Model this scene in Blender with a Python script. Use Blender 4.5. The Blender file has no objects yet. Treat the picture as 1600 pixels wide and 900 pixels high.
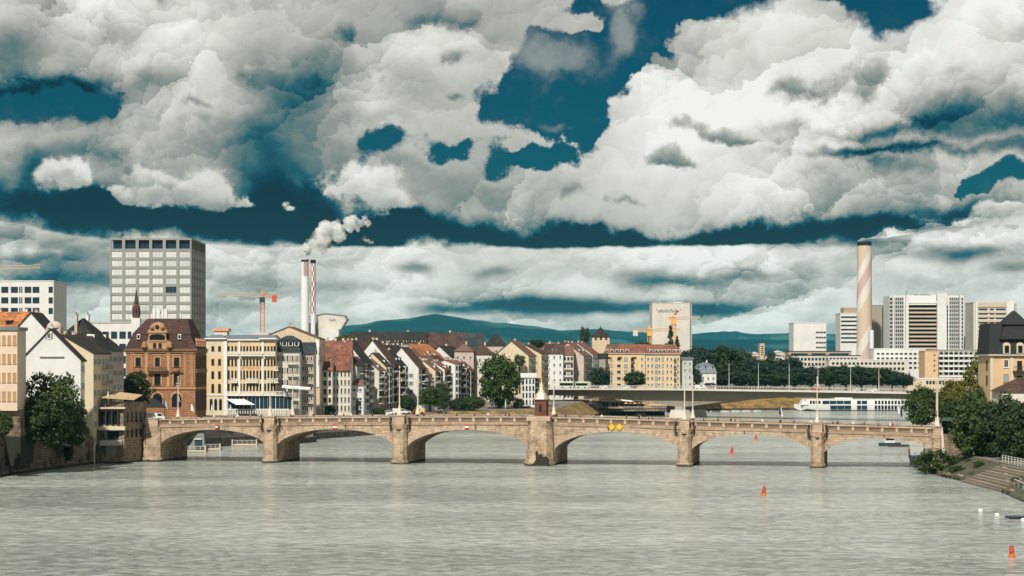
import bpy, bmesh, math, random
from mathutils import Vector, Matrix, noise as mnoise
random.seed(7)
R = math.radians
scene = bpy.context.scene
COL = scene.collection
FPX, HOR, CH = 3250.0, 571.0, 23.7      # focal length in photo pixels, horizon row, eye height above the river

# ---------------------------------------------------------------- camera
cam_data = bpy.data.cameras.new('camera')
cam = bpy.data.objects.new('camera', cam_data); COL.objects.link(cam)
cam.location = (0, 0, CH); cam.rotation_euler = (R(90), 0, 0)
cam_data.sensor_width = 36.0; cam_data.lens = 36.0 * FPX / 1600.0
cam_data.shift_y = (HOR - 450.0) / 1600.0
cam_data.clip_start = 1.0; cam_data.clip_end = 80000.0
scene.camera = cam

# ---------------------------------------------------------------- colour management, sampling
vs = scene.view_settings
vs.view_transform = 'Standard'; vs.look = 'None'; vs.exposure = 0.15; vs.gamma = 1.0; vs.use_curve_mapping = False
scene.render.engine = 'CYCLES'
scene.cycles.use_denoising = True
scene.cycles.max_bounces = 6; scene.cycles.diffuse_bounces = 1; scene.cycles.glossy_bounces = 3
scene.cycles.transmission_bounces = 4; scene.cycles.transparent_max_bounces = 8; scene.cycles.volume_bounces = 6
scene.cycles.caustics_reflective = False; scene.cycles.caustics_refractive = False
scene.cycles.sample_clamp_indirect = 4.0

# ---------------------------------------------------------------- node helper
class NT:
    """small expression helper for node trees"""
    def __init__(s, tree): s.t = tree; s.n = tree.nodes; s.l = tree.links
    def new(s, typ, **kw):
        n = s.n.new(typ)
        for k, v in kw.items(): setattr(n, k, v)
        return n
    def put(s, sock, v):
        if isinstance(v, bpy.types.NodeSocket): s.l.new(v, sock)
        elif v is not None: sock.default_value = v
    def m(s, op, a, b=None, c=None, clamp=False):
        n = s.new('ShaderNodeMath', operation=op, use_clamp=clamp)
        for i, v in enumerate((a, b, c)):
            if v is not None: s.put(n.inputs[i], v)
        return n.outputs[0]
    def v(s, op, a, b=None, c=None, scale=None):
        n = s.new('ShaderNodeVectorMath', operation=op)
        for i, x in enumerate((a, b, c)):
            if x is not None: s.put(n.inputs[i], x)
        if scale is not None: s.put(n.inputs['Scale'], scale)
        return n.outputs['Value'] if op in ('DOT_PRODUCT', 'LENGTH', 'DISTANCE') else n.outputs['Vector']
    def xyz(s, x, y, z):
        n = s.new('ShaderNodeCombineXYZ')
        for i, q in enumerate((x, y, z)): s.put(n.inputs[i], q)
        return n.outputs[0]
    def sep(s, a):
        n = s.new('ShaderNodeSeparateXYZ'); s.put(n.inputs[0], a); return n.outputs
    def noise(s, vec, scale, detail=4, rough=.55, dist=0, col=False, lac=2.0):
        n = s.new('ShaderNodeTexNoise'); s.put(n.inputs['Vector'], vec)
        s.put(n.inputs['Scale'], scale); n.inputs['Detail'].default_value = detail
        n.inputs['Roughness'].default_value = rough; n.inputs['Distortion'].default_value = dist
        n.inputs['Lacunarity'].default_value = lac
        return n.outputs['Color'] if col else n.outputs[0]
    def voro(s, vec, scale, feature='F1', out='Distance', smooth=None):
        n = s.new('ShaderNodeTexVoronoi', feature=feature); s.put(n.inputs['Vector'], vec)
        n.inputs['Scale'].default_value = scale
        if smooth is not None and 'Smoothness' in n.inputs: n.inputs['Smoothness'].default_value = smooth
        return n.outputs[out]
    def ss(s, x, lo, hi, a=0., b=1.):
        n = s.new('ShaderNodeMapRange', interpolation_type='SMOOTHSTEP', clamp=True)
        for i, q in enumerate((x, lo, hi, a, b)): s.put(n.inputs[i], q)
        return n.outputs[0]
    def lin(s, x, lo, hi, a=0., b=1.):
        n = s.new('ShaderNodeMapRange', clamp=True)
        for i, q in enumerate((x, lo, hi, a, b)): s.put(n.inputs[i], q)
        return n.outputs[0]
    def ramp(s, x, stops, interp='LINEAR'):
        n = s.new('ShaderNodeValToRGB'); s.put(n.inputs[0], x); cr = n.color_ramp; cr.interpolation = interp
        while len(cr.elements) < len(stops): cr.elements.new(0.5)
        for e, (p, c) in zip(cr.elements, stops): e.position = p; e.color = (*c, 1)
        return n.outputs[0]
    def mix(s, f, a, b, mode='MIX'):
        n = s.new('ShaderNodeMix', data_type='RGBA', blend_type=mode); n.clamp_factor = True
        s.put(n.inputs[0], f)
        for sock, q in ((n.inputs[6], a), (n.inputs[7], b)):
            s.put(sock, (*q, 1) if isinstance(q, tuple) and len(q) == 3 else q)
        return n.outputs[2]

def lin8(r, g, b):
    f = lambda c: (c / 255 / 12.92) if c <= 10 else ((c / 255 + .055) / 1.055) ** 2.4
    return (f(r), f(g), f(b))

# ---------------------------------------------------------------- world: daylight sky with broken cumulus
SUN_EL, SUN_AZ = 46.0, 197.0           # azimuth clockwise from +Y (the view direction): behind the camera, to the left

def build_world():
    w = bpy.data.worlds.new('World'); scene.world = w; w.use_nodes = True
    w.cycles.sampling_method = 'MANUAL'; w.cycles.sample_map_resolution = 256
    t = NT(w.node_tree); t.n.clear()
    out = t.new('ShaderNodeOutputWorld'); bg = t.new('ShaderNodeBackground')
    bg.inputs['Strength'].default_value = 0.1
    sky = t.new('ShaderNodeTexSky', sky_type='NISHITA', sun_disc=False)
    sky.sun_elevation = R(SUN_EL); sky.sun_rotation = R(SUN_AZ); sky.air_density = 1.0; sky.dust_density = 0.6
    d = t.new('ShaderNodeTexCoord').outputs['Generated']
    x, y, z = t.sep(d)
    U = t.m('MULTIPLY', t.m('ARCTAN2', x, y), FPX / 100)       # azimuth and elevation in steps of 1.76 degrees
    V = t.m('MULTIPLY', t.m('ARCSINE', z), FPX / 100)
    UV = t.xyz(U, V, 0.)
    S = t.v('SCALE', d, scale=FPX / 100)                        # seamless noise space
    # turbulence that frays every outline
    wA = t.sep(t.v('SUBTRACT', t.noise(S, .62, 7, .60, col=True), (.5, .5, .5)))
    fine = t.noise(S, 1.5, 8, .62)
    fz = t.m('SUBTRACT', fine, .5)
    big = t.noise(S, .23, 3, .5)
    P = t.xyz(t.m('MULTIPLY_ADD', wA[0], 2.3, U), t.m('MULTIPLY_ADD', wA[2], 1.4, V), 0.)
    PL = t.xyz(t.m('MULTIPLY_ADD', wA[1], 1.0, U), t.m('MULTIPLY_ADD', wA[0], .32, V), 0.)
    def blobs(lst, base, vec=P, rise=False):
        """sum of soft ovals (px, py, half width, half height, weight); with RISE also how high in them a point lies"""
        acc, up = base, 0.
        for (px, py, rx, ry, wt) in lst:
            cx, cy = (px - 800) / 100, (HOR - py) / 100
            ix, iy = 100 / rx, 100 / ry
            q = t.v('MULTIPLY_ADD', vec, (ix, iy, 0), (-cx * ix, -cy * iy, 0))
            g = t.m('POWER', .3679, t.v('DOT_PRODUCT', q, q))
            acc = t.m('MULTIPLY_ADD', g, wt, acc)
            if rise: up = t.m('MULTIPLY_ADD', t.v('DOT_PRODUCT', q, (0, 1, 0)), g, up)
        return (acc, up) if rise else acc
    # ---- the edge of the near cloud base; under it the far layer shows
    edge = blobs([(0, 380, 130, 90, .30), (1530, 380, 150, 90, .30)], 1.86, UV)
    edge = t.m('MULTIPLY_ADD', fz, .16, edge)
    edge = t.m('MULTIPLY_ADD', t.m('SUBTRACT', big, .5), .25, edge)
    lm = t.ss(t.m('SUBTRACT', V, edge), .05, -.04)
    # ---- billows, lit from above: the height field twice
    lh = t.m('GREATER_THAN', lm, .5)
    Sz = t.v('MULTIPLY', S, t.xyz(t.m('MULTIPLY_ADD', lh, .5, 1.), 1., t.m('MULTIPLY_ADD', lh, 1.45, 1.15)))
    wq = t.v('SCALE', t.v('SUBTRACT', t.noise(Sz, .8, 6, .62, col=True), (.5, .5, .5)), scale=1.5)
    v2 = t.v('ADD', Sz, wq)
    def lumps(scale, vec, soft):
        """rounded lumps, pale above and grey below, one overlapping the next; SOFT fades them toward their rims"""
        n = t.new('ShaderNodeTexVoronoi', feature='F1'); t.put(n.inputs['Vector'], vec); n.inputs['Scale'].default_value = scale
        r = t.m('MULTIPLY', t.v('DOT_PRODUCT', t.v('SUBTRACT', vec, n.outputs['Position']), (-.34, 0, .94)), scale)
        return t.m('MULTIPLY', r, t.ss(n.outputs['Distance'], .25, .85, 1., 1. - soft))
    relief = t.m('MULTIPLY', lumps(.30, v2, .75), .62)
    relief = t.m('MULTIPLY_ADD', lumps(.78, v2, .6), .34, relief)
    relief = t.m('MULTIPLY_ADD', lumps(2.2, v2, .5), .16, relief)
    firm = t.ss(t.noise(Sz, .33, 2, .5), .36, .62, .35, 1.25)     # firm heads here, soft veils there
    relief = t.m('MULTIPLY', relief, firm)
    h0 = t.noise(v2, .5, 5, .55)
    # ---- tone of the near clouds: pale bodies, dark undersides
    soft = [(40, 344, 190, 20, -.46), (280, 352, 190, 26, -.62), (470, 358, 180, 28, -.66), (640, 364, 170, 22, -.62), (840, 374, 150, 15, -.70),
            (1000, 376, 150, 14, -.66), (1140, 374, 130, 14, -.62), (1300, 364, 120, 14, -.50), (1450, 352, 110, 12, -.42),
            (400, 268, 75, 48, -.28), (440, 322, 90, 46, -.44), (505, 300, 60, 60, -.26), (20, 185, 130, 36, -.62), (120, 180, 60, 24, -.40),
            (40, 275, 60, 22, -.34), (150, 262, 80, 24, -.24), (10, 315, 70, 24, -.50), (170, 322, 60, 26, -.44),
            (475, 125, 80, 50, -.20), (500, 185, 80, 55, -.20), (45, 105, 130, 46, -.26), (400, 215, 60, 40, -.16), (250, 150, 80, 26, -.12), (640, 270, 90, 20, -.12), (180, 60, 90, 30, -.10), (620, 120, 60, 30, -.10), (330, 30, 80, 24, -.08), (1300, 205, 150, 11, -.22), (1530, 190, 80, 34, -.34), (1440, 212, 90, 16, -.26),
            (1320, 233, 90, 8, -.30), (1420, 238, 110, 7, -.40), (1400, 265, 50, 18, -.22), (1510, 332, 80, 13, -.34), (760, 300, 130, 26, -.11), (1560, 246, 60, 10, -.22),
            (1150, 110, 130, 100, .15), (1250, 40, 100, 40, .10), (1060, 210, 90, 60, .12), (1180, 290, 180, 40, .10), (1540, 30, 70, 40, .14), (120, 30, 140, 34, .07)]
    tone = blobs([(a, b, c, d_, e * (1.32 if e < 0 else 1.)) for (a, b, c, d_, e) in soft], t.ss(V, 6.2, 10., .775, .57))  # unseen clouds overhead are greyed to weaken the sky fill
    tone = t.m('MULTIPLY_ADD', t.m('SUBTRACT', big, .5), .50, tone)
    tone = t.m('MULTIPLY_ADD', relief, .80, tone)
    tone = t.m('MULTIPLY_ADD', fz, .16, tone)
    # dark scud in front of the pale clouds
    scud = [(680, 24, 46, 22, .9), (690, 84, 20, 18, .75), (700, 152, 30, 8, .8), (1055, 250, 32, 13, .95), (1120, 206, 40, 14, .9), (1180, 216, 50, 9, .6), (1250, 148, 56, 22, .85),
            (1335, 130, 40, 30, .8), (460, 125, 60, 26, .55), (255, 12, 34, 22, .55), (525, 62, 12, 20, .6), (320, 170, 26, 10, .6), (270, 190, 14, 18, .5), (425, 115, 12, 9, .6),
            (880, 302, 34, 16, .6), (980, 317, 26, 9, .65), (1390, 250, 40, 14, .6), (1480, 200, 60, 22, .5), (1590, 150, 24, 24, .5), (1500, 120, 30, 12, .4)]
    sf, su = blobs(scud, 0., P, True)
    sf = t.m('MULTIPLY_ADD', t.m('MULTIPLY', fz, 1.6), t.ss(sf, .06, .3), sf)
    sm = t.m('MULTIPLY', t.ss(sf, .12, .80), .85)
    st = t.m('MULTIPLY_ADD', relief, .45, t.m('MULTIPLY_ADD', su, .34, .44))
    tone = t.m('ADD', t.m('MULTIPLY', tone, t.m('SUBTRACT', 1., sm)), t.m('MULTIPLY', st, sm))
    # sunlit puffs in front of the dark undersides
    puff = [(80, 296, 46, 22, 1.), (120, 306, 26, 16, .7), (200, 310, 26, 12, 1.), (285, 296, 54, 34, 1.), (325, 318, 36, 18, .8), (235, 285, 40, 20, .6), (376, 314, 17, 9, .9), (446, 322, 15, 8, .6),
            (545, 272, 36, 24, .9), (585, 296, 44, 28, .9), (625, 326, 44, 18, .8), (1465, 312, 22, 12, .9), (1555, 342, 50, 14, .9), (1480, 296, 14, 8, .5), (1420, 318, 20, 9, .4)]
    pf, pu = blobs(puff, 0., P, True)
    pf = t.m('MULTIPLY_ADD', t.m('MULTIPLY_ADD', relief, .5, t.m('MULTIPLY', fz, 1.6)), t.ss(pf, .06, .3), pf)
    pm = t.ss(pf, .20, .66)
    pt = t.m('MULTIPLY_ADD', relief, .6, t.m('MULTIPLY_ADD', pu, .26, .78))
    tone = t.m('ADD', t.m('MULTIPLY', tone, t.m('SUBTRACT', 1., pm)), t.m('MULTIPLY', pt, pm))
    # ---- tone of the far layer
    lows = [(840, 477, 110, 12, -.62), (950, 484, 90, 8, -.34), (1130, 484, 60, 11, -.42), (1050, 478, 70, 7, -.2), (80, 408, 110, 34, -.34), (130, 442, 90, 13, -.34), (40, 462, 60, 12, -.2),
            (1500, 396, 100, 13, -.42), (1590, 420, 60, 10, -.24), (400, 440, 90, 14, -.10), (560, 452, 90, 10, -.12), (700, 482, 60, 8, -.3), (380, 480, 80, 10, -.14), (1300, 382, 100, 7, -.3),
            (1000, 436, 42, 16, -.32), (1070, 440, 50, 8, -.28), (1180, 433, 34, 9, -.24), (640, 418, 34, 8, -.26), (760, 424, 30, 8, -.2), (640, 505, 200, 10, -.12),
            (30, 398, 18, 13, .42), (72, 398, 20, 9, .42), (110, 400, 14, 6, .3), (1200, 402, 140, 22, .10), (1010, 394, 120, 8, .10), (150, 470, 60, 20, .12)]
    tl = blobs([(a, b, c, d_, e * (1.5 if e < 0 else 1.)) for (a, b, c, d_, e) in lows], .81, PL)
    tl = t.m('MULTIPLY_ADD', relief, .74, tl)
    tl = t.m('MULTIPLY_ADD', t.m('SUBTRACT', h0, .5), .8, tl)
    tone_all = t.m('ADD', t.m('MULTIPLY', tone, t.m('SUBTRACT', 1., lm)), t.m('MULTIPLY', tl, lm))
    cloud = t.ramp(tone_all, [(0.0, lin8(0, 28, 46)), (.16, lin8(0, 52, 76)), (.28, lin8(36, 90, 103)), (.40, lin8(100, 121, 121)), (.55, lin8(150, 152, 146)),
                              (.70, lin8(190, 190, 182)), (.84, lin8(222, 221, 213)), (1.0, lin8(246, 245, 240))])
    # ---- open gaps to the sky above
    gaps = [(890, 110, 80, 46, 1.2), (985, 70, 60, 50, 1.2), (1020, 30, 44, 36, 1.), (830, 165, 70, 36, 1.2), (905, 190, 42, 50, 1.1), (885, 8, 34, 22, 1.), (940, 50, 46, 36, .6), (40, 198, 110, 24, 1.), (130, 182, 50, 20, .8),
            (1120, 4, 90, 24, 1.2), (1090, 12, 26, 14, .6), (1375, 26, 76, 36, 1.3), (1440, 32, 44, 28, 1.), (1300, 2, 50, 12, .8),
            (594, 230, 34, 22, 1.2), (705, 234, 44, 17, 1.2), (822, 252, 42, 28, 1.2), (760, 180, 14, 14, .6), (850, 270, 10, 8, .5),
            (1570, 290, 64, 20, 1.2), (1508, 304, 26, 16, .9), (160, 182, 26, 12, .5), (890, 45, 20, 17, -1.1)]
    hf = blobs(gaps, 0., P)
    hf = t.m('MULTIPLY_ADD', t.m('MULTIPLY_ADD', relief, .45, t.m('MULTIPLY', fz, 2.1)), t.ss(hf, .05, .3), hf)
    hf = t.m('ADD', hf, t.m('MULTIPLY', t.m('SUBTRACT', big, .50), t.ss(V, 6.0, 8.0, 0., 4.)))  # extra gaps added in the unseen overhead sky, for less fill light
    kw = t.lin(t.noise(S, .5, 3, .55), .35, .65, .05, .34)      # crisp rims here, frayed and misty ones there
    hole = t.ss(hf, t.m('SUBTRACT', .47, kw), t.m('ADD', .47, kw))
    veil = t.m('MULTIPLY', t.ss(blobs([(862, 100, 62, 22, .9), (965, 36, 34, 34, .9), (990, 66, 24, 26, .6), (850, 192, 18, 6, .5)], t.m('MULTIPLY', fz, 1.4)), .05, .95), .85)
    blue = t.mix(1., sky.outputs[0], (.002, .112, .155), 'MULTIPLY')
    gap_col = t.mix(veil, blue, tuple(9.0 * q for q in lin8(150, 156, 152)))
    t.l.new(t.mix(hole, t.v('SCALE', cloud, scale=9.0), gap_col), bg.inputs['Color'])
    t.l.new(bg.outputs[0], out.inputs[0])
build_world()
sun_data = bpy.data.lights.new('sun', 'SUN'); sun_data.energy = 5.0; sun_data.angle = R(1.5); sun_data.color = (1.0, .95, .88)
sun = bpy.data.objects.new('sun', sun_data); COL.objects.link(sun)
_sd = Vector((math.sin(R(SUN_AZ)) * math.cos(R(SUN_EL)), math.cos(R(SUN_AZ)) * math.cos(R(SUN_EL)), math.sin(R(SUN_EL))))
sun.rotation_euler = (-_sd).to_track_quat('-Z', 'Y').to_euler(); sun.location = _sd * 300

# ---------------------------------------------------------------- helpers
def W(px, py, Y):
    """point at depth Y in the direction of a photo pixel"""
    return Vector(((px - 800) / FPX * Y, Y, CH + (HOR - py) / FPX * Y))
def XA(px, Y): return (px - 800) / FPX * Y
def ZA(py, Y): return CH + (HOR - py) / FPX * Y
def DW(py): return CH * FPX / (py - HOR)             # depth of the water seen at row py

class MB:
    """collects shapes, each face with a material slot, and builds ONE mesh object"""
    def __init__(s): s.v = []; s.f = []; s.m = []; s.sm = []
    def add(s, vs_, fs, mi=0, smooth=False):
        o = len(s.v); s.v.extend([tuple(q) for q in vs_])
        for f in fs: s.f.append(tuple(i + o for i in f)); s.m.append(mi); s.sm.append(smooth)
        return s
    def box(s, x0, x1, y0, y1, z0, z1, mi=0):
        return s.add([(x0, y0, z0), (x1, y0, z0), (x1, y1, z0), (x0, y1, z0), (x0, y0, z1), (x1, y0, z1), (x1, y1, z1), (x0, y1, z1)],
                     [(0, 3, 2, 1), (4, 5, 6, 7), (0, 1, 5, 4), (1, 2, 6, 5), (2, 3, 7, 6), (3, 0, 4, 7)], mi)
    def frustum(s, x0, x1, y0, y1, z0, a0, a1, b0, b1, z1, mi=0):
        return s.add([(x0, y0, z0), (x1, y0, z0), (x1, y1, z0), (x0, y1, z0), (a0, b0, z1), (a1, b0, z1), (a1, b1, z1), (a0, b1, z1)],
                     [(0, 3, 2, 1), (4, 5, 6, 7), (0, 1, 5, 4), (1, 2, 6, 5), (2, 3, 7, 6), (3, 0, 4, 7)], mi)
    def prism(s, poly, axis, a, b, mi=0):
        """poly: 2D points (counter-clockwise seen from the low side of the axis or not); extruded along 'x','y' or 'z' from a to b"""
        n = len(poly)
        def P(p, t):
            return (t, p[0], p[1]) if axis == 'x' else (p[0], t, p[1]) if axis == 'y' else (p[0], p[1], t)
        vs_ = [P(p, a) for p in poly] + [P(p, b) for p in poly]
        fs = [tuple(range(n)), tuple(range(2 * n - 1, n - 1, -1))] + [(i, i + n, (i + 1) % n + n, (i + 1) % n) for i in range(n)]
        return s.add(vs_, fs, mi)
    def cyl(s, p0, p1, r0, r1=None, n=8, mi=0, smooth=True, caps=True):
        p0 = Vector(p0); p1 = Vector(p1); r1 = r0 if r1 is None else r1
        d = (p1 - p0); d = d.normalized() if d.length > 1e-9 else Vector((0, 0, 1))
        a = d.orthogonal().normalized(); b = d.cross(a)
        vs_ = []
        for p, r in ((p0, r0), (p1, r1)):
            for i in range(n):
                t = 2 * math.pi * (i + .5) / n
                vs_.append(p + (a * math.cos(t) + b * math.sin(t)) * r)
        s.add(vs_, [(i, (i + 1) % n, (i + 1) % n + n, i + n) for i in range(n)], mi, smooth)
        if caps: s.add(vs_[:n], [tuple(range(n - 1, -1, -1))], mi); s.add(vs_[n:], [tuple(range(n))], mi)
        return s
    def bar(s, p0, p1, w, h=None, mi=0):
        return s.cyl(p0, p1, w * .7071, w * .7071, 4, mi, False)
    def lathe(s, prof, c=(0, 0), n=10, mi=0, smooth=True):
        """prof: (radius, z) from bottom to top"""
        vs_ = []
        for r, z in prof:
            for i in range(n):
                t = 2 * math.pi * (i + .5) / n
                vs_.append((c[0] + r * math.cos(t), c[1] + r * math.sin(t), z))
        fs = []
        for k in range(len(prof) - 1):
            for i in range(n):
                fs.append((k * n + i, k * n + (i + 1) % n, (k + 1) * n + (i + 1) % n, (k + 1) * n + i))
        s.add(vs_, fs, mi, smooth)
        s.add(vs_[:n], [tuple(range(n - 1, -1, -1))], mi); s.add(vs_[-n:], [tuple(range(n))], mi)
        return s
    def mesh(s, name, mats):
        me = bpy.data.meshes.new(name); me.from_pydata(s.v, [], s.f)
        for m_ in (mats if isinstance(mats, (list, tuple)) else [mats]): me.materials.append(M[m_] if isinstance(m_, str) else m_)
        me.polygons.foreach_set('material_index', s.m); me.polygons.foreach_set('use_smooth', s.sm)
        me.update(); return me
    def build(s, name, mats, parent=None, loc=None, rz=0):
        return put(s.mesh(name, mats), name, parent, loc, rz)

def put(me, name, parent=None, loc=None, rz=0, scale=None):
    o = bpy.data.objects.new(name, me); COL.objects.link(o)
    if loc is not None: o.location = loc
    if rz: o.rotation_euler = (0, 0, rz)
    if scale is not None: o.scale = scale
    if parent is not None: o.parent = parent
    return o
def thing(name, label, cat, loc=(0, 0, 0), rz=0, group=None):
    o = bpy.data.objects.new(name, None); COL.objects.link(o); o.location = loc; o.rotation_euler = (0, 0, rz); o.empty_display_size = .5
    return tag(o, label, cat, group)
def tag(o, label=None, cat=None, group=None, kind=None):
    if label: o['label'] = label
    if cat: o['category'] = cat
    if group: o['group'] = group
    if kind: o['kind'] = kind
    return o
def dup(root, loc, rz=0, label=None, scale=None):
    r = root.copy(); COL.objects.link(r); r.location = loc; r.rotation_euler = (0, 0, rz)
    if scale is not None: r.scale = scale
    if label: r['label'] = label
    def rec(o, n):
        for ch in o.children:
            c = ch.copy(); COL.objects.link(c); c.parent = n; rec(ch, c)
    rec(root, r)
    return r

# ---------------------------------------------------------------- materials (procedural)
M = {}
def mat(name, col, rough=.8, var=.25, vs_=.6, bump=0., bs=3., spec=.3, metal=0., dirt=None):
    m = bpy.data.materials.new(name); m.use_nodes = True; t = NT(m.node_tree)
    b = t.n['Principled BSDF']; b.inputs['Roughness'].default_value = rough; b.inputs['Metallic'].default_value = metal
    b.inputs['Specular IOR Level'].default_value = spec
    pos = t.new('ShaderNodeNewGeometry').outputs['Position']
    c = (*col, 1)
    if var:
        n = t.noise(pos, vs_, 5, .6)
        n2 = t.noise(t.v('MULTIPLY', pos, (1., 1., .18)), vs_ * 2.2, 3, .6)          # streaks that run down
        f = t.m('ADD', t.m('MULTIPLY', n, .6), t.m('MULTIPLY', n2, .4))
        k = t.lin(f, .3, .7, 1 - var, 1 + var * .6)
        c = t.v('SCALE', (*col,), scale=k)
    if dirt:
        c = t.mix(t.ss(t.noise(pos, vs_ * .5, 6, .65), .5, .68), c, dirt)
    t.put(b.inputs['Base Color'], c)
    if bump:
        bn = t.new('ShaderNodeBump'); bn.inputs['Strength'].default_value = bump; bn.inputs['Distance'].default_value = .15
        t.put(bn.inputs['Height'], t.noise(pos, bs, 4, .6)); t.l.new(bn.outputs[0], b.inputs['Normal'])
    M[name] = m; return m
def mat_tiles(name, col, col2=None, row=.45, var=.6):
    """roof tiles: rows, patches of newer and older tiles, moss"""
    m = bpy.data.materials.new(name); m.use_nodes = True; t = NT(m.node_tree)
    b = t.n['Principled BSDF']; b.inputs['Roughness'].default_value = .85; b.inputs['Specular IOR Level'].default_value = .2
    pos = t.new('ShaderNodeNewGeometry').outputs['Position']; z = t.sep(pos)[2]
    n = t.noise(pos, .8, 8, .75); cell = t.voro(t.v('MULTIPLY', pos, (1.6, 1.6, 2.4)), 1.0, out='Color')
    k = t.lin(t.m('MULTIPLY_ADD', t.sep(cell)[0], .35, t.m('MULTIPLY', n, .8)), .3, .85, 1 - var, 1 + var)
    c = t.v('SCALE', (*col,), scale=k)
    if col2: c = t.mix(t.ss(t.noise(pos, .22, 4, .6), .45, .62), c, col2)
    t.put(b.inputs['Base Color'], c)
    saw = t.m('FRACT', t.m('DIVIDE', z, row))
    bn = t.new('ShaderNodeBump'); bn.inputs['Strength'].default_value = .5; bn.inputs['Distance'].default_value = .12
    t.put(bn.inputs['Height'], t.m('ADD', saw, t.m('MULTIPLY', n, .6))); t.l.new(bn.outputs[0], b.inputs['Normal'])
    M[name] = m; return m
def mat_stone(name, col, bw=1.1, bh=.5, mortar=.035, var=.5, dark=(.05, .045, .04), stain=.5, green=False):
    """coursed ashlar in object space (along x or y, up z) with stains"""
    m = bpy.data.materials.new(name); m.use_nodes = True; t = NT(m.node_tree)
    b = t.n['Principled BSDF']; b.inputs['Roughness'].default_value = .9; b.inputs['Specular IOR Level'].default_value = .15
    tc = t.new('ShaderNodeTexCoord').outputs['Object']; x, y, z = t.sep(tc)
    br = t.new('ShaderNodeTexBrick'); t.put(br.inputs['Vector'], t.xyz(t.m('ADD', x, t.m('MULTIPLY', y, .93)), z, 0.))
    br.inputs['Color1'].default_value = (*[c * (1 + var * .35) for c in col], 1); br.inputs['Color2'].default_value = (*[c * (1 - var * .6) for c in col], 1)
    br.inputs['Mortar'].default_value = (*dark, 1); br.inputs['Scale'].default_value = 1.
    br.inputs['Brick Width'].default_value = bw; br.inputs['Row Height'].default_value = bh; br.inputs['Mortar Size'].default_value = mortar
    br.inputs['Mortar Smooth'].default_value = .3
    c = br.outputs['Color']
    n = t.noise(tc, .35, 7, .65); n2 = t.noise(t.v('MULTIPLY', tc, (1, 1, .15)), 1.1, 5, .65)
    c = t.mix(t.m('MULTIPLY', t.ss(n, .47, .68), stain), c, tuple(q * (.35 if stain < .8 else .2) for q in col))
    c = t.mix(t.m('MULTIPLY', t.ss(n2, .52, .75), stain * .8), c, tuple(q * .45 for q in col))
    if green: c = t.mix(t.ss(t.m('ADD', z, t.m('MULTIPLY', n, 1.2)), 1.3, .7), c, (.025, .028, .018))      # the weed line at the water
    t.put(b.inputs['Base Color'], c)
    bn = t.new('ShaderNodeBump'); bn.inputs['Strength'].default_value = .6; bn.inputs['Distance'].default_value = .1
    t.put(bn.inputs['Height'], t.m('ADD', t.m('MULTIPLY', br.outputs['Fac'], -1.), t.noise(tc, 2.5, 4, .6))); t.l.new(bn.outputs[0], b.inputs['Normal'])
    M[name] = m; return m
def mat_leaf(name, a, b_, light):
    m = bpy.data.materials.new(name); m.use_nodes = True; t = NT(m.node_tree)
    b = t.n['Principled BSDF']; b.inputs['Roughness'].default_value = .6; b.inputs['Specular IOR Level'].default_value = .25
    geo = t.new('ShaderNodeNewGeometry'); pos = geo.outputs['Position']
    c = t.mix(t.ss(t.noise(pos, .35, 4, .6), .35, .65), a, b_)
    c = t.mix(t.m('MULTIPLY', t.ss(t.noise(pos, 1.3, 3, .6), .5, .72), .8), c, light)
    t.put(b.inputs['Base Color'], c)
    tr = t.new('ShaderNodeBsdfTranslucent'); t.put(tr.inputs['Color'], c); mx = t.new('ShaderNodeMixShader'); mx.inputs[0].default_value = .22
    t.l.new(b.outputs[0], mx.inputs[1]); t.l.new(tr.outputs[0], mx.inputs[2])
    t.l.new(mx.outputs[0], t.n['Material Output'].inputs['Surface'])
    M[name] = m; return m

mat('plaster_white', (.62, .615, .58), .9, .14, .25, .2, 2.); mat('plaster_grey', (.46, .46, .43), .9, .22, .3, .2, 2.)
mat('plaster_cream', (.58, .48, .34), .9, .16, .3, .2, 2.); mat('plaster_beige', (.56, .44, .30), .9, .18, .3, .2, 2.)
mat('plaster_yellow', (.60, .45, .26), .9, .14, .3, .2, 2.); mat('plaster_amber', (.66, .36, .12), .9, .14, .3)
mat('plaster_apricot', (.60, .41, .24), .9, .16, .3, .2, 2.); mat('plaster_pale', (.60, .56, .47), .9, .18, .3, .2, 2.)
mat('plaster_rose', (.50, .40, .34), .9, .2, .3, .2, 2.); mat('plaster_dim', (.30, .28, .24), .9, .25, .3)
mat('trim_white', (.66, .65, .60), .7, .1, .6); mat('trim_stone', (.44, .40, .33), .85, .2, .6); mat('frame_white', (.62, .61, .57), .6, .05)
mat('frame_dark', (.045, .04, .036), .6, .1); mat('shutter', (.30, .25, .19), .8, .2); mat('shutter_tan', (.40, .24, .12), .8, .15); mat('shutter_grey', (.24, .25, .24), .8, .15)
mat('pane', (.010, .013, .015), .3, 0, spec=.18); mat('pane_pale', (.30, .31, .30), .25, .2, 1.5, spec=.5); mat('pane_blue', (.012, .036, .052), .25, .3, .3, spec=.25)
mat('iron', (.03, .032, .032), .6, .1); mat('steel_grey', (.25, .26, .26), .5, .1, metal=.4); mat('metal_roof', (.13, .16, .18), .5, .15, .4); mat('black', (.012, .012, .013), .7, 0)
mat('concrete', (.42, .38, .31), .9, .22, .15, .2, 1.); mat('concrete_pale', (.55, .51, .44), .9, .16, .12); mat('concrete_grey', (.34, .34, .32), .9, .18, .1)
mat('mast_cream', (.58, .50, .38), .6, .1); mat('white_paint', (.66, .66, .64), .4, .05, spec=.5); mat('red_paint', (.36, .035, .02), .5, .3, 3.); mat('orange_paint', (.55, .10, .02), .5, .3, 3.)
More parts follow.
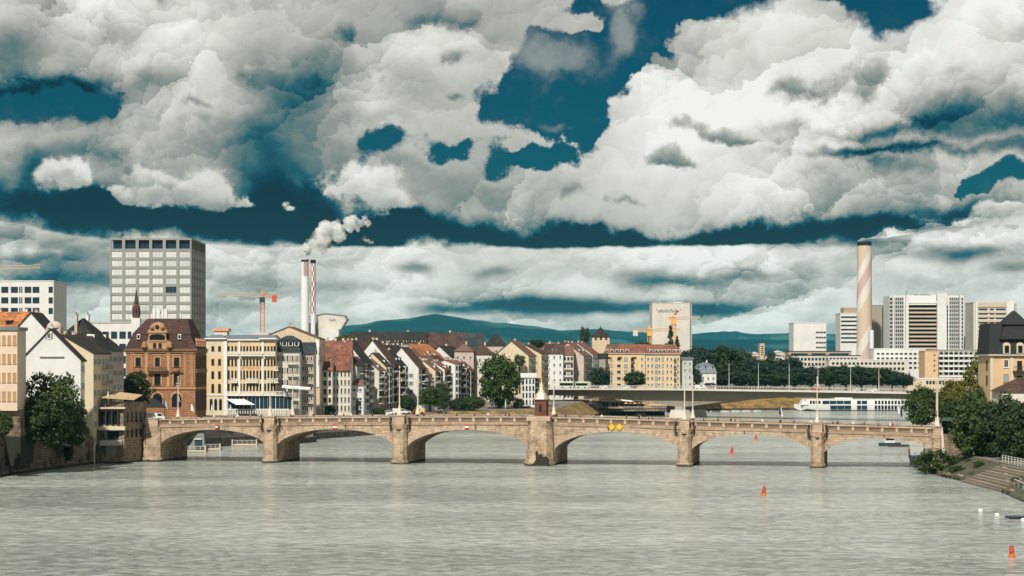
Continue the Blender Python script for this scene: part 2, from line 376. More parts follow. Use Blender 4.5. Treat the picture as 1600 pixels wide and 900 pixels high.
mat('yellow_paint', (.80, .42, .02), .5, .05); mat('crane_yellow', (.78, .38, .05), .5, .15, .3); mat('crane_orange', (.72, .27, .07), .5, .15, .3); mat('teal_paint', (.02, .14, .14), .5, .15)
mat('awning_white', (.70, .69, .64), .9, .08); mat('awning_tan', (.45, .32, .18), .9, .15); mat('canvas_black', (.02, .022, .02), .9, .2); mat('blue_cloth', (.02, .10, .20), .9, .2)
mat('timber', (.34, .24, .15), .8, .3, 1.5); mat('timber_dark', (.07, .05, .035), .8, .3, 1.5); mat('asphalt', (.055, .055, .055), .9, .25, .5); mat('paving', (.26, .23, .19), .9, .25, .4, .2)
mat('sandstone', (.33, .17, .09), .9, .25, .35, .3, 2.); mat('sandstone_pale', (.43, .25, .135), .9, .2, .5, .25, 2.); mat('sandstone_red', (.20, .075, .05), .9, .35, .6, .4, 2.)
mat('gold', (.75, .42, .08), .5, .1); mat('skin', (.55, .34, .25), .6, 0); mat('hair', (.03, .02, .015), .7, 0); mat('denim', (.03, .05, .09), .9, .1); mat('dark_cloth', (.018, .018, .02), .9, .1)
mat('grass_gold', (.36, .20, .05), .95, .45, .5, .5, 4., dirt=(.10, .10, .03)); mat('bark', (.05, .038, .028), .9, .3, 2.); mat('soil', (.12, .09, .06), .95, .3, .8)
mat_tiles('tile_brown', (.075, .042, .032), (.042, .032, .028)); mat_tiles('tile_red', (.20, .082, .052), (.11, .06, .045)); mat_tiles('tile_orange', (.36, .145, .055), (.24, .10, .05))
mat_tiles('tile_dark', (.032, .026, .023), (.022, .022, .02)); mat_tiles('slate', (.038, .046, .05), (.028, .034, .036)); mat_tiles('tile_old', (.13, .085, .06), (.16, .07, .045))
mat_stone('ashlar', (.46, .34, .23), 1.15, .50, .024, .42, (.19, .135, .09), .78, True)
mat_stone('ashlar_wall', (.24, .18, .125), 1.3, .6, .03, .5, (.04, .032, .025), 1.0, True)
mat_stone('rubble', (.34, .25, .17), .8, .45, .04, .6, (.06, .05, .04), .7, True)
mat_leaf('leaf_dark', (.024, .042, .014), (.036, .062, .018), (.07, .10, .028)); mat_leaf('leaf_mid', (.034, .058, .014), (.055, .088, .02), (.12, .145, .03))
mat_leaf('leaf_gold', (.075, .085, .014), (.13, .125, .02), (.22, .19, .035)); mat_leaf('leaf_blue', (.020, .040, .026), (.032, .058, .036), (.06, .085, .05))

mat_stone('ashlar_a', (.48, .36, .25), 1.3, .55, .02, .3, (.16, .11, .075), .3); mat_stone('ashlar_b', (.47, .355, .255), 1.4, .6, .02, .3, (.15, .10, .07), .45)
mat_stone('ashlar_c', (.42, .31, .22), 1.3, .6, .02, .3, (.13, .09, .06), .5); mat_stone('ashlar_d', (.40, .285, .195), 1.2, .6, .02, .3, (.2, .13, .09), .6)
mat('dark_stone', (.03, .027, .02), .9, .4, 1.5, .6, 2.); mat('ashlar_dark', (.15, .10, .07), .9, .3, 1.2)
mat('plaster_pink', (.62, .48, .36), .9, .14, .3, .2, 2.)
mat_tiles('tile_dark_red', (.065, .034, .028), (.05, .032, .028))
mat('sandstone_dark', (.20, .115, .06), .9, .3, .5, .3, 2.)
mat('red_blind', (.40, .07, .04), .9, .1); mat('awning_orange', (.60, .30, .13), .9, .1); mat('lettering_orange', (.72, .26, .03), .6, 0); mat('orange_brick', (.45, .16, .07), .9, .2)
mat('tower_grey', (.26, .26, .235), .8, .12, .1); mat('tower_window', (.60, .61, .57), .35, .22, .12, spec=.5); mat('tower_window_b', (.50, .52, .49), .35, .15, .1, spec=.5)
mat('spire_red', (.15, .06, .045), .9, .35, 1.); mat('spire_dark', (.075, .05, .04), .9, .35, 1.)
mat('jib_pale', (.62, .48, .36), .5, .1); mat('flue_rose', (.42, .20, .20), .7, .1); mat('logo_blue', (.03, .08, .22), .6, 0)
mat('taupe_grey', (.30, .26, .21), .9, .12, .1); mat('logo_dark', (.02, .02, .06), .6, 0); mat('taupe', (.36, .27, .20), .9, .1)
mat('concrete_band', (.50, .40, .30), .9, .1, .1)
mat('slate_black', (.018, .021, .022), .75, .25, 1.2, .3, 5.)
mat('rail_pale', (.50, .48, .42), .6, .1); mat('girder_concrete', (.25, .215, .17), .9, .25, .08)
mat('bus_pale', (.50, .56, .44), .4, .05, spec=.5); mat('barge_blue', (.03, .06, .08), .7, .2); mat('teal_dark', (.02, .05, .05), .7, .1); mat('parasol_red', (.35, .12, .05), .9, .1); mat('shelter_green', (.05, .09, .08), .5, .1)
mat('step_stone', (.30, .25, .19), .9, .35, .8, .3); mat('step_stone_b', (.22, .185, .14), .9, .35, .8, .3)

# ---------------------------------------------------------------- windows: one mesh per size and kind, shared by all its copies
WINS = {}
def win_mesh(w, h, kind):
    key = (round(w, 2), round(h, 2), kind)
    if key in WINS: return WINS[key]
    b = MB(); w2 = w / 2; f = min(.11, w * .16)
    fr, pn = {'w': ('frame_white', 'pane'), 'd': ('frame_dark', 'pane'), 's': ('frame_white', 'pane'), 'p': ('steel_grey', 'pane_pale'), 'b': ('frame_white', 'pane_blue'),
              'f': ('trim_stone', 'pane'), 't': ('trim_white', 'pane'), 'k': ('frame_dark', 'pane_blue'), 'g': ('frame_white', 'pane'), 'o': ('shutter_tan', 'pane'), 'c': ('shutter_tan', 'shutter_tan')}[kind]
    b.box(-w2, w2, -.02, .1, 0, h, 1)                                     # pane
    for a, c in ((-w2 - f * .4, -w2 + f), (w2 - f, w2 + f * .4)): b.box(a, c, -.08, .1, -.02, h + .02, 0)
    b.box(-w2 + f, w2 - f, -.08, .1, h - f, h + .02, 0); b.box(-w2 + f, w2 - f, -.08, .1, -.02, f * .8, 0)
    if kind in 'wsdgt' and w > .7: b.box(-.03, .03, -.06, .0, f, h - f, 0)
    b.box(-w2 - .12, w2 + .12, -.16, .1, -.16, -.03, 0)                   # sill
    if kind in 'sg':
        sl = 2
        for sgn in (-1, 1):
            a = sgn * (w2 + .06 + w * .26)
            b.box(a - w * .24, a + w * .24, -.10, .02, 0, h, sl)
    WINS[key] = b.mesh('window', [fr, pn] + (['shutter' if kind == 's' else 'shutter_grey'] if kind in 'sg' else []))
    return WINS[key]
def window(parent, p, w, h, kind='w', rz=0): return put(win_mesh(w, h, kind), 'window', parent, p, rz)

# ---------------------------------------------------------------- house builder
def house(name, label, loc, rot, w, d, he, hr, wall='plaster_white', roof='tile_brown', floors=4, cols=3, kind='w', cat='house', rtype='gable', sink=3.,
          side=0, sidefl=None, ww=.95, wh=1.45, chim=1, dorm=0, balc=0, group=None, over=.45, gwin=0, base=1.0, parapet=None, dtype='w', flat_front=False, gabled_y=None):
    """front on local y=0 facing -y, x from 0 to w, ridge along x; the x=0 end is the gable that faces upstream"""
    T = thing(name, label, cat, loc, rot, group)
    b = MB()
    yr = d * .5 if gabled_y is None else gabled_y
    if rtype == 'gable':
        prof = [(0, -sink), (0, he), (yr, hr), (d, he), (d, -sink)]
        b.prism(prof, 'x', 0, w, 0)
    else: b.box(0, w, 0, d, -sink, he, 0)
    b.build('wall', wall, T)
    r = MB(); th = .28
    if rtype == 'gable':
        for (y0, z0, y1, z1) in ((0, he, yr, hr), (d, he, yr, hr)):
            sl = (z1 - z0) / (y1 - y0); e = over * (-1 if y1 > y0 else 1)
            ya, za = y0 + e, z0 + sl * e
            pts = [(ya, za + .03), (ya, za + .03 + th), (y1, z1 + .03 + th), (y1, z1 + .03)]
            r.prism(pts, 'x', -over * .7, w + over * .7, 0)
    elif rtype == 'hip':
        k = min(d * .5, w * .45)
        o = over; rid = [(k, d * .5), (w - k, d * .5)]
        r.add([(-o, -o, he), (w + o, -o, he), (w + o, d + o, he), (-o, d + o, he), (rid[0][0], rid[0][1], hr), (rid[1][0], rid[1][1], hr)],
              [(0, 1, 5, 4), (1, 2, 5), (2, 3, 4, 5), (3, 0, 4), (3, 2, 1, 0)], 0)
    elif rtype == 'mansard':
        o = over; i1 = min(w, d) * .10; zm = he + (hr - he) * .72; i2 = min(w, d) * .42
        r.frustum(-o, w + o, -o, d + o, he, i1, w - i1, i1, d - i1, zm, 0)
        r.frustum(i1 - .15, w - i1 + .15, i1 - .15, d - i1 + .15, zm + .003, i2, w - i2, i2, d - i2, hr, 0)
    else:
        r.box(-over, w + over, -over, d + over, he + .003, hr, 0)
    R_ = r.build('roof', roof, T)
    fh = (he - base) / max(1, floors)
    wh_ = min(wh, fh * .62)
    for fl in range(floors):
        z = base + fl * fh + (fh - wh_) * .45
        for c in range(cols):
            x = w * (c + .5) / cols
            kd = kind
            if kind in 'wsd' and random.random() < .12: kd = 'p'
            window(T, (x, 0, z), ww, wh_, kd)
        for c in range(side):
            if sidefl is not None and fl < floors - sidefl: continue
            window(T, (0, d * (c + .5) / side, z), ww, wh_, kind, R(-90))
        if balc and fl >= 1:
            bb = MB(); zz = base + fl * fh - .05
            x0, x1 = (w * .08, w * .92) if balc == 1 else (w * .5, w * .95)
            bb.box(x0, x1, -1.1, .0, zz - .14, zz, 1)
            for k in range(int((x1 - x0) / .5) + 1): bb.box(x0 + k * .5, x0 + k * .5 + .05, -1.1, -1.05, zz, zz + .95, 0)
            bb.box(x0, x1, -1.12, -1.04, zz + .95, zz + 1.03, 0)
            bb.build('balcony', ['iron', 'trim_stone'], T)
    if gwin: window(T, (0, yr - .0, he + (hr - he) * .30), ww * .85, wh * .75, kind, R(-90))
    for c in range(chim):
        cb = MB(); cx = w * (.25 + .5 * c / max(1, chim - 1)) if chim > 1 else w * .6
        cy = yr + .35; zt = hr + .9
        cb.box(cx - .35, cx + .35, cy - .35, cy + .35, he + (hr - he) * .5, zt, 0); cb.box(cx - .45, cx + .45, cy - .45, cy + .45, zt + .002, zt + .16, 0)
        for q in (-.18, .18): cb.cyl((cx + q, cy, zt + .162), (cx + q, cy, zt + .55), .12, .1, 6, 1)
        cb.build('chimney', [random.choice(['plaster_pale', 'plaster_rose', 'plaster_beige', 'plaster_white']), 'tile_red'], R_)
    for c in range(dorm):
        db = MB(); x = w * (c + .5) / dorm; sl = (hr - he) / max(.1, yr); zt = he + (hr - he) * .52; y0 = (zt - 1.25 - he) / sl
        if rtype == 'mansard': y0, zt = .1, he + (hr - he) * .62
        dw = min(.7, w / dorm * .36)
        db.box(x - dw, x + dw, y0, y0 + 2.2, zt - 1.35, zt, 0); db.box(x - dw * .7, x + dw * .7, y0 - .03, y0 + .05, zt - 1.2, zt - .15, 1)
        db.add([(x - dw - .15, y0 - .2, zt + .003), (x + dw + .15, y0 - .2, zt + .003), (x + dw + .15, y0 + 2.6, zt + .25), (x - dw - .15, y0 + 2.6, zt + .25),
                (x - dw - .15, y0 - .2, zt + .15), (x + dw + .15, y0 - .2, zt + .15), (x + dw + .15, y0 + 2.6, zt + .4), (x - dw - .15, y0 + 2.6, zt + .4)],
               [(0, 3, 2, 1), (4, 5, 6, 7), (0, 1, 5, 4), (1, 2, 6, 5), (2, 3, 7, 6), (3, 0, 4, 7)], 2)
        db.build('dormer', ['trim_white' if dtype == 'w' else 'frame_dark', 'pane', roof], R_)
    return T
def front_house(name, label, px0, px1, Y, pye, pyr, gz, d=10., rot=0., **kw):
    """a house whose front spans two pixel columns at depth Y; eave and ridge rows, ground height"""
    x0, x1 = XA(px0, Y), XA(px1, Y)
    return house(name, label, (x0, Y, gz), rot, (x1 - x0) / max(.3, math.cos(rot)), d, ZA(pye, Y) - gz, ZA(pyr, Y) - gz, **kw)
def end_house(name, label, px, Y, pye, pyr, gz, w, d, rot=67.7, **kw):
    """a house seen gable-end first; px is its near river corner"""
    return house(name, label, (XA(px, Y), Y, gz), R(rot), w, d, ZA(pye, Y) - gz, ZA(pyr, Y) - gz, **kw)

# ---------------------------------------------------------------- water, ground, hills
def build_water():
    m = bpy.data.materials.new('river_water'); m.use_nodes = True; t = NT(m.node_tree); M['river'] = m
    b = t.n['Principled BSDF']; b.inputs['Base Color'].default_value = (.2, .2, .2, 1); b.inputs['Roughness'].default_value = .13; b.inputs['IOR'].default_value = 1.5
    pos = t.new('ShaderNodeNewGeometry').outputs['Position']
    warp = t.v('ADD', pos, t.v('SCALE', t.v('SUBTRACT', t.noise(pos, .05, 3, .6, col=True), (.5, .5, .5)), scale=14.))
    p2 = t.v('MULTIPLY', warp, (.8, 1., 1.))
    n1 = t.noise(p2, .14, 3, .5); n2 = t.noise(p2, .62, 6, .66); n4 = t.noise(p2, 1.7, 4, .65)
    patch = t.noise(t.v('MULTIPLY', warp, (.30, 1., 1.)), .022, 4, .6)                     # smooth slicks and ruffled patches
    calm = t.lin(patch, .36, .64, .45, 1.4)
    h = t.m('MULTIPLY', t.m('ADD', t.m('MULTIPLY', n1, 1.2), t.m('ADD', t.m('MULTIPLY', n2, .75), t.m('MULTIPLY', n4, .26))), calm)
    bn = t.new('ShaderNodeBump'); bn.inputs['Strength'].default_value = 1.0; bn.inputs['Distance'].default_value = .95
    t.put(bn.inputs['Height'], h); t.l.new(bn.outputs[0], b.inputs['Normal'])
    silt_ripples = t.m('MULTIPLY_ADD', t.ss(n2, .62, .38), .6, t.m('MULTIPLY', t.ss(patch, .36, .64), .4))   # silt of the turbid water, plus ripple reflections painted in as pale and dark
    t.put(b.inputs['Base Color'], t.mix(silt_ripples, (.15, .175, .158), (.56, .59, .53)))
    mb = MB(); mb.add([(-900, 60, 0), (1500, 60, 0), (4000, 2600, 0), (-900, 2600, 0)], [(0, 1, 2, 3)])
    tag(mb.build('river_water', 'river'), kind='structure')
build_water()

def build_ground():
    m = bpy.data.materials.new('ground_cover'); m.use_nodes = True; t = NT(m.node_tree); M['ground'] = m
    b = t.n['Principled BSDF']; b.inputs['Roughness'].default_value = .95
    g = t.new('ShaderNodeNewGeometry'); pos = g.outputs['Position']; nz = t.sep(g.outputs['True Normal'])[2]
    n = t.noise(pos, .35, 6, .65)
    pav = t.mix(t.ss(n, .4, .65), (.20, .18, .15), (.11, .105, .09))
    far = t.mix(t.ss(t.noise(pos, .004, 5, .6), .4, .6), (.05, .075, .03), (.12, .12, .06))
    flat = t.mix(t.ss(t.sep(pos)[1], 1300., 1900.), pav, far)
    grass = t.mix(t.ss(t.noise(t.v('MULTIPLY', pos, (1., 1., 2.)), .22, 7, .7), .38, .64), (.29, .17, .05), (.085, .07, .022))
    grass = t.mix(t.ss(t.noise(pos, .09, 4, .6), .56, .68), grass, (.22, .09, .035))
    weeds = t.mix(t.ss(t.noise(pos, .8, 5, .65), .42, .6), (.10, .085, .055), (.025, .04, .012))
    grass = t.mix(t.m('MULTIPLY', t.ss(t.sep(pos)[0], 60., 70.), t.ss(t.sep(pos)[1], 720., 700.)), grass, weeds)
    grass = t.mix(t.m('MULTIPLY', t.ss(t.sep(pos)[1], 752., 744.), t.ss(t.sep(pos)[0], 20., 10.)), grass, (.075, .065, .05))
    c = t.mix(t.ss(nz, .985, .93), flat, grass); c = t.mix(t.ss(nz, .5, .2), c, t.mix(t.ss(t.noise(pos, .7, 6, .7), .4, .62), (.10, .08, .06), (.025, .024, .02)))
    t.put(b.inputs['Base Color'], c)
    bn = t.new('ShaderNodeBump'); bn.inputs['Strength'].default_value = .7; bn.inputs['Distance'].default_value = .5
    t.put(bn.inputs['Height'], t.noise(pos, .9, 6, .7)); t.l.new(bn.outputs[0], b.inputs['Normal'])
    mb = MB()
    def bank(pts, offs):
        rows = []
        for (x, y, zw, o1, zs, dx, dy) in pts:
            dl = math.hypot(dx, dy); dx /= dl; dy /= dl
            rw = [(x, y, -3.), (x, y, zw), (x + dx * o1, y + dy * o1, zs)]
            for o, dz in offs: rw.append((x + dx * (o1 + o), y + dy * (o1 + o), zs + dz if dz < 50 else 21.))
            rows.append(rw)
        n = len(rows[0]); vs_ = [p for r in rows for p in r]; fs = []
        for i in range(len(rows) - 1):
            for k in range(n - 1): fs.append((i * n + k, i * n + k + 1, (i + 1) * n + k + 1, (i + 1) * n + k))
        mb.add(vs_, fs)
    offs = [(30, .3), (80, 3.), (300, 5.), (1500, 9.), (7000, 99), (26000, 99)]
    #        x     y    wall  off  top   inland
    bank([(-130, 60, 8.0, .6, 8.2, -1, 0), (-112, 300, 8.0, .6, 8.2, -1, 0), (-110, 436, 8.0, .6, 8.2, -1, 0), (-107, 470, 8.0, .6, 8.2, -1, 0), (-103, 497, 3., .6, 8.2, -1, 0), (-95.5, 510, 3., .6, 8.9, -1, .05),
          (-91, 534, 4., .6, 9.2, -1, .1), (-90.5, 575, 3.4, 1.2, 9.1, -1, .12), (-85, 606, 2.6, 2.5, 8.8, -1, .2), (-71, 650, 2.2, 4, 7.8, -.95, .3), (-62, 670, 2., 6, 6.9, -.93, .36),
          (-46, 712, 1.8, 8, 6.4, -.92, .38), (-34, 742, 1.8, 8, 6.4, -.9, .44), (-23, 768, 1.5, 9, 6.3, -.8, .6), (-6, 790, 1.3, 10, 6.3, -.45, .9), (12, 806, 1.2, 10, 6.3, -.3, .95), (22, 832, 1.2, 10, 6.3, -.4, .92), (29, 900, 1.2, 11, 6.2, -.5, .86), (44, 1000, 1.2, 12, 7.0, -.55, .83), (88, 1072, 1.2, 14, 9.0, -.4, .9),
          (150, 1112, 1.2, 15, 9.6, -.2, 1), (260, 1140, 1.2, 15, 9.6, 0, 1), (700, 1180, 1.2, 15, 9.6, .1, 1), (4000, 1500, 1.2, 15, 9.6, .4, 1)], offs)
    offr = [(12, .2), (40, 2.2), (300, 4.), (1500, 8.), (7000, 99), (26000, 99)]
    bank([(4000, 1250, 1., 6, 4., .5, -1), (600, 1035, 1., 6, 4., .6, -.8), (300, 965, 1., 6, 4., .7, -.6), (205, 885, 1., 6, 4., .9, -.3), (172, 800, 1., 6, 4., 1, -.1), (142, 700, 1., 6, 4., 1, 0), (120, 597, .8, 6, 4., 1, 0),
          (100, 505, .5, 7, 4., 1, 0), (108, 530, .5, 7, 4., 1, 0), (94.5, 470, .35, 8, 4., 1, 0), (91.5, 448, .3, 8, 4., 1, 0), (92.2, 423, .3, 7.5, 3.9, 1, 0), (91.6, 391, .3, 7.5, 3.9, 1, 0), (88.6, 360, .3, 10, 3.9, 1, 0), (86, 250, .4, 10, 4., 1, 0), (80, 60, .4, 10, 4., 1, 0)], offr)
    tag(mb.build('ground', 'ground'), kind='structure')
build_ground()

def build_hills():
    m = bpy.data.materials.new('hazed_hill_forest'); m.use_nodes = True; t = NT(m.node_tree); M['hill'] = m
    b = t.n['Principled BSDF']; b.inputs['Roughness'].default_value = 1.; b.inputs['Specular IOR Level'].default_value = 0.
    pos = t.new('ShaderNodeNewGeometry').outputs['Position']
    c = t.mix(t.ss(t.noise(pos, .0016, 6, .6), .5, .62), (.001, .022, .032), (.003, .038, .046))  # blue-green of the distant haze is put into these hill colours
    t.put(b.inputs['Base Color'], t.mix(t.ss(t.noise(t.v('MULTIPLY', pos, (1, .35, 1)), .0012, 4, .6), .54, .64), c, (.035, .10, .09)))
    def ridge(name, sil, Y, near, seed):
        random.seed(seed); pts = []
        for i in range(len(sil) - 1):
            (a, ya), (c_, yb) = sil[i], sil[i + 1]; n = max(2, int((c_ - a) / 9))
            for k in range(n):
                u = k / n; us = u * u * (3 - 2 * u); pts.append((a + (c_ - a) * u, ya + (yb - ya) * us))
        pts.append(sil[-1]); rows = []
        for (px, py) in pts:
            H = ZA(py, Y) - 20; row = []
            for k in range(9):
                f = k / 8; yy = near + (Y - near) * f
                s_ = f * f * (3 - 2 * f); nn = mnoise.fractal(Vector((px * .013 + seed, f * 2.2, seed)), 1., 2., 4)
                hz = 20 + H * (s_ * (1 + .22 * nn * (1 - f))) + (mnoise.noise(Vector((px * .11, seed, 0))) * 9 if k == 8 else 0)
                row.append((XA(px, yy), yy, hz))
            row.append((XA(px, Y * 1.15), Y * 1.15, 10)); rows.append(row)
        n = len(rows[0]); mb = MB()
        mb.add([p for r in rows for p in r], [(i * n + k, (i + 1) * n + k, (i + 1) * n + k + 1, i * n + k + 1) for i in range(len(rows) - 1) for k in range(n - 1)], 0, True)
        tag(mb.build(name, 'hill'), kind='structure')
    ridge('hills', [(-400, 528), (0, 527), (300, 526), (400, 524), (470, 519), (510, 513), (560, 508), (600, 501), (640, 498), (660, 494), (680, 491.5), (705, 494), (740, 500), (780, 505), (830, 510),
                    (860, 513), (885, 519), (930, 524), (1000, 530), (1600, 534), (2000, 534)], 15500, 9000, 3)
    ridge('hills', [(-400, 532), (600, 532), (800, 523), (880, 516), (930, 514), (980, 518), (1040, 522), (1080, 522), (1110, 519), (1140, 517.5), (1180, 522), (1220, 521), (1250, 519), (1300, 522),
                    (1400, 525), (1600, 526), (2000, 528)], 19500, 16500, 11)
build_hills()

# ---------------------------------------------------------------- the old stone bridge
BE = -math.atan(.19)
BX, BY = 6.85, 495.0
def bs(px):
    r = (px - 800) / FPX
    return (BY * r - BX) / (math.cos(BE) - math.sin(BE) * r)
def bp(s, y, z=0.):                                      # bridge frame -> world
    return Vector((BX + s * math.cos(BE) - y * math.sin(BE), BY + s * math.sin(BE) + y * math.cos(BE), z))
def bz(px, py): return ZA(py, BY + bs(px) * math.sin(BE))
_kn = [(bs(px), bz(px, py)) for px, py in ((150, 657.5), (238, 655), (423, 652), (625, 650.5), (845, 651), (1070, 657), (1277, 662.5), (1470, 668.5), (1560, 671))]
def btop(s):
    for (a, za), (b, zb) in zip(_kn, _kn[1:]):
        if s <= b: break
    i = _kn.index((a, za)); u = (s - a) / (b - a)
    z0 = _kn[i - 1][1] if i else za; z3 = _kn[i + 2][1] if i + 2 < len(_kn) else zb
    return .5 * ((2 * za) + (zb - z0) * u + (2 * z0 - 5 * za + 4 * zb - z3) * u * u + (3 * za - z0 - 3 * zb + z3) * u ** 3)
BW = 18.8
def build_bridge():
    T = thing('stone_arch_bridge', 'long beige stone bridge of six arches across the river', 'bridge', (BX, BY, 0), BE)
    piers = [(225, 252), (413, 434), (614, 637), (823, 867), (1059, 1081), (1267, 1288), (1456, 1472)]
    crown = [671.5, 670.5, 671.5, 674.5, 678.5, 684.5]; spring = [(693, 693), (694, 695), (697, 694), (701, 700), (702, 705), (707, 703)]
    for i in range(6):
        xa, xb = bs(piers[i][1]), bs(piers[i + 1][0]); xc = (xa + xb) / 2; hw = (xb - xa) / 2
        pxc = (piers[i][1] + piers[i + 1][0]) / 2
        zc = bz(pxc, crown[i]); zl = bz(piers[i][1], spring[i][0]); zr = bz(piers[i + 1][0], spring[i][1])
        K = .965; k0 = math.sqrt(1 - K * K)
        def za(x):
            u = max(-1, min(1, (x - xc) / hw)); zs = zl if u < 0 else zr
            return zs + (zc - zs) * (math.sqrt(1 - (K * u) ** 2) - k0) / (1 - k0)
        N = 44; xs = [xc - hw * math.cos(math.pi * k / N) for k in range(N + 1)]
        f = MB(); zt = lambda x: btop(x) - 1.95
        vs_ = []
        for x in xs: vs_ += [(x, 0, za(x)), (x, 0, zt(x)), (x, BW, zt(x)), (x, BW, za(x))]
        fs = []
        for k in range(N):
            a, b = 4 * k, 4 * k + 4
            fs += [(a, b, b + 1, a + 1), (a + 1, b + 1, b + 2, a + 2), (a + 2, b + 2, b + 3, a + 3), (a + 3, b + 3, b, a)]
        f.add(vs_, fs); f.build('arch_span', 'ashlar', T)
        # voussoirs: radial blocks along the front edge of the arch
        L = [0.]; fine_x = [xc - hw * math.cos(math.pi * k / 400) for k in range(401)]
        for k in range(400): L.append(L[-1] + math.hypot(fine_x[k + 1] - fine_x[k], za(fine_x[k + 1]) - za(fine_x[k])))
        nv = 41; cuts = []; j = 0
        for q in range(nv + 1):
            tgt = L[-1] * q / nv
            while j < 399 and L[j + 1] < tgt: j += 1
            cuts.append(fine_x[min(j + (1 if q else 0), 400)])
        cuts[0], cuts[-1] = fine_x[0], fine_x[-1]
        for q in range(nv):
            x0, x1 = cuts[q] + .02, cuts[q + 1] - .02
            if x1 - x0 < .05: continue
            P = []
            for x in (x0, x1):
                e = .05; tx, tz = 2 * e, za(min(x + e, xb)) - za(max(x - e, xa)); l = math.hypot(tx, tz); nx, nzv = -tz / l, tx / l
                th = 1.05 + .35 * abs((x - xc) / hw)
                z1 = min(za(x) + nzv * th, zt(x) - .12); P.append(((x, za(x) + .01), (min(max(x + nx * th, xa), xb), z1)))
            pr = -.05 - random.random() * .07
            v = MB(); v.prism([P[0][0], P[1][0], P[1][1], P[0][1]], 'y', pr, .1)
            v.build('voussoir', random.choice(['ashlar_a', 'ashlar_b', 'ashlar_c']), T)
    # piers, each with its cutwater carried up to the parapet
    for i, (pa, pb) in enumerate(piers):
        xa, xb = bs(pa), bs(pb); xc = (xa + xb) / 2; hw = (xb - xa) / 2
        p = MB(); zt = btop(xc)
        end = i in (0, 6); big = i == 3
        fr = 4.2 if big else (1.0 if end else 1.9)
        def plan(h, f): return [(xc - h, .3), (xc - h, -f * .45), (xc - h * .62, -f), (xc + h * .62, -f), (xc + h, -f * .45), (xc + h, .3)]
        def loft(a, z0, b, z1):
            n = len(a); p.add([(q[0], q[1], z0) for q in a] + [(q[0], q[1], z1) for q in b], [(k, (k + 1) % n, (k + 1) % n + n, k + n) for k in range(n)] + [tuple(range(n, 2 * n)), tuple(range(n - 1, -1, -1))])
        p.box(xa, xb, 0, BW, -4, zt - 2.0)
        loft(plan(hw + .35, fr + .35), -4, plan(hw + .28, fr + .28), 1.0)
        loft(plan(hw - .02, fr), 1.0, plan(hw * (.84 if big else .97), fr * (.72 if big else .92)), zt - 1.9 + (.9 if big else 0))
        p.build('pier', 'ashlar', T)
        if not big:
            c = MB(); h2 = hw * .72
            c.box(xc - h2, xc + h2, -fr * .8, .35, zt - 1.9, zt + .12); c.box(xc - h2 - .15, xc + h2 + .15, -fr * .8 - .15, .5, zt + .123, zt + .34)
            c.build('pedestal', 'ashlar_a', T)
            if not end:
                g = MB()                                        # wrought iron cradle round the pedestal
                for sg in (-1, 1):
                    xo = xc + sg * (hw + .45)
                    g.bar((xo, -.5, zt - 2.9), (xo, -.5, zt - .6), .16); g.bar((xo - sg * .5, -1.2, zt - 3.1), (xo, -.5, zt - 2.0), .14); g.bar((xo + sg * .5, -.35, zt - 1.1), (xo, -.5, zt - 2.2), .14)
                    g.bar((xo, -.5, zt - 2.9), (xc, -fr - .25, zt - 3.2), .2); g.lathe([(.22, zt - .62), (.34, zt - .4), (.1, zt - .1)], (xo, -.5), 6)
                    g.bar((xo + sg * .35, -.3, zt - 2.2), (xo + sg * .1, -.5, zt - 3.3), .12)
                g.build('iron_cradle', 'iron', T)
        else:
            c = MB(); c.box(xc - hw * .86, xc + hw * .80, -fr * .74, 5.2, zt - .95, zt + .15); c.build('chapel_platform', 'ashlar_a', T)
            c = MB(); c.prism([(xc - .5, -.5), (xc + 2.5, -.5), (xc + 2.6, 1.6), (xc + 2.0, 2.3), (xc + 1.3, 2.1), (xc + .8, 2.9), (xc + .2, 2.5), (xc - .1, 3.6), (xc - .5, 3.2), (xc - .4, 1.4), (xc - 1.0, .6)], 'y', -4.62, -3.6); c.build('damaged_footing', 'dark_stone', T)  # darker broken patch at the foot of the middle pier
    # string course, parapet, deck in short runs that follow the camber
    s0, s1 = bs(226), bs(1470); n = 58; st = (s1 - s0) / n
    pc = [(bs((a + b) / 2), abs(bs(b) - bs(a)) / 2) for a, b in piers]
    def run(name, m_, y0, y1, dz0, dz1, a=s0, b=s1, k=None):
        k = k or n; q = MB(); vs_ = []
        for i in range(k + 1):
            x = a + (b - a) * i / k; zt = btop(x); vs_ += [(x, y0, zt + dz0), (x, y1, zt + dz0), (x, y1, zt + dz1), (x, y0, zt + dz1)]
        fs = [(0, 3, 2, 1), (4 * k, 4 * k + 1, 4 * k + 2, 4 * k + 3)]
        for i in range(k):
            u, v = 4 * i, 4 * i + 4
            for e in range(4): fs.append((u + e, v + e, v + (e + 1) % 4, u + (e + 1) % 4))
        q.add(vs_, fs); return q.build(name, m_, T)
    run('string_course', 'ashlar_c', -.20, .4, -2.06, -1.84)
    run('parapet_base', 'ashlar_d', -.03, .45, -1.83, -1.30)
    run('coping', 'ashlar_b', -.22, .55, -.30, 0.)
    run('roadway', 'asphalt', .46, BW - .46, -1.94, -.80)
    run('far_parapet', 'ashlar_d', BW - .45, BW, -1.83, -.301); run('far_coping', 'ashlar_b', BW - .55, BW + .2, -.30, 0.)
    pm = MB(); pw = st - .62                                       # pierced panel: a slab coloured dark for its shaded openings, behind crossed bars
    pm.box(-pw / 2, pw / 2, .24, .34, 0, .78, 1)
    for k in range(6):
        x = -pw / 2 + pw * (k + .5) / 6; r = pw / 12 * .95
        pm.bar((x - r, .12, .02), (x + r, .12, .74), .085); pm.bar((x + r, .12, .02), (x - r, .12, .74), .085)
    pm.box(-pw / 2, pw / 2, .06, .2, .74, .80, 0)
    pme = pm.mesh('parapet_panel', ['ashlar_d', 'ashlar_dark'])
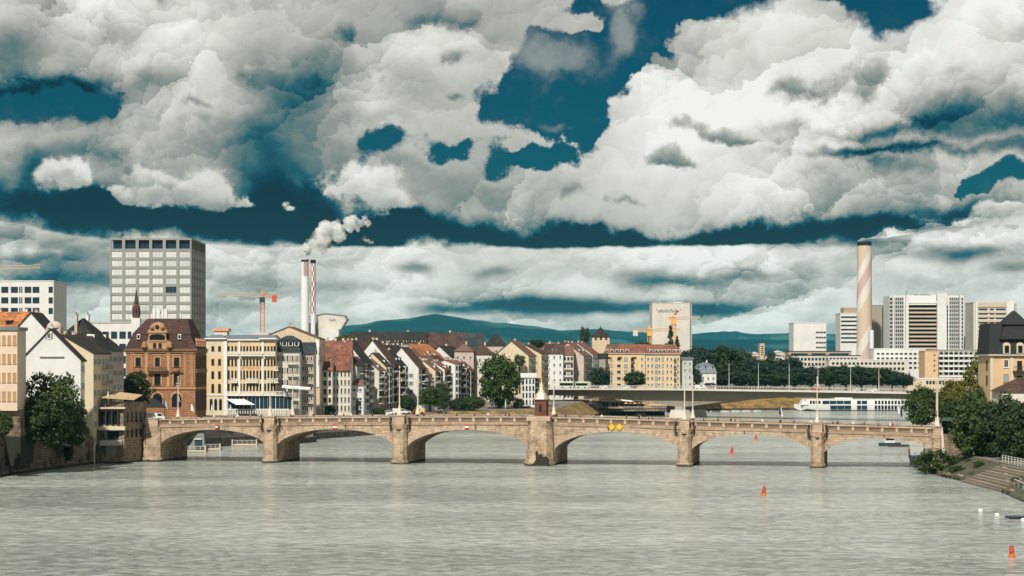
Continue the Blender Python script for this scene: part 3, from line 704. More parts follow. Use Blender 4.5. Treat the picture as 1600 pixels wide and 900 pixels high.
    po = MB(); po.box(-.29, .29, -.10, .45, -.02, 1.02); pome = po.mesh('parapet_post', 'ashlar_b')
    for i in range(n):
        x = s0 + st * (i + .5)
        if abs(x - pc[3][0]) < pc[3][1] * .8: continue
        for (xx, me, nm) in ((x, pme, 'parapet_panel'), (x - st / 2, pome, 'parapet_post')):
            o = put(me, nm, T, (xx, 0, btop(xx) - 1.31))
            sl = (btop(xx + .5) - btop(xx - .5)); o.rotation_euler = (0, -math.atan(sl), 0)
    for i in range(24):                                            # little lamps hung on the string course
        x = s0 + (s1 - s0) * (i + .4) / 24
        if any(abs(x - a) < b + .4 for a, b in pc): continue
        if i % 2: continue
        l = MB(); l.bar((x, -.15, btop(x) - 1.9), (x, -.6, btop(x) - 2.0), .06); l.lathe([(.08, btop(x) - 2.45), (.2, btop(x) - 2.2), (.12, btop(x) - 2.0)], (x, -.62), 6); l.build('wall_lamp', 'iron', T)
    return T, piers
bridge, PIERS = build_bridge()

# signs on the bridge for the boats
for px, nm in ((340, 'first arch from the left'), (524, 'second arch from the left'), (730, 'third arch from the left')):
    s = bs(px); z = bz(px, 667); T = thing('navigation_sign', f'red and white barred no-entry board above the {nm}', 'sign', bp(s, -.22, z), BE, 'navigation boards on the bridge')
    b = MB(); b.box(-.55, .55, -.06, .08, -.55, .55); b.build('board', 'red_paint', T)
    b = MB(); b.box(-.53, .53, -.075, -.058, -.2, .2); b.build('bar', 'white_paint', T)
for px, nm in ((956, 'left'), (968, 'right')):
    s = bs(px); z = bz(px, 667); b = MB(); b.prism([(-.86, 0), (0, -.86), (.86, 0), (0, .86)], 'y', -.1, .06)
    T = thing('passage_sign', f'yellow diamond board above the fourth arch, {nm} of the two', 'sign', bp(s, -.22, z), BE, 'yellow diamonds on the bridge')
    b.build('board', 'yellow_paint', T); b = MB(); b.prism([(-.99, 0), (0, -.99), (.99, 0), (0, .99)], 'y', .061, .10); b.build('backing', 'frame_dark', T)

# little chapel on the middle pier
def build_chapel():
    s = bs(845); zt = btop(s) + .15
    T = thing('bridge_chapel', 'small red brick chapel with patterned steep roof on middle bridge pier', 'chapel', bp(s, .9, zt), BE)
    h = 3.75; w = 1.42
    mat_stone('chapel_brick', (.20, .075, .05), .5, .22, .02, .4, (.06, .03, .025), .5)
    b = MB(); b.box(-w, w, -w, w, 0, h); b.box(-w - .1, w + .1, -w - .1, w + .1, 0, .35); b.build('wall', 'chapel_brick', T)
    b = MB(); b.box(-w - .28, w + .28, -w - .28, w + .28, h + .003, h + .22); b.build('cornice', 'sandstone_red', T)
    for (x, y, rz) in ((0, -w, 0), (w, 0, R(90)), (-w, 0, R(-90))):
        q = MB(); q.box(-.42, .42, -.05, .02, .9, 2.3); q.prism([(-.42, 2.3), (.42, 2.3), (0, 2.85)], 'y', -.05, .02); q.build('doorway', 'black', T, (x, y, 0), rz)
        q = MB(); q.box(-.62, -.45, -.10, .02, .6, 2.5); q.box(.45, .62, -.10, .02, .6, 2.5); q.box(-.62, .62, -.14, .02, 2.9, 3.1); q.build('door_frame', 'sandstone_red', T, (x, y, 0), rz)
    m = bpy.data.materials.new('chapel_tiles'); m.use_nodes = True; t = NT(m.node_tree); M['chapel_tiles'] = m
    tc = t.new('ShaderNodeTexCoord').outputs['Object']; x, y, z = t.sep(tc)
    rr = t.m('MAXIMUM', t.m('ABSOLUTE', x), t.m('ABSOLUTE', y)); a = t.m('DIVIDE', t.m('MINIMUM', t.m('ABSOLUTE', x), t.m('ABSOLUTE', y)), rr)
    zig = t.m('PINGPONG', t.m('MULTIPLY', z, 1.), .28)
    f = t.ss(t.m('ADD', a, t.m('MULTIPLY', zig, .8)), .62, .70)
    cellc = t.sep(t.voro(tc, 3.4, out='Color'))[0]
    edge = t.ramp(cellc, [(0., (.30, .05, .03)), (.35, (.05, .10, .05)), (.6, (.55, .32, .06)), (.85, (.10, .04, .03))], 'CONSTANT')
    t.put(t.n['Principled BSDF'].inputs['Base Color'], t.mix(f, (.50, .43, .36), edge)); t.n['Principled BSDF'].inputs['Roughness'].default_value = .45
    b = MB(); b.frustum(-w - .35, w + .35, -w - .35, w + .35, h + .223, -.72, .72, -.72, .72, h + 2.1); b.frustum(-.72, .72, -.72, .72, h + 2.1, -.10, .10, -.10, .10, h + 4.6); b.build('roof', 'chapel_tiles', T)
    b = MB(); b.lathe([(.12, h + 4.6), (.24, h + 4.8), (.1, h + 5.0), (.05, h + 5.3), (.015, h + 6.2)], (0, 0), 8); b.build('finial', 'gold', T)
build_chapel()

# ================================================================ the old town on the left bank
def text_mesh(txt, size, name, m_, parent, loc, rot=(R(90), 0, 0), depth=.03):
    c = bpy.data.curves.new(name, 'FONT'); c.body = txt; c.size = size; c.extrude = depth; c.align_x = 'CENTER'; c.resolution_u = 2
    tmp = bpy.data.objects.new('tmp_text', c); COL.objects.link(tmp); dg = bpy.context.evaluated_depsgraph_get()
    me = bpy.data.meshes.new_from_object(tmp.evaluated_get(dg)); bpy.data.objects.remove(tmp); bpy.data.curves.remove(c)
    me.materials.clear(); me.materials.append(M[m_]); o = put(me, name, parent, loc); o.rotation_euler = rot; return o

# ---- retaining wall with ruined stonework at the left edge of the picture
def retaining_wall():
    T = thing('river_wall', 'dark stained old masonry river wall below leafy tree at left edge', 'wall', (0, 0, 0))
    line = [(-125, 380), (-111.3, 436), (-109.6, 446), (-107.2, 468), (-104.0, 490), (-101.6, 500.5)]
    for i, ((xa, ya), (xb, yb)) in enumerate(zip(line, line[1:])):
        L = math.hypot(xb - xa, yb - ya); a = math.atan2(yb - ya, xb - xa); zt = 8.6 if i < 3 else 7.6
        b = MB(); b.box(0, L, -.1, 1.2, -3, zt); b.box(0, L, -.55, .1, -3, .9 + .2 * (i % 2)); b.build('wall_face', 'ashlar_wall', T, (xa, ya, 0), a)
        b = MB(); b.box(-.1, L + .1, -.3, 1.3, zt + .003, zt + .35); b.build('coping', 'rubble', T, (xa, ya, 0), a)
    b = MB(); b.box(0, 9, -.5, .4, 5.2, 5.8); b.box(1, 3.2, -.45, .3, 2.8, 4.6, 1); b.box(4, 5.6, -.3, .3, 2.6, 4.9, 1); b.build('bricked_window', ['rubble', 'ashlar_dark'], T, (-109.0, 450, 0), math.atan2(22, 2.4))
    b = MB(); b.box(-1.2, .2, -.6, 2, -3, 8.9); b.build('buttress', 'plaster_pale', T, (-104.6, 488, 0), math.atan2(22, 3.2))
retaining_wall()

front_house('apartment_house', 'cream four-storey house with tan shutters at left picture edge', -40, 27, 446, 516, 511, 14.2, sink=.2, d=8, wall='plaster_pink', roof='metal_roof', rtype='flat', floors=4, cols=8, kind='c', ww=.62, wh=2., chim=0, over=.35)
q = MB(); q.box(0, 9.6, 1.2, 13, -6, 6.0); q.build('plinth', 'ashlar_wall', [o for o in bpy.data.objects if o.get('label', '').startswith('cream four-storey')][0], (0, 0, -6.1))
front_house('town_house', 'house with bright orange tiled roof slope behind cream house, roof windows', -30, 52, 530, 515, 488, 9, d=13, wall='plaster_rose', roof='tile_orange', floors=4, cols=6, chim=2, dorm=3, dtype='d')
end_house('town_house', 'dark steep roofed house end beside orange roof, ladder up its slope', 76, 524, 520, 489, 9, 13, 9, 90, wall='plaster_white', roof='tile_dark', floors=3, cols=3)
T = end_house('gable_house', 'big white blank gable wall house above the leafy riverside tree', 126, 478, 562, 515, 8.2, 4.5, 13.6, 90, wall='plaster_white', roof='tile_dark', floors=4, cols=3, chim=1, over=.5, gabled_y=6.9)
window(T, (0, 7.3, ZA(529, 478) - 8.2), .85, 1.3, 'g', R(-90))
b = MB(); b.box(-.35, .1, 3.8, 9.4, 0, .22); b.build('ledge', 'trim_stone', T, (0, 0, ZA(558, 478) - 8.2))
T = end_house('town_house', 'tall narrow beige plaster house end rising straight from the river', 146, 500, 552, 524, 0., 13, 15.4, 84, wall='plaster_cream', roof='tile_dark', floors=6, cols=4, kind='g', balc=2, chim=2, base=4.)
b = MB(); b.box(-.25, .1, -.1, 6.2, -3, 6.4); b.box(-.12, .1, .2, 6, 6.4, 6.7); b.build('plinth', 'rubble', T)
b = MB(); cz = ZA(518, 500); b.box(1.2, 3.6, 8.6, 12.2, cz - 3, cz + .9); b.lathe([(1.9, cz + .9), (1.9, cz + 1.2), (1.6, cz + 1.9), (.9, cz + 2.4), (.2, cz + 2.6)], (2.4, 10.4), 12); b.build('round_chimney', 'plaster_rose', T)
b = MB(); b.box(.6, 1.6, 7.2, 8.2, cz - 4, cz - .4); b.build('brick_chimney', 'orange_brick', T) if 'orange_brick' in M else b.build('brick_chimney', 'sandstone_pale', T)
end_house('town_house', 'house with large dark hipped roof between white gable and sandstone palace', 158, 522, 549, 496, 8.4, 11, 17, 70, wall='plaster_rose', roof='tile_dark', rtype='hip', floors=5, cols=4, kind='g', chim=2, dorm=2)

# ---- restaurant built out over the river
def restaurant():
    Y = 504; x0, x1 = XA(147, Y), XA(194, Y); w = x1 - x0
    T = thing('riverside_restaurant', 'low riverside restaurant with dark glazed terraces and stone arched wing', 'restaurant', (x0, Y, 0), 0)
    zt = ZA(633, Y)
    b = MB(); b.box(0, w, .8, 11, -3, zt - .6); b.build('wall', 'plaster_dim', T)
    b = MB(); b.box(-.2, w + .3, -.9, .8, ZA(672, Y), ZA(666, Y)); b.box(-.2, w + .3, -.6, .8, zt - .9, zt - .5); b.build('terrace_slab', 'plaster_cream', T)
    b = MB(); b.box(.3, w - .5, -.9, .8, ZA(696, Y), ZA(688, Y)); b.build('lower_balcony', 'plaster_grey', T)
    b = MB(); b.box(0, w, -.4, .8, -3, ZA(713, Y)); b.build('river_wall', 'rubble', T)
    for k in range(5):
        q = MB(); q.box(w * k / 5 + .12, w * (k + 1) / 5 - .12, .62, .79, ZA(663, Y), ZA(644, Y)); q.build('glazing', 'pane', T)
    for k in range(6):
        q = MB(); q.box(w * k / 5 - .1, w * k / 5 + .1, -.5, .78, ZA(665, Y), zt - .9); q.build('post', 'frame_dark', T)
    q = MB(); q.box(.8, 2.4, .55, .78, ZA(687, Y), ZA(676, Y)); q.build('window', 'pane_blue', T)
    q = MB(); q.box(3.2, w - .3, .6, .79, ZA(687, Y), ZA(674, Y)); q.build('glazing', 'pane', T)
    q = MB()
    for k in range(15): q.bar((w * k / 14, -.4, zt - .5), (w * k / 14, -.4, zt + .75), .06)
    q.bar((0, -.4, zt + .75), (w, -.4, zt + .75), .08); q.build('railing', 'iron', T)
    # stone wing, turned toward the bridge
    wl = 12.; a = math.atan2(11.2, 3.2)
    b = MB(); b.box(0, wl, .0, 6, -3, zt + .6); b.build('stone_wing', 'rubble', T, (w, .2, 0), a)
    for k in range(5):
        x = 1.2 + k * 2.35
        q = MB(); q.box(x, x + 1.25, -.05, .06, ZA(661, Y), ZA(648, Y)); q.prism([(x, ZA(648, Y)), (x + 1.25, ZA(648, Y)), (x + 1.0, ZA(645.2, Y)), (x + .62, ZA(644, Y)), (x + .25, ZA(645.2, Y))], 'y', -.05, .06); q.build('arched_window', 'pane', T, (w, .2, 0), a)
        q = MB(); q.box(x + .1, x + 1.1, -.05, .06, ZA(684, Y), ZA(672, Y)); q.build('window', 'pane', T, (w, .2, 0), a)
    # pergola with a tan awning on the roof terrace
    q = MB(); za, zb = ZA(622, Y), ZA(613, Y)
    for (x, y) in ((2.4, 0), (w + 1, 0), (2.4, 9), (w + 1.6, 9)): q.bar((x, y, zt - .6), (x, y, za), .16)
    q.build('pergola_post', 'frame_dark', T)
    q = MB(); q.add([(2.0, -.6, za), (w + 2.6, -.6, za - .5), (w + 2.8, 9.5, zb - .9), (2.2, 9.5, zb), (2.0, -.6, za + .2), (w + 2.6, -.6, za - .3), (w + 2.8, 9.5, zb - .7), (2.2, 9.5, zb + .2)],
                    [(0, 3, 2, 1), (4, 5, 6, 7), (0, 1, 5, 4), (1, 2, 6, 5), (2, 3, 7, 6), (3, 0, 4, 7)]); q.build('awning', 'awning_tan', T)
    q = MB(); q.lathe([(.05, zt), (.07, zt + 1.), (.32, zt + 1.2), (.1, zt + 3.2), (.02, zt + 3.4)], (3.2, 1.0), 8); q.build('parasol', 'awning_white', T)
restaurant()

# ---- sandstone palace at the bridgehead
def palace():
    Y = 592; gz = 8.9; x0, x1 = XA(197, Y), XA(305, Y); w = x1 - x0; d = 21.
    T = thing('sandstone_palace', 'ornate reddish sandstone palace with dark mansard roof and scrolled gable', 'building', (x0, Y, gz), 0)
    Z = lambda py: ZA(py, Y) - gz
    X = lambda px: XA(px, Y) - x0
    mat_stone('sandstone_block', (.33, .165, .085), 2.2, .55, .05, .25, (.14, .06, .03), .35)
    b = MB(); b.box(0, w, 0, d, -4, Z(548)); b.build('wall', 'sandstone_block', T)
    b = MB(); b.box(-.6, w + .6, -.6, d + .6, Z(548) + .003, Z(545)); b.box(-.3, w + .3, -.3, d + .3, Z(551.5), Z(548) - .003); b.build('cornice', 'sandstone_dark', T)
    b = MB(); b.box(-.2, w + .2, -.25, d + .2, Z(608), Z(605.5)); b.build('string_course', 'sandstone_pale', T)
    r = MB(); zk = Z(522)
    r.frustum(-.3, w + .3, -.3, d + .3, Z(545) + .003, 1.6, w - 1.6, 1.6, d - 1.6, zk); r.frustum(1.4, w - 1.4, 1.4, d - 1.4, zk + .003, 4.9, w - 3.1, 6.5, d - 6.5, Z(497)); R_ = r.build('roof', 'tile_dark_red', T)
    for x in (X(216), X(280)):
        q = MB(); q.box(x - .45, x + .45, .3, 2.5, Z(530), Z(522)); q.box(x - .3, x + .3, .24, .32, Z(528.5), Z(523.5), 1); q.build('dormer', ['trim_white', 'pane'], R_)
    for px, a_, wd in ((232, 482, .45), (238.5, 481, .5), (246, 483, .35), (250, 481.5, .5), (228, 489, .2), (274, 488, .2)): q = MB(); x = X(px); q.box(x - wd, x + wd, 9, 10, Z(500), Z(a_)); q.build('roof_vent', 'white_paint', R_)
    # scrolled gable
    xc = X(246); gp = []
    prof = [(24, 545), (24, 541), (20, 536), (15.5, 533), (13.5, 528), (13, 522), (15, 521), (15, 518), (12, 514), (9, 507.5), (5, 504.2), (0, 503)]
    for (dx, py) in prof: gp.append((xc + dx * Y / FPX, Z(py)))
    for (dx, py) in reversed(prof[:-1]): gp.append((xc - dx * Y / FPX, Z(py)))
    b = MB(); b.prism(gp, 'y', -.42, 3.0); G = b.build('gable', 'sandstone_pale', T)
    q = MB(); q.box(xc - 2.2, xc + 2.2, -.5, -.41, Z(531), Z(524.5)); q.prism([(xc - 2.2, Z(524.5)), (xc + 2.2, Z(524.5)), (xc + 1.4, Z(522.6)), (xc, Z(522)), (xc - 1.4, Z(522.6))], 'y', -.5, -.41); q.build('window', 'pane', G)
    for dx in (-4, 4.5): window(G, (xc + dx * Y / FPX, -.42, Z(543)), .85, 1.25, 'd')
    q = MB(); q.cyl((xc, -.55, Z(511)), (xc, -.41, Z(511)), .62, None, 12); q.build('oculus', 'black', G)
    for dx in (-1, 1): q = MB(); q.lathe([(.45, Z(514.5)), (.7, Z(512.5)), (.5, Z(510)), (.2, Z(508))], (xc + dx * 1.5, -.5), 8); q.build('scroll', 'sandstone', G)
    for sg in (-1, 1):
        q = MB(); q.lathe([(.3, Z(545)), (.9, Z(543.5)), (1.0, Z(541)), (.6, Z(538.5)), (.75, Z(536)), (.2, Z(533.5))], (xc + sg * 3.6, -.55), 8); q.build('scroll', 'sandstone', G)
    q = MB(); q.box(xc - 2.6, xc + 2.6, -.6, -.41, Z(534), Z(532.6)); q.box(xc - 2.8, xc + 2.8, -.62, -.41, Z(520.6), Z(519.2)); q.build('moulding', 'sandstone', G)
    # windows with stone surrounds
    for (px, a, c, wd) in ((216, 572, 558.5, 1.45), (246, 573, 558.5, 1.3), (276, 572.5, 558.5, 1.45), (216, 602, 585, 1.5), (246, 601, 584, 1.7), (276, 601, 584, 1.6)):
        q = MB(); xx = X(px); h = Z(c) - Z(a); q.box(xx - wd / 2 - .45, xx + wd / 2 + .45, -.14, .05, Z(a) - .3, Z(c) + .6); q.box(xx - wd / 2 - .7, xx + wd / 2 + .7, -.34, .05, Z(c) + .6, Z(c) + .95); q.build('window_surround', 'sandstone_pale', T)
        window(T, (xx, -.15, Z(a)), wd, h, 'd')
    for px in (216, 276):
        q = MB(); xx = X(px); q.lathe([(.2, Z(584)), (1.0, Z(581.5)), (1.2, Z(579)), (.7, Z(576.5)), (.3, Z(575.5))], (xx, -.35), 10); q.build('cartouche', 'sandstone_dark', T)
        for sg in (-1, 1): q = MB(); q.cyl((xx + sg * .8, -.3, Z(580)), (xx + sg * 1.9, -.25, Z(583)), .35, .2, 6); q.build('cartouche_wing', 'sandstone_dark', T)
    for px in (206, 229, 263, 289, 300):
        q = MB(); xx = X(px); q.box(xx - .4, xx + .4, -.12, .05, Z(604), Z(552)); q.box(xx - .55, xx + .55, -.22, .05, Z(553.5), Z(551.6)); q.build('pilaster', 'sandstone_pale' if px in (229, 263) else 'sandstone', T)
    q = MB(); x0b, x1b = X(231), X(262); q.box(x0b, x1b, -1.5, .05, Z(580), Z(577.5)); q.box(x0b, x1b, -1.5, -1.3, Z(577.5), Z(572.5)); q.box(x0b + .3, x1b - .3, -1.1, .05, Z(583), Z(580) - .003)
    for k in range(9): q.lathe([(.09, Z(577.4)), (.15, Z(576)), (.08, Z(573))], (x0b + (x1b - x0b) * (k + .5) / 9, -1.56), 6)
    q.build('balcony', 'sandstone_dark', T)
    for px in (212, 246, 276):
        xx = X(px); q = MB(); r_ = 1.35; zc = Z(622)
        arc = [(xx + r_ * math.cos(t), zc + r_ * math.sin(t)) for t in [math.pi * k / 10 for k in range(11)]]
        q.prism([(xx - r_, Z(636)), (xx + r_, Z(636))] + arc, 'y', -.04, .05); q.build('arched_window', 'pane', T)
        q = MB()
        for k in range(10):
            t0, t1 = math.pi * k / 10 + .02, math.pi * (k + 1) / 10 - .02
            q.prism([(xx + r * math.cos(t), zc + r * math.sin(t)) for r, t in ((r_, t0), (r_ * 1.42, t0), (r_ * 1.42, t1), (r_, t1))], 'y', -.16, .05)
        q.build('arch_ring', 'sandstone_pale', T)
    # the side toward the river: tall narrow bays
    for k in range(6):
        yy = 1.6 + k * 3.3
        for (a, c) in ((602, 557), (640, 612)):
            q = MB(); q.box(-.03, .05, yy, yy + 1.3, Z(a), Z(c)); q.build('side_window', 'pane', T, (w, 0, 0))
            q = MB(); q.box(0, .3, yy + 1.45, yy + 2.0, Z(a) - .5, Z(c) + .5); q.build('mullion', 'sandstone_dark', T, (w, 0, 0))
    q = MB(); q.box(0, .4, .4, d - .4, Z(583), Z(576)); q.build('side_balcony', 'sandstone_dark', T, (w, 0, 0))
    for k in range(4):
        q = MB(); q.box(w - .2, w + .5, 2 + k * 4.6, 3.6 + k * 4.6, Z(541), Z(532)); q.add([(w - .3, 1.8 + k * 4.6, Z(532)), (w + .8, 1.8 + k * 4.6, Z(533)), (w + .8, 3.8 + k * 4.6, Z(533)), (w - .3, 3.8 + k * 4.6, Z(532)), (w - .3, 2.8 + k * 4.6, Z(527))], [(0, 1, 4), (1, 2, 4), (2, 3, 4), (3, 0, 4), (3, 2, 1, 0)]); q.build('side_dormer', 'sandstone', R_)
palace()

# ---- yellow grand hotel
def hotel():
    Y = 655; gz = 8.2; xw, xm, xe = XA(322, Y), XA(350, Y), XA(430, Y)
    T = thing('grand_hotel', 'long yellow hotel with white balconies, slate roof and lettering on front', 'hotel', (xw, Y, gz), 0)
    Z = lambda py: ZA(py, Y) - gz
    X = lambda px: XA(px, Y) - xw
    a, e = X(350), X(430)
    b = MB(); b.box(0, a, 0, 16, -4, Z(530)); b.build('wall', 'plaster_cream', T)
    b = MB(); b.box(a, e, .6, 16, -4, Z(532)); b.build('wall', 'plaster_yellow', T)
    b = MB(); b.box(0.02, a, -.06, .02, Z(616), Z(556)); b.build('wall_field', 'plaster_yellow', T)
    b = MB(); b.box(-.4, a + .8, -.7, 16.4, Z(530) + .003, Z(528)); b.box(a + .8, e + .5, 0, 16.4, Z(532) + .003, Z(530)); b.box(X(405), X(432), -.5, 8, Z(530) + .003, Z(528)); b.build('eaves', 'trim_white', T)
    r = MB(); r.frustum(-.2, a + .4, -.4, 16, Z(528) + .003, 1.5, a - 1, 4, 12, Z(522.5)); r.frustum(a, e + .3, .2, 16, Z(530) + .003, a + .2, e - .5, 4, 12, Z(523)); R_ = r.build('roof', 'metal_roof', T)
    q = MB(); q.box(X(331), X(352), 4, 9, Z(524), Z(517)); q.build('roof_hut', 'plaster_pale', R_); q = MB(); q.box(X(330), X(355), 3.6, 9.4, Z(517) + .003, Z(513)); q.build('roof_awning', 'awning_orange', R_)
    q = MB(); q.box(X(392), X(417), 5, 10, Z(525), Z(519.5)); q.build('lift_hut', 'concrete_pale', R_)
    for px in (373.5, 410): q = MB(); q.box(X(px) - .35, X(px) + .35, .38, .65, Z(616), Z(532)); q.build('pilaster', 'trim_white', T)
    q = MB(); q.box(a - .1, a + .95, -.12, .62, -4, Z(532)); q.build('corner_pier', 'trim_white', T)
    cols = [357, 362.5, 368, 376, 381, 386, 391.2, 396.4, 401.6, 406.8, 414, 419, 424.2, 428.6]
    for (za, zb) in ((548, 541), (571, 561), (591.5, 579), (611, 599.5)):
        for c in cols: window(T, (X(c), .6, Z(za)), .52, Z(zb) - Z(za), 'd')
    for (za, zb) in ((548, 541), (570, 561), (591, 580), (613, 600)):
        for c in (332.5, 343): window(T, (X(c), -.06 if za > 550 else 0, Z(za)), .8, Z(zb) - Z(za), 'd')
    def balcony(p0, p1, za, dep=1.0):
        q = MB(); x0, x1 = X(p0), X(p1); zt = za + 1.05
        q.box(x0, x1, .6 - dep, .6, za - .3, za); q.box(x0, x1, .6 - dep - .05, .6 - dep + .1, zt, zt + .14)
        n = max(3, int((x1 - x0) / .42))
        for k in range(n): q.box(x0 + (x1 - x0) * (k + .3) / n, x0 + (x1 - x0) * (k + .7) / n, .6 - dep, .6 - dep + .08, za, zt)
        for k in range(max(2, int((x1 - x0) / 1.6))): q.box(x0 + .4 + k * 1.6, x0 + .6 + k * 1.6, .6 - dep + .15, .6, za - .75, za - .3, 1)
        q.build('balcony', ['trim_white', 'frame_dark'], T)
    for p0, p1 in ((355, 373), (376, 410), (413, 430)): balcony(p0, p1, Z(555))
    balcony(361, 371, Z(597)); balcony(385, 403, Z(597)); balcony(417, 427, Z(597)); balcony(428.5, 435, Z(578)); balcony(428.5, 435, Z(597))
    balcony(355, 432, Z(617), 1.6); balcony(432, 458, Z(617), 1.6)
    for px in (330, 337, 344.5):
        q = MB(); x = X(px); q.box(x - .45, x + .45, -.05, .02, Z(641), Z(626)); q.prism([(x - .45, Z(626)), (x + .45, Z(626)), (x + .3, Z(623.8)), (x, Z(623)), (x - .3, Z(623.8))], 'y', -.05, .02); q.build('arched_window', 'pane', T)
    q = MB(); q.box(-.1, a, -.2, .02, Z(618), Z(616)); q.build('string_course', 'trim_white', T)
    # glazed ground floor
    q = MB(); q.box(a + 1, X(458), -.9, .58, -4, Z(640)); q.build('terrace', 'trim_stone', T)
    for k in range(17):
        x = a + 1.2 + (X(456) - a - 1.2) * k / 16
        q = MB(); q.box(x - .08, x + .08, -.5, .58, Z(640), Z(619.5)); q.build('post', 'trim_white' if k % 4 == 0 else 'steel_grey', T)
        if k < 16: q = MB(); q.box(x + .1, x + (X(456) - a - 1.2) / 16 - .1, -.38, -.3, Z(639), Z(620)); q.build('glazing', 'pane_blue', T)
    q = MB(); q.add([(X(354), -.7, Z(624)), (X(382), -.7, Z(624)), (X(401), -5, Z(632)), (X(372), -5, Z(632)), (X(354), -.7, Z(624) + .12), (X(382), -.7, Z(624) + .12), (X(401), -5, Z(632) + .12), (X(372), -5, Z(632) + .12)],
                    [(0, 3, 2, 1), (4, 5, 6, 7), (0, 1, 5, 4), (1, 2, 6, 5), (2, 3, 7, 6), (3, 0, 4, 7)]); q.build('awning', 'awning_white', T)
    text_mesh('LES TROIS ROIS', 1.0, 'lettering', 'lettering_orange', T, (X(391.5), .52, Z(576.8)))
    q = MB(); n = 26
    for k in range(n): x = X(354) + (X(452) - X(354)) * k / (n - 1); q.box(x - .12, x + .12, -3.2, -3.05, Z(646), Z(640))
    q.box(X(353), X(453), -3.3, -3., Z(640), Z(638.5)); q.build('terrace_balustrade', 'trim_white', T)
hotel()
T = front_house('town_house', 'grey white house with black mansard dormers next to the yellow hotel', 430.5, 468, 661, 550, 524, 7.8, d=14, wall='plaster_pale', roof='slate', rtype='mansard', floors=5, cols=5, kind='s', ww=.62, wh=1.9, chim=0, dorm=4, balc=2)
def awning(px0, px1, Y, pya, pyb, label, drop=.8):
    T = thing('sun_awning', label, 'awning', (XA(px0, Y), Y, ZA(pyb, Y)), 0)
    w = XA(px1, Y) - XA(px0, Y); h = ZA(pya, Y) - ZA(pyb, Y)
    q = MB(); q.add([(0, 0, h), (w, 0, h * .4), (w, -3, 0), (0, -3, h * .6), (0, 0, h + .1), (w, 0, h * .4 + .1), (w, -3, .1), (0, -3, h * .6 + .1)], [(0, 3, 2, 1), (4, 5, 6, 7), (0, 1, 5, 4), (1, 2, 6, 5), (2, 3, 7, 6), (3, 0, 4, 7)]); q.build('canopy', 'awning_white', T)
    q = MB(); n = int(w / .5)
    for k in range(n): q.prism([(w * k / n, h * .6 * (1 - k / n)), (w * (k + 1) / n, h * .6 * (1 - k / n)), (w * (k + .5) / n, h * .6 * (1 - k / n) - drop * .6)], 'y', -3.04, -2.98)
    q.build('valance', 'awning_white', T)
    q = MB()
    for x in (.2, w - .2): q.bar((x, -2.8, -5), (x, -2.8, .1), .1)
    q.build('post', 'iron', T)
awning(442, 485, 654, 602, 608, 'broad white awning spread over terrace between hotel and pink house')
front_house('town_house', 'narrow pinkish house with dark balconies and black roof left of sign wall', 465, 490, 668, 552, 536, 7.4, d=9, wall='plaster_rose', roof='slate', floors=6, cols=4, kind='s', ww=.6, balc=2, chim=0)
T = end_house('town_house', 'tall beige gable house carrying a vertical white letter sign', 499.5, 694, 530, 511, 7.5, 14, 20.5, 88, wall='plaster_beige', roof='tile_old', floors=6, cols=4, chim=3, over=.3)
q = MB(); Zs = lambda py: ZA(py, 694) - 7.5
q.box(-.3, .02, .15, 1.35, Zs(605), Zs(531)); S_ = q.build('letter_sign', 'trim_white', T)
text_mesh('HOTEL', 1.9, 'lettering', 'black', S_, (-.34, .40, Zs(557)), (R(90), R(90), R(-90)))

# ---- houses beyond the bridge, along the quay
front_house('town_house', 'house with broad speckled red roof and pale bay windows, white gable end', 519, 548, 706, 577, 536, 6.8, d=11, wall='plaster_pale', roof='tile_red', floors=5, cols=5, kind='f', ww=.6, wh=1.9, chim=1)
front_house('town_house', 'narrow white house with orange arched loggias under a red lean roof', 504, 519, 701, 578, 566, 6.8, d=8, wall='plaster_white', roof='tile_red', floors=5, cols=2, kind='o', ww=.9, wh=1.7, chim=1)
front_house('town_house', 'higher red tiled roof behind the loggia house, stone chimneys', 497, 546, 728, 570, 533, 6.8, d=14, wall='plaster_rose', roof='tile_red', floors=4, cols=4, chim=3)
T = front_house('gate_house', 'white corner house with red turret roof and dark archway', 549, 568, 712, 602, 591, 6.8, d=8, wall='plaster_white', roof='tile_red', rtype='hip', floors=3, cols=2, chim=0, wh=1.1)
q = MB(); q.prism([(1.6, 0), (3.4, 0), (3.4, 4.6), (3.1, 5.5), (2.5, 5.9), (1.9, 5.5), (1.6, 4.6)], 'y', -.06, .05); q.build('archway', 'black', T)
def cs(s, back=0.):
    f = 1.06
    return ((-62 + .38 * s - .925 * back) * f, (668 + .925 * s + .38 * back) * f)
def quay_house(label, s, w, pye, pyr, d, back=0., rot=67.7, **kw):
    x, y = cs(s, back); gz = 6.6
    return house('town_house', label, (x, y, gz), R(rot), w, d, ZA(pye, y) - gz, ZA(pyr, y) - gz, group='quay houses beyond the bridge', **kw)
ORD = ['first', 'second', 'third', 'fourth', 'fifth', 'sixth', 'seventh', 'eighth', 'ninth', 'tenth', 'eleventh', 'twelfth', 'thirteenth', 'fourteenth', 'fifteenth', 'sixteenth', 'seventeenth', 'eighteenth']
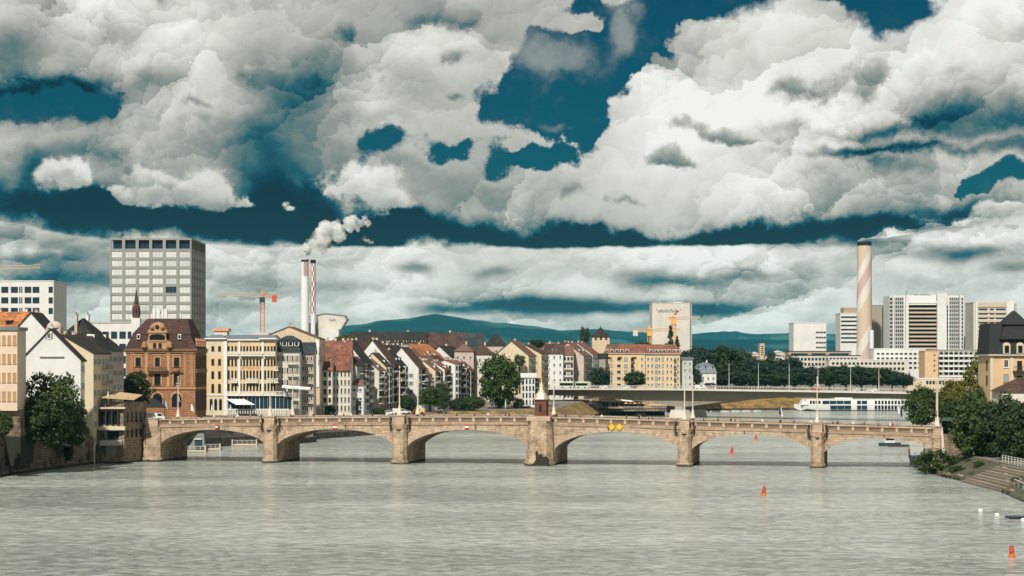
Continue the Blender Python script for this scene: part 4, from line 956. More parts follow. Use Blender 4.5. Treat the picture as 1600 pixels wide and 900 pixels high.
def facade(T, w, he, floors, kind, rnd):
    """what hangs on the river front: bays, loggias, balconies, pipes, blinds"""
    base = 1.; fh = (he - base) / floors
    if kind in 'bo':
        x0 = w * (.08 if kind == 'b' else .5); x1 = x0 + w * .42; f0 = 1 if kind == 'b' else 2
        q = MB(); q.box(x0, x1, -1.15, .02, base + f0 * fh - .3, he - .25); B = q.build('bay', rnd.choice(['plaster_white', 'plaster_pale', 'plaster_grey']), T)
        for fl in range(f0, floors):
            z = base + fl * fh + fh * .2
            window(B, ((x0 + x1) / 2, -1.15, z), (x1 - x0) * .7, fh * .55, 'd'); window(B, (x0, -.55, z), .7, fh * .55, 'd', R(-90))
    if kind in 'lo':
        x0 = w * (.5 if kind == 'l' else .04); x1 = x0 + w * .44
        for fl in range(1, floors):
            z = base + fl * fh
            q = MB(); q.box(x0, x1, -.04, .03, z + .1, z + fh * .82); q.build('loggia_shade', 'black', T)  # black slab painted in for the shade of a loggia recess
            q = MB(); q.box(x0 - .1, x1 + .1, -1.2, .02, z - .12, z + .08); q.box(x0 - .1, x1 + .1, -1.2, -1.12, z + .08, z + 1.0, 1); q.build('balcony', ['trim_white', rnd.choice(['frame_dark', 'trim_white', 'shutter', 'timber_dark'])], T)
    if rnd.random() < .8: q = MB(); q.cyl((w * .985, -.12, 0), (w * .985, -.12, he), .09, .09, 6); q.build('rain_pipe', 'iron', T)
    for k in range(rnd.randint(0, 2)):
        fl = rnd.randint(1, floors - 1); x = w * rnd.uniform(.15, .7); z = base + fl * fh + fh * .72; q = MB(); q.prism([(-.9, z - .45), (-.9, z - .38), (0, z), (0, z - .07)], 'x', x, x + 1.3); q.build('blind', rnd.choice(['awning_orange', 'awning_tan', 'red_blind', 'awning_white']), T)
QH = [(27, 5.5, 572, 556, 10, 0, 'plaster_grey', 'tile_dark', 'l'), (32.5, 5.5, 577, 558, 10, .5, 'plaster_white', 'tile_brown', 'b'), (38, 6.5, 566, 533, 13, 3, 'plaster_white', 'tile_dark', 'l'), (44.5, 5, 579, 562, 10, .3, 'plaster_pale', 'tile_old', 'o'), (49.5, 5, 573, 552, 11, 0, 'plaster_cream', 'tile_brown', 'b'),
      (54.5, 6, 568, 532, 15, .6, 'plaster_white', 'tile_brown', 'l'), (60.5, 5, 571, 548, 11, 0, 'plaster_pale', 'tile_dark', 'o'), (65.5, 5.5, 580, 563, 9, 4.5, 'plaster_grey', 'tile_old', 'b'), (71, 5, 583, 566, 9, 5.5, 'plaster_rose', 'tile_red', 'l'), (76, 6.5, 575, 543, 14.3, 0, 'plaster_white', 'tile_brown', 'l'),
      (82.5, 5, 581, 564, 10, 1.5, 'plaster_grey', 'tile_orange', 'b'), (87.5, 5, 585, 568, 10, 2.5, 'plaster_pale', 'tile_orange', 'l'), (92.5, 5, 579, 564, 10, 1., 'plaster_cream', 'tile_old', 'o'), (97.5, 5.5, 583, 572, 10, 3., 'plaster_white', 'tile_brown', 'b'), (103, 5, 577, 566, 9, 2., 'plaster_pale', 'tile_old', 'l'),
      (108, 6, 569, 563, 9, 0., 'plaster_white', 'tile_red', 'b'), (114, 6, 574, 564, 8.5, .4, 'plaster_white', 'tile_old', 'o'), (120, 6.5, 579, 566, 8.5, .2, 'plaster_pale', 'tile_red', 'b')]
CN = {'plaster_grey': 'grey', 'plaster_white': 'white', 'plaster_pale': 'pale', 'plaster_cream': 'cream', 'plaster_rose': 'rosy'}
FN = {'l': 'stacked dark loggias', 'b': 'a projecting window bay', 'o': 'bay and loggias'}
rq = random.Random(4)
for i, (s_, w_, pe, pr, d_, bk, wl, rf, fk) in enumerate(QH):
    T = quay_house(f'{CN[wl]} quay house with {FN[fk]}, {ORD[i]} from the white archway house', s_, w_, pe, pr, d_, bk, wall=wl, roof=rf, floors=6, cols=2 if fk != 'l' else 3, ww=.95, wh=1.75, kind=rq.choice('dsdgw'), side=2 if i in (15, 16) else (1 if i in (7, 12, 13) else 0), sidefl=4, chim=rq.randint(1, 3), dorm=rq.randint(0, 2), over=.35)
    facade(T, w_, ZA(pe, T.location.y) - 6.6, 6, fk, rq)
    if i == 9:
        for (dy, z) in ((3.2, 9.6), (3.2, 12.6), (3.2, 6.6)): window(T, (0, dy, z), .95, 1.5, 'g', R(-90))
# ---- roofs further up the hill
def back(label, px, Y, pye, pyr, w, d, rot, wall, roof, **kw):
    kw.setdefault('floors', 2); kw.setdefault('cols', 3); kw.setdefault('sink', 6); kw.setdefault('base', 5)
    return end_house('town_house', label, px, Y * 1.11, pye, pyr, 9., w, d, rot, wall=wall, roof=roof, group='houses up the hill', **kw)
back('white gable with dark roof slope high behind the red roofed house', 572, 722, 556, 532, 14, 15, 70, 'plaster_white', 'tile_brown', gwin=1)
back('orange roofed house peeping over the white quay gables', 664, 778, 560, 538, 16, 16, 62, 'plaster_pale', 'tile_orange', dorm=1)
back('white gable with small window below the long brown roof', 708, 796, 561, 541, 13, 13, 66, 'plaster_white', 'tile_dark', gwin=1)
back('cream house with red brown roof right of the small white gable', 650, 760, 566, 545, 10, 12, 66, 'plaster_cream', 'tile_old')
back('beige house with pyramid orange roof and white chimneys on ridge', 688, 812, 547, 533, 12, 15, 60, 'plaster_beige', 'tile_orange', rtype='hip', chim=3)
back('brown roofed house wedged behind ivory quay house', 690, 772, 572, 556, 9, 12, 66, 'plaster_rose', 'tile_brown', chim=2)
back('rusty roofed house above the ivy covered wall', 674, 764, 574, 556, 9, 11, 64, 'plaster_pale', 'tile_old', dorm=1)
back('dark roofed house between two white gables above the quay', 622, 752, 560, 540, 12, 12, 67, 'plaster_rose', 'tile_dark', chim=2)
front_house('town_house', 'pale house with brown hipped roof left of the great tree', 736, 772, 885, 554, 538, 9, d=12, wall='plaster_pale', roof='tile_brown', rtype='hip', floors=4, cols=4, kind='w', chim=1, sink=6)
front_house('town_house', 'grey brown hipped roof house behind the bay window house', 710, 740, 880, 549, 537, 9, d=10, wall='plaster_rose', roof='tile_old', rtype='hip', floors=4, cols=3, chim=1, sink=6)
RB_ = [(560, 742, 553, 541, 'plaster_white', 'tile_red', 'left of the stepped gables'), (600, 770, 552, 538, 'plaster_cream', 'tile_orange', 'right above the tall stepped gable'), (612, 786, 547, 537, 'plaster_rose', 'tile_old', 'under the long dark roof dormers'), (636, 800, 551, 540, 'plaster_pale', 'tile_red', 'left of orange pyramid roof'),
       (656, 815, 554, 545, 'plaster_white', 'tile_brown', 'just below orange pyramid roof'), (676, 826, 558, 548, 'plaster_beige', 'tile_dark', 'between pyramid roof and small white gable'), (700, 845, 553, 544, 'plaster_rose', 'tile_brown', 'under the long reddish roof'), (722, 850, 560, 549, 'plaster_white', 'tile_old', 'right of the small white gable'), (744, 858, 557, 547, 'plaster_pale', 'tile_dark', 'by the brown hipped roof'), (588, 752, 562, 550, 'plaster_pale', 'tile_brown', 'wedged between two white gables'), (800, 930, 552, 541, 'plaster_cream', 'tile_red', 'behind crown of great tree')]
for (px, Y, pe, pr, wl, rf, wh_) in RB_: back(f'small hill house, {wh_}', px, Y, pe, pr, 9, 10, 62 + (px % 7), wl, rf, chim=2, dorm=1 + px % 2)
front_house('barracks', 'very long dark brown roof with small dormers across the hilltop', 545, 666, 900, 544, 519, 12, d=18, wall='plaster_rose', roof='tile_dark', floors=3, cols=14, chim=2, dorm=9, sink=8, cat='building')
front_house('barracks', 'long reddish roof adjoining the dark hilltop roof', 666.5, 726, 902, 547, 520, 12, d=18, wall='plaster_beige', roof='tile_brown', floors=3, cols=8, chim=1, sink=8, cat='building')
front_house('town_house', 'black green roofed building with thin antenna on the hilltop', 727, 757, 900, 546, 521, 12, d=16, wall='plaster_pale', roof='slate', floors=3, cols=5, chim=0, sink=8)
front_house('town_house', 'dark pyramid roofed house at right end of the hilltop roofs', 757, 792, 905, 540, 522, 12, d=16, wall='plaster_rose', roof='tile_dark', rtype='hip', floors=3, cols=4, chim=0, sink=8)
T = front_house('pavilion', 'small white pavilion with round arched windows among hilltop roofs', 719, 742, 935, 534, 531.5, 10, d=8, wall='plaster_white', roof='trim_stone', rtype='flat', floors=1, cols=0, chim=0, sink=6, cat='building')
for px in (724, 730.5, 737):
    q = MB(); x = XA(px, 935) - XA(719, 935); z0 = ZA(543, 935) - 10; q.box(x - .5, x + .5, -.05, .05, z0, z0 + 1.2); q.prism([(x - .5, z0 + 1.2), (x + .5, z0 + 1.2), (x + .3, z0 + 1.65), (x, z0 + 1.8), (x - .3, z0 + 1.65)], 'y', -.05, .05); q.build('arched_window', 'pane', T)

# ---- right of the great tree
end_house('town_house', 'beige house with half gable and glazed grey roof right of great tree', 826, 862, 556, 533, 6.5, 10, 15, 72, wall='plaster_cream', roof='tile_old', floors=6, cols=3, kind='g', balc=1, chim=1, group='houses right of the great tree')
end_house('town_house', 'tan house with blank end wall above white terrace house', 846, 884, 553, 539, 6.5, 11, 14, 74, wall='plaster_beige', roof='tile_brown', floors=6, cols=4, kind='d', balc=1, chim=1, group='houses right of the great tree')
front_house('town_house', 'low white house with tall window strips behind the chapel', 815, 836, 850, 590, 583, 6.4, d=8, wall='plaster_white', roof='trim_white', rtype='flat', floors=4, cols=4, kind='d', ww=.6, wh=1.8, chim=0)
front_house('town_house', 'low grey balcony house with planted roof right behind the chapel', 836, 850, 854, 596, 591, 6.4, d=8, wall='plaster_pale', roof='timber_dark', rtype='flat', floors=4, cols=4, kind='d', ww=.6, wh=1.6, chim=0)
front_house('apartment_house', 'white five-storey apartment house with brown roof above parked bus', 852, 880, 1012, 552, 538, 6.4, d=12, wall='plaster_white', roof='tile_brown', floors=6, cols=3, kind='w', chim=2, balc=0, dorm=1)
front_house('apartment_house', 'apartment house with wide dark balconies right of white one', 880, 896, 1014, 554, 541, 6.4, d=12, wall='plaster_pale', roof='tile_old', floors=6, cols=3, kind='d', balc=1, chim=1)
end_house('apartment_house', 'narrow brownish apartment house with long skylit roof', 912, 1022, 556, 536, 6.4, 12, 17, 70, wall='plaster_rose', roof='tile_old', floors=6, cols=5, kind='g', balc=1, chim=2, dorm=2)
end_house('apartment_house', 'white apartment house with red roof at left of green tree', 926, 1034, 554, 536, 6.4, 12, 16, 70, wall='plaster_white', roof='tile_red', floors=6, cols=4, kind='g', balc=0, chim=2)
front_house('town_house', 'white gabled attic house between the red roofs near the water tower', 840, 873, 1075, 548, 536, 9, d=12, wall='plaster_white', roof='tile_old', floors=3, cols=3, chim=1, sink=6)
front_house('town_house', 'grey roofed house with cylindrical vent left of the poplar', 873, 915, 1080, 545, 535, 9, d=12, wall='plaster_beige', roof='tile_brown', floors=3, cols=4, chim=2, sink=6)
T = end_house('town_house', 'dark balconied house squeezed beside the big yellow block', 946, 1042, 560, 552, 8, 6, 12, 75, wall='plaster_dim', roof='slate', rtype='flat', floors=5, cols=3, kind='d', balc=1, chim=0)
# old city gate tower
def gate_tower():
    Y = 1120; T = thing('gate_tower', 'stone tower with steep dark pyramid roof above the rooftops', 'tower', (XA(939, Y), Y, 8), 0)
    w = (953 - 926) / FPX * Y / 2; Z = lambda py: ZA(py, Y) - 8
    b = MB(); b.box(-w, w, 0, 2 * w, -6, Z(526)); b.build('wall', 'plaster_beige', T)
    r = MB(); r.add([(-w - .6, -.6, Z(526)), (w + .6, -.6, Z(526)), (w + .6, 2 * w + .6, Z(526)), (-w - .6, 2 * w + .6, Z(526)), (0, w, Z(510.5))], [(0, 1, 4), (1, 2, 4), (2, 3, 4), (3, 0, 4), (3, 2, 1, 0)]); R_ = r.build('roof', 'tile_dark', T)
    q = MB(); q.lathe([(.15, Z(511)), (.1, Z(508)), (.03, Z(505.5))], (0, w), 6); q.build('finial', 'iron', R_)
    for k in (-1, 0, 1): window(T, (k * w * .6, 0, Z(530.5)), 1.0, 1.1, 'd')
gate_tower()
def yellow_block():
    Y = 1046; T = thing('apartment_block', 'long yellow apartment block with red brown roof behind the road bridge', 'apartment block', (XA(946, Y), Y, 7.5), 0)
    Z = lambda py: ZA(py, Y) - 7.5
    X = lambda px: XA(px, Y) - XA(946, Y)
    b = MB(); b.box(0, X(1008), 0, 14, -4, Z(553)); b.build('wall', 'plaster_yellow', T)
    b = MB(); b.box(X(1008), X(1063), 1.2, 14, -4, Z(553.5)); b.build('wall', 'plaster_yellow', T)
    b = MB(); b.box(-.5, X(1008), -.5, 14.5, Z(553) + .003, Z(551.8)); b.box(X(1008) + .003, X(1065), .5, 14.5, Z(553.5) + .003, Z(552.2)); b.build('eaves', 'trim_stone', T)
    r = MB(); r.frustum(-.4, X(1008), -.4, 14.4, Z(551.8) + .003, 1.2, X(1010), 6.4, 7.6, Z(537.5)); r.frustum(X(1008) + .01, X(1064.5), .7, 14.3, Z(552.2) + .003, X(1008), X(1058), 6.8, 7.6, Z(538)); R_ = r.build('roof', 'tile_red', T)
    for px in (948, 956, 964, 972, 980, 1018, 1026, 1032, 1038, 1046, 1054, 1060):
        q = MB(); x = X(px); o = 0 if px < 1008 else 1.2; q.box(x - .8, x + .8, o + .9, o + 4, Z(550), Z(546)); q.box(x - .55, x + .55, o + .85, o + .92, Z(549.5), Z(546.8), 1); q.build('dormer', ['trim_white', 'pane'], R_)
    rows = ((564, 558.5), (574.5, 569), (584, 578.5), (594, 588.5), (604, 599))
    for (a, c) in rows:
        for px, ww, kd in ((955, 1.1, 'p'), (967, 2.0, 'w'), (978, 1.7, 'p'), (988, 1.3, 'd'), (1003, .9, 'w')): window(T, (X(px), 0, Z(a)), ww, Z(c) - Z(a), kd)
        for px in (1013, 1019, 1026, 1030.5, 1036, 1043, 1049, 1055, 1059.5): window(T, (X(px), 1.2, Z(a)), .95 if px != 1026 else 1.5, Z(c) - Z(a), 'w' if px % 2 else 'p')
        q = MB(); q.box(X(985.5), X(991), -1., 0, Z(a) - .5, Z(a) - .35); q.box(X(985.5), X(991), -1.02, -.95, Z(a) - .35, Z(a) + .6, 1); q.build('balcony', ['trim_stone', 'iron'], T)
        q = MB(); q.box(X(1053), X(1057), .3, 1.2, Z(a) - .5, Z(a) - .35); q.box(X(1053), X(1057), .28, .35, Z(a) - .35, Z(a) + .6, 1); q.build('balcony', ['trim_stone', 'iron'], T)
    for px in (948, 965, 988): q = MB(); x = X(px) + 1; q.prism([(-1.2, 0), (-1.2, .12), (0, .6), (0, .48)], 'x', x - .9, x + .9); q.build('blind', 'awning_orange', T, (0, 0, Z(557.5)))
yellow_block()

# ================================================================ modern buildings, chimneys, cranes
def slab_block(name, label, cat, px0, px1, Y, pyt, gz, d, wall, rows, cols, kind_w=('frame_dark', 'pane_blue'), rot=0., roof=None, sink=6.):
    """block with rows of windows [(py low, py high)] and columns [(px left, px right)], each window a part"""
    x0 = XA(px0, Y); w = XA(px1, Y) - x0; Z = lambda py: ZA(py, Y) - gz
    T = thing(name, label, cat, (x0, Y, gz), rot)
    b = MB(); b.box(0, w, 0, d, -sink, Z(pyt)); b.build('wall', wall, T)
    b = MB(); b.box(-.15, w + .15, -.15, d + .15, Z(pyt) + .003, Z(pyt) + .5); b.build('parapet', roof or wall, T)
    cache = {}
    for (a, c) in rows:
        for (p, q) in cols:
            ww = (q - p) / FPX * Y; hh = Z(c) - Z(a); key = (round(ww, 2), round(hh, 2))
            if key not in cache:
                m_ = MB(); f = min(.12, ww * .1); m_.box(f, ww - f, -.04, .05, f, hh - f, 1); m_.box(0, ww, -.12, .05, -.12, f, 0); m_.box(0, ww, -.10, .05, hh - f, hh, 0); m_.box(0, f, -.10, .05, f, hh - f, 0); m_.box(ww - f, ww, -.10, .05, f, hh - f, 0)
                if ww > 2.4:
                    for k in range(1, int(ww / 1.5)): u = ww * k / int(ww / 1.5); m_.box(u - .05, u + .05, -.08, .05, f, hh - f, 0)
                cache[key] = m_.mesh('window', list(kind_w))
            put(cache[key], 'window', T, (XA(p, Y) - x0, 0, Z(a)))
    return T
# tall grey research tower
def grey_tower():
    Y = 1000; gz = 14; x0, x1 = XA(172, Y), XA(299, Y); w = x1 - x0; d = 46.; Z = lambda py: ZA(py, Y) - gz
    T = thing('office_tower', 'tall square grey grid tower with pale windows on the left skyline', 'tower', (x0, Y, gz), 0)
    zt = Z(372); nc = 6; rows = 12; ph = 13.85 / FPX * Y; z1 = Z(388.5)
    b = MB(); b.box(.35, w - .35, .5, d - .5, -6, z1); b.build('core', 'tower_grey', T)
    b = MB(); b.box(1.2, w - 1.2, 1.5, d - 1.5, z1, zt - .9); b.build('glazed_top', 'pane_blue', T)
    b = MB(); b.box(-.1, w + .1, -.1, d + .1, zt - .9, zt); b.build('roof_frame', 'tower_grey', T)
    for r in range(rows):
        z = z1 - r * ph; q = MB(); q.box(0, w, 0, d, z - ph * .30, z); q.build('floor_band', 'tower_grey', T)
    for k in range(nc + 1):
        x = w * k / nc; q = MB(); hw = .72 if 0 < k < nc else .34; xx = min(max(x, hw), w - hw); q.box(xx - hw, xx + hw, -.12, .6, -6, zt - .9); q.build('column', 'tower_grey', T)
    for k in range(10):
        y = d * k / 9; q = MB(); yy = min(max(y, .4), d - .4); q.box(w - .6, w + .12, yy - .28, yy + .28, -6, zt - .9); q.build('column', 'tower_grey', T)
    pw = w / nc - 1.5; ph_ = ph * .68; wm = MB(); wm.box(0, pw, 0, .1, 0, ph_, 0)
    for k in (1, 2): wm.box(pw * k / 3 - .04, pw * k / 3 + .04, -.05, .02, 0, ph_, 1)
    wm.box(0, pw, -.06, .02, -.05, .06, 1)
    m1 = wm.mesh('window', ['tower_window', 'steel_grey']); m2 = wm.mesh('window', ['pane_blue', 'steel_grey']); m3 = wm.mesh('window', ['tower_window_b', 'steel_grey'])
    for r in range(rows):
        for k in range(nc):
            o = put(m2 if (r, k) == (4, 4) else random.choice((m1, m1, m3)), 'window', T, (w * k / nc + .75, .22, z1 - (r + 1) * ph + .02))
    sw = d / 9 - .7; wm = MB(); wm.box(0, .1, 0, sw, 0, ph_, 0); ms = wm.mesh('window', ['tower_window_b'])
    for r in range(rows):
        for k in range(9): put(ms, 'window', T, (w - .32, d * k / 9 + .35, z1 - (r + 1) * ph + .02))
    q = MB()
    for (px, h) in ((220, 2.2), (226, 3.4), (230, 1.6), (262, 1.2)): q.bar((XA(px, Y) - x0, 6, zt), (XA(px, Y) - x0, 6, zt + h), .25)
    q.build('roof_mast', 'steel_grey', T)
grey_tower()
slab_block('office_building', 'white office block with dark blue windows at far left skyline', 'office', -40, 84, 900, 440, 12, 26, 'plaster_white', [(457, 448), (473.5, 464.5), (490, 481)],
           [(-36, -26), (-20, -10), (2, 13), (17, 28), (30, 32), (33.2, 35), (38.5, 49), (51, 61.5), (76, 82.5)])
slab_block('office_building', 'white grid office building behind spire, left of sandstone palace', 'office', 138, 226, 700, 505, 9, 16, 'plaster_white', [(528.5, 518), (548, 537), (567, 556), (586, 575)],
           [(146, 153), (160.5, 170), (173.5, 183), (186.5, 196.5), (199.5, 209), (212, 222)], ('frame_dark', 'pane_blue'), roof='trim_stone')
def spire():
    Y = 675; gz = 9; T = thing('church_spire', 'slender dark red church spire on a white base before grey tower', 'spire', (XA(213, Y), Y, gz), 0); Z = lambda py: ZA(py, Y) - gz
    b = MB(); b.box(-1.35, 1.35, -1.35, 1.35, -6, Z(497)); b.build('base', 'plaster_white', T)
    b = MB(); b.lathe([(1.15, Z(497)), (1.2, Z(492)), (.95, Z(491)), (1.0, Z(484)), (1.15, Z(483)), (.85, Z(480)), (.8, Z(476))], (0, 0), 8); b.build('shaft', 'spire_red', T)
    b = MB(); pr = [(.8, Z(476))]
    for k in range(1, 7): z = Z(476 - 3.6 * k); r = .8 * (1 - k / 7); pr += [(r + .02, z - .1), (r + .2, z), (r, z + .12)]
    b.lathe(pr + [(.04, Z(451.5))], (0, 0), 8); b.build('needle', 'spire_dark', T)
    for k in range(8):
        a = 2 * math.pi * k / 8; q = MB(); c = (1.15 * math.cos(a), 1.15 * math.sin(a)); q.lathe([(.2, Z(494)), (.22, Z(483)), (.05, Z(477))], c, 4); q.build('pinnacle', 'spire_dark', T)
    for k in range(4):
        a = math.pi / 2 * k; q = MB(); q.box(-.3, .3, -1.2, -1.0, Z(490), Z(485)); q.build('opening', 'black', T, (0, 0, 0), a)
spire()

# ---- power station chimneys and bunker
def mat_rows(name, fn, rough=.7):
    m = bpy.data.materials.new(name); m.use_nodes = True; t = NT(m.node_tree); M[name] = m
    tc = t.new('ShaderNodeTexCoord').outputs['Object']; x, y, z = t.sep(tc); b = t.n['Principled BSDF']; b.inputs['Roughness'].default_value = rough
    t.put(b.inputs['Base Color'], fn(t, x, y, z, t.m('ARCTAN2', x, t.m('MULTIPLY', y, -1.))))
def power_station():
    Y = 1800; gz = 14; Z = lambda py: ZA(py, Y) - gz
    T = thing('factory_chimney', 'plain white twin-flue chimney, left one of the smoking pair', 'chimney', (XA(476.5, Y), Y, gz), 0, 'power station chimneys')
    b = MB(); b.lathe([(3.7, -6), (3.55, Z(440)), (3.3, Z(432))], (0, 0), 20); b.build('shaft', 'white_paint', T)
    for x, m_ in ((-1.65, 'plaster_white'), (1.65, 'flue_rose')):
        b = MB(); b.lathe([(1.5, Z(433)), (1.5, Z(409))], (x, 0), 12); b.build('flue', m_, T); b = MB(); b.lathe([(1.62, Z(409)), (1.62, Z(405.8))], (x, 0), 12); b.build('flue_cap', 'black', T)
    def chk(t, x, y, z, a):
        k = t.m('ADD', t.m('FLOOR', t.m('DIVIDE', z, 4.35)), t.m('FLOOR', t.m('MULTIPLY', a, 1.6)))
        return t.mix(t.m('MODULO', t.m('ABSOLUTE', k), 2.), (.70, .66, .62), (.26, .10, .10))
    mat_rows('checker_paint', chk)
    T = thing('factory_chimney', 'chequered red and white chimney, right one of the smoking pair', 'chimney', (XA(488.5, Y), Y + 4, gz), 0, 'power station chimneys')
    b = MB(); b.lathe([(2.3, Z(490)), (2.2, Z(411))], (0, 0), 16); b.build('shaft', 'checker_paint', T); b = MB(); b.lathe([(2.4, -6), (2.35, Z(490))], (0, 0), 16); b.build('foot', 'white_paint', T)
    b = MB(); b.lathe([(2.35, Z(411)), (2.35, Z(405.5))], (0, 0), 16); b.build('cap', 'black', T)
    T = thing('power_station', 'grey metal waste bunker building beside the white chimney', 'building', (XA(494, Y), Y + 8, gz), 0)
    w = (534 - 494) / FPX * Y; X = lambda px: (px - 494) / FPX * Y
    b = MB(); b.prism([(0, -6), (X(528), -6), (X(528), Z(519)), (X(540), Z(500)), (X(536), Z(493)), (X(505), Z(490)), (0, Z(493))], 'y', 0, 22); b.build('wall', 'concrete_pale', T)
    b = MB(); b.prism([(-.5, Z(493)), (X(505), Z(490)), (X(536), Z(493)), (X(541), Z(500)), (X(541.6), Z(499)), (X(537), Z(491.8)), (X(505), Z(488.5)), (-.5, Z(491.6))], 'y', -.6, 22.6); b.build('roof', 'steel_grey', T)
    text_mesh('iwb', 4.2, 'lettering', 'logo_blue', T, (X(518.5), -.05, Z(502)))
    b = MB(); b.box(X(504), X(530), -14, -.5, -6, Z(514)); b.build('annex', 'plaster_white', T)
    for k in range(4): b = MB(); x = X(483 + k * 3.2); b.cyl((x, -4, -6), (x, -4, Z(505 - 4 * (k % 3))), .9, .9, 8); b.build('pipe', 'pane_blue' if k > 1 else 'steel_grey', T)
    b = MB()
    for k in range(6): b.bar((X(480), -3, Z(520 - 5 * k)), (X(494), -3, Z(518 - 5 * k)), .4); 
    for px in (480, 487, 494): b.bar((X(px), -3, -6), (X(px), -3, Z(494)), .4)
    b.build('gantry', 'steel_grey', T)
power_station()
def smoke():
    m = bpy.data.materials.new('steam'); m.use_nodes = True; t = NT(m.node_tree); t.n.clear(); M['steam'] = m
    out = t.new('ShaderNodeOutputMaterial'); v = t.new('ShaderNodeVolumePrincipled'); v.inputs['Color'].default_value = (.995, .995, .995, 1); v.inputs['Density'].default_value = .22; v.inputs['Anisotropy'].default_value = .0
    t.l.new(v.outputs[0], out.inputs['Volume'])
    Y = 1800; random.seed(5); me = bpy.data.meshes.new('tmp'); bm = bmesh.new()
    path = [(479, 404.5, 2.2), (480, 401, 2.6), (481, 397, 3.6), (482, 393, 4.6), (484, 389, 6), (489, 382, 9), (497, 375, 11.5), (508, 368, 13), (520, 362, 12), (531, 357, 10.5), (543, 352, 9.5), (555, 348, 7.5), (566, 347, 6), (574, 349, 4), (549, 357, 6), (559, 353, 5), (570, 376, 3), (576, 378, 3.)]
    for (px, py, r) in path:
        rr = r / FPX * Y
        for k in range(5):
            d = Vector((random.gauss(0, 1), random.gauss(0, .6), random.gauss(0, 1))) * rr * .5
            bmesh.ops.create_icosphere(bm, subdivisions=2, radius=rr * random.uniform(.6, 1.0), matrix=Matrix.Translation(W(px, py, Y) + d))
    bm.to_mesh(me); bm.free(); tmp = bpy.data.objects.new('tmp', me); COL.objects.link(tmp)
    rm = tmp.modifiers.new('r', 'REMESH'); rm.mode = 'VOXEL'; rm.voxel_size = .7
    dg = bpy.context.evaluated_depsgraph_get(); me2 = bpy.data.meshes.new_from_object(tmp.evaluated_get(dg)); bpy.data.objects.remove(tmp)
    for v_ in me2.vertices:
        p = v_.co * .16; n = mnoise.fractal(p, .9, 2.1, 5); v_.co += v_.normal * (n * 3.0 - .3)
    me2.materials.clear(); me2.materials.append(m)
    for p in me2.polygons: p.use_smooth = True
    o = put(me2, 'steam_plume'); tag(o, 'white steam plume drifting right from the chimney pair', 'smoke', kind='stuff')
smoke()

# ---- striped chimney on the right
def striped_chimney():
    Y = 1600; gz = 14; Z = lambda py: ZA(py, Y) - gz
    def f(t, x, y, z, a):
        base = (.52, .41, .31)
        u = t.m('MULTIPLY_ADD', a, -10., z); zt = Z(384)
        c = base
        for (o, wd, col, z0, z1) in ((-16, 7, (.60, .56, .50), zt - 62, zt), (-25, 6.5, (.50, .34, .30), zt - 52, zt), (-36, 6, (.59, .55, .49), zt - 62, zt - 20), (8, 7, (.59, .55, .49), -9, 40), (-2, 5.5, (.50, .36, .31), -9, 36)):
            off = zt + o if z0 > 20 else 20 + o
            mk = t.m('LESS_THAN', t.m('ABSOLUTE', t.m('SUBTRACT', u, off)), wd); mk = t.m('MULTIPLY', mk, t.m('MULTIPLY', t.m('GREATER_THAN', z, z0), t.m('LESS_THAN', z, z1)))
            c = t.mix(mk, c, col)
        return c
    mat_rows('striped_paint', f, .8)
    T = thing('striped_chimney', 'huge beige chimney with diagonal pink and white stripes, black crown', 'chimney', (XA(1350.5, Y), Y, gz), 0)
    b = MB(); b.lathe([(6.0, -6), (5.8, Z(480)), (5.55, Z(384))], (0, 0), 28); b.build('shaft', 'striped_paint', T)
    b = MB(); b.lathe([(5.7, Z(384)), (5.7, Z(383))], (0, 0), 28); b.build('gallery', 'iron', T)
    for k in range(10):
        a = 2 * math.pi * k / 10; q = MB(); q.box(-1.4, 1.4, -5.3, -4.7, Z(383), Z(378)); q.build('crown_panel', 'black', T, (0, 0, 0), a)
    q = MB(); q.cyl((4.6, -6.5, Z(545)), (4.6, -6.5, Z(516)), 1.7, 1.7, 10); q.build('side_flue', 'white_paint', T)
striped_chimney()

# ---- skyline blocks on the right
T = slab_block('office_tower', 'windowless beige slab tower with company lettering and logo', 'tower', 1019, 1078, 1500, 474, 12, 30, 'concrete_pale', [(484.3, 483.3)], [(1025 + 7.6 * k, 1026.6 + 7.6 * k) for k in range(6)])
X_ = lambda px: XA(px, 1500) - XA(1019, 1500)
Z_ = lambda py: ZA(py, 1500) - 12
text_mesh('BRENNTAG', 2.6, 'lettering', 'logo_dark', T, (X_(1043), -.06, Z_(488.4)))
q = MB(); q.prism([(X_(1055), Z_(488)), (X_(1060), Z_(488.3)), (X_(1061), Z_(485)), (X_(1057), Z_(485.6))], 'y', -.08, .02); q.build('logo', 'red_paint', T)
q = MB(); q.prism([(X_(1052.5), Z_(491)), (X_(1056), Z_(492)), (X_(1058), Z_(489.4)), (X_(1054), Z_(489.2))], 'y', -.08, .02); q.build('logo', 'logo_blue', T)
q = MB(); q.box(X_(1053), X_(1066), 4, 12, Z_(474), Z_(471.5)); q.build('roof_plant', 'plaster_white', T)
for px in (1029, 1034, 1037, 1042, 1070, 1073): q = MB(); q.bar((X_(px), 3, Z_(474)), (X_(px), 3, Z_(470)), .4); q.build('antenna', 'steel_grey', T)
q = MB(); q.box(X_(1078), X_(1081.5), 2, 26, -6, Z_(475)); q.build('stair_core', 'concrete_grey', T)
slab_block('office_building', 'plain white block with few windows left of the striped chimney', 'office', 1240, 1291, 1450, 505, 12, 24, 'plaster_white', [(520.5, 518), (528.5, 526), (536.5, 534), (544, 541.6)], [(1275 + 4 * k, 1278.2 + 4 * k) for k in range(4)])
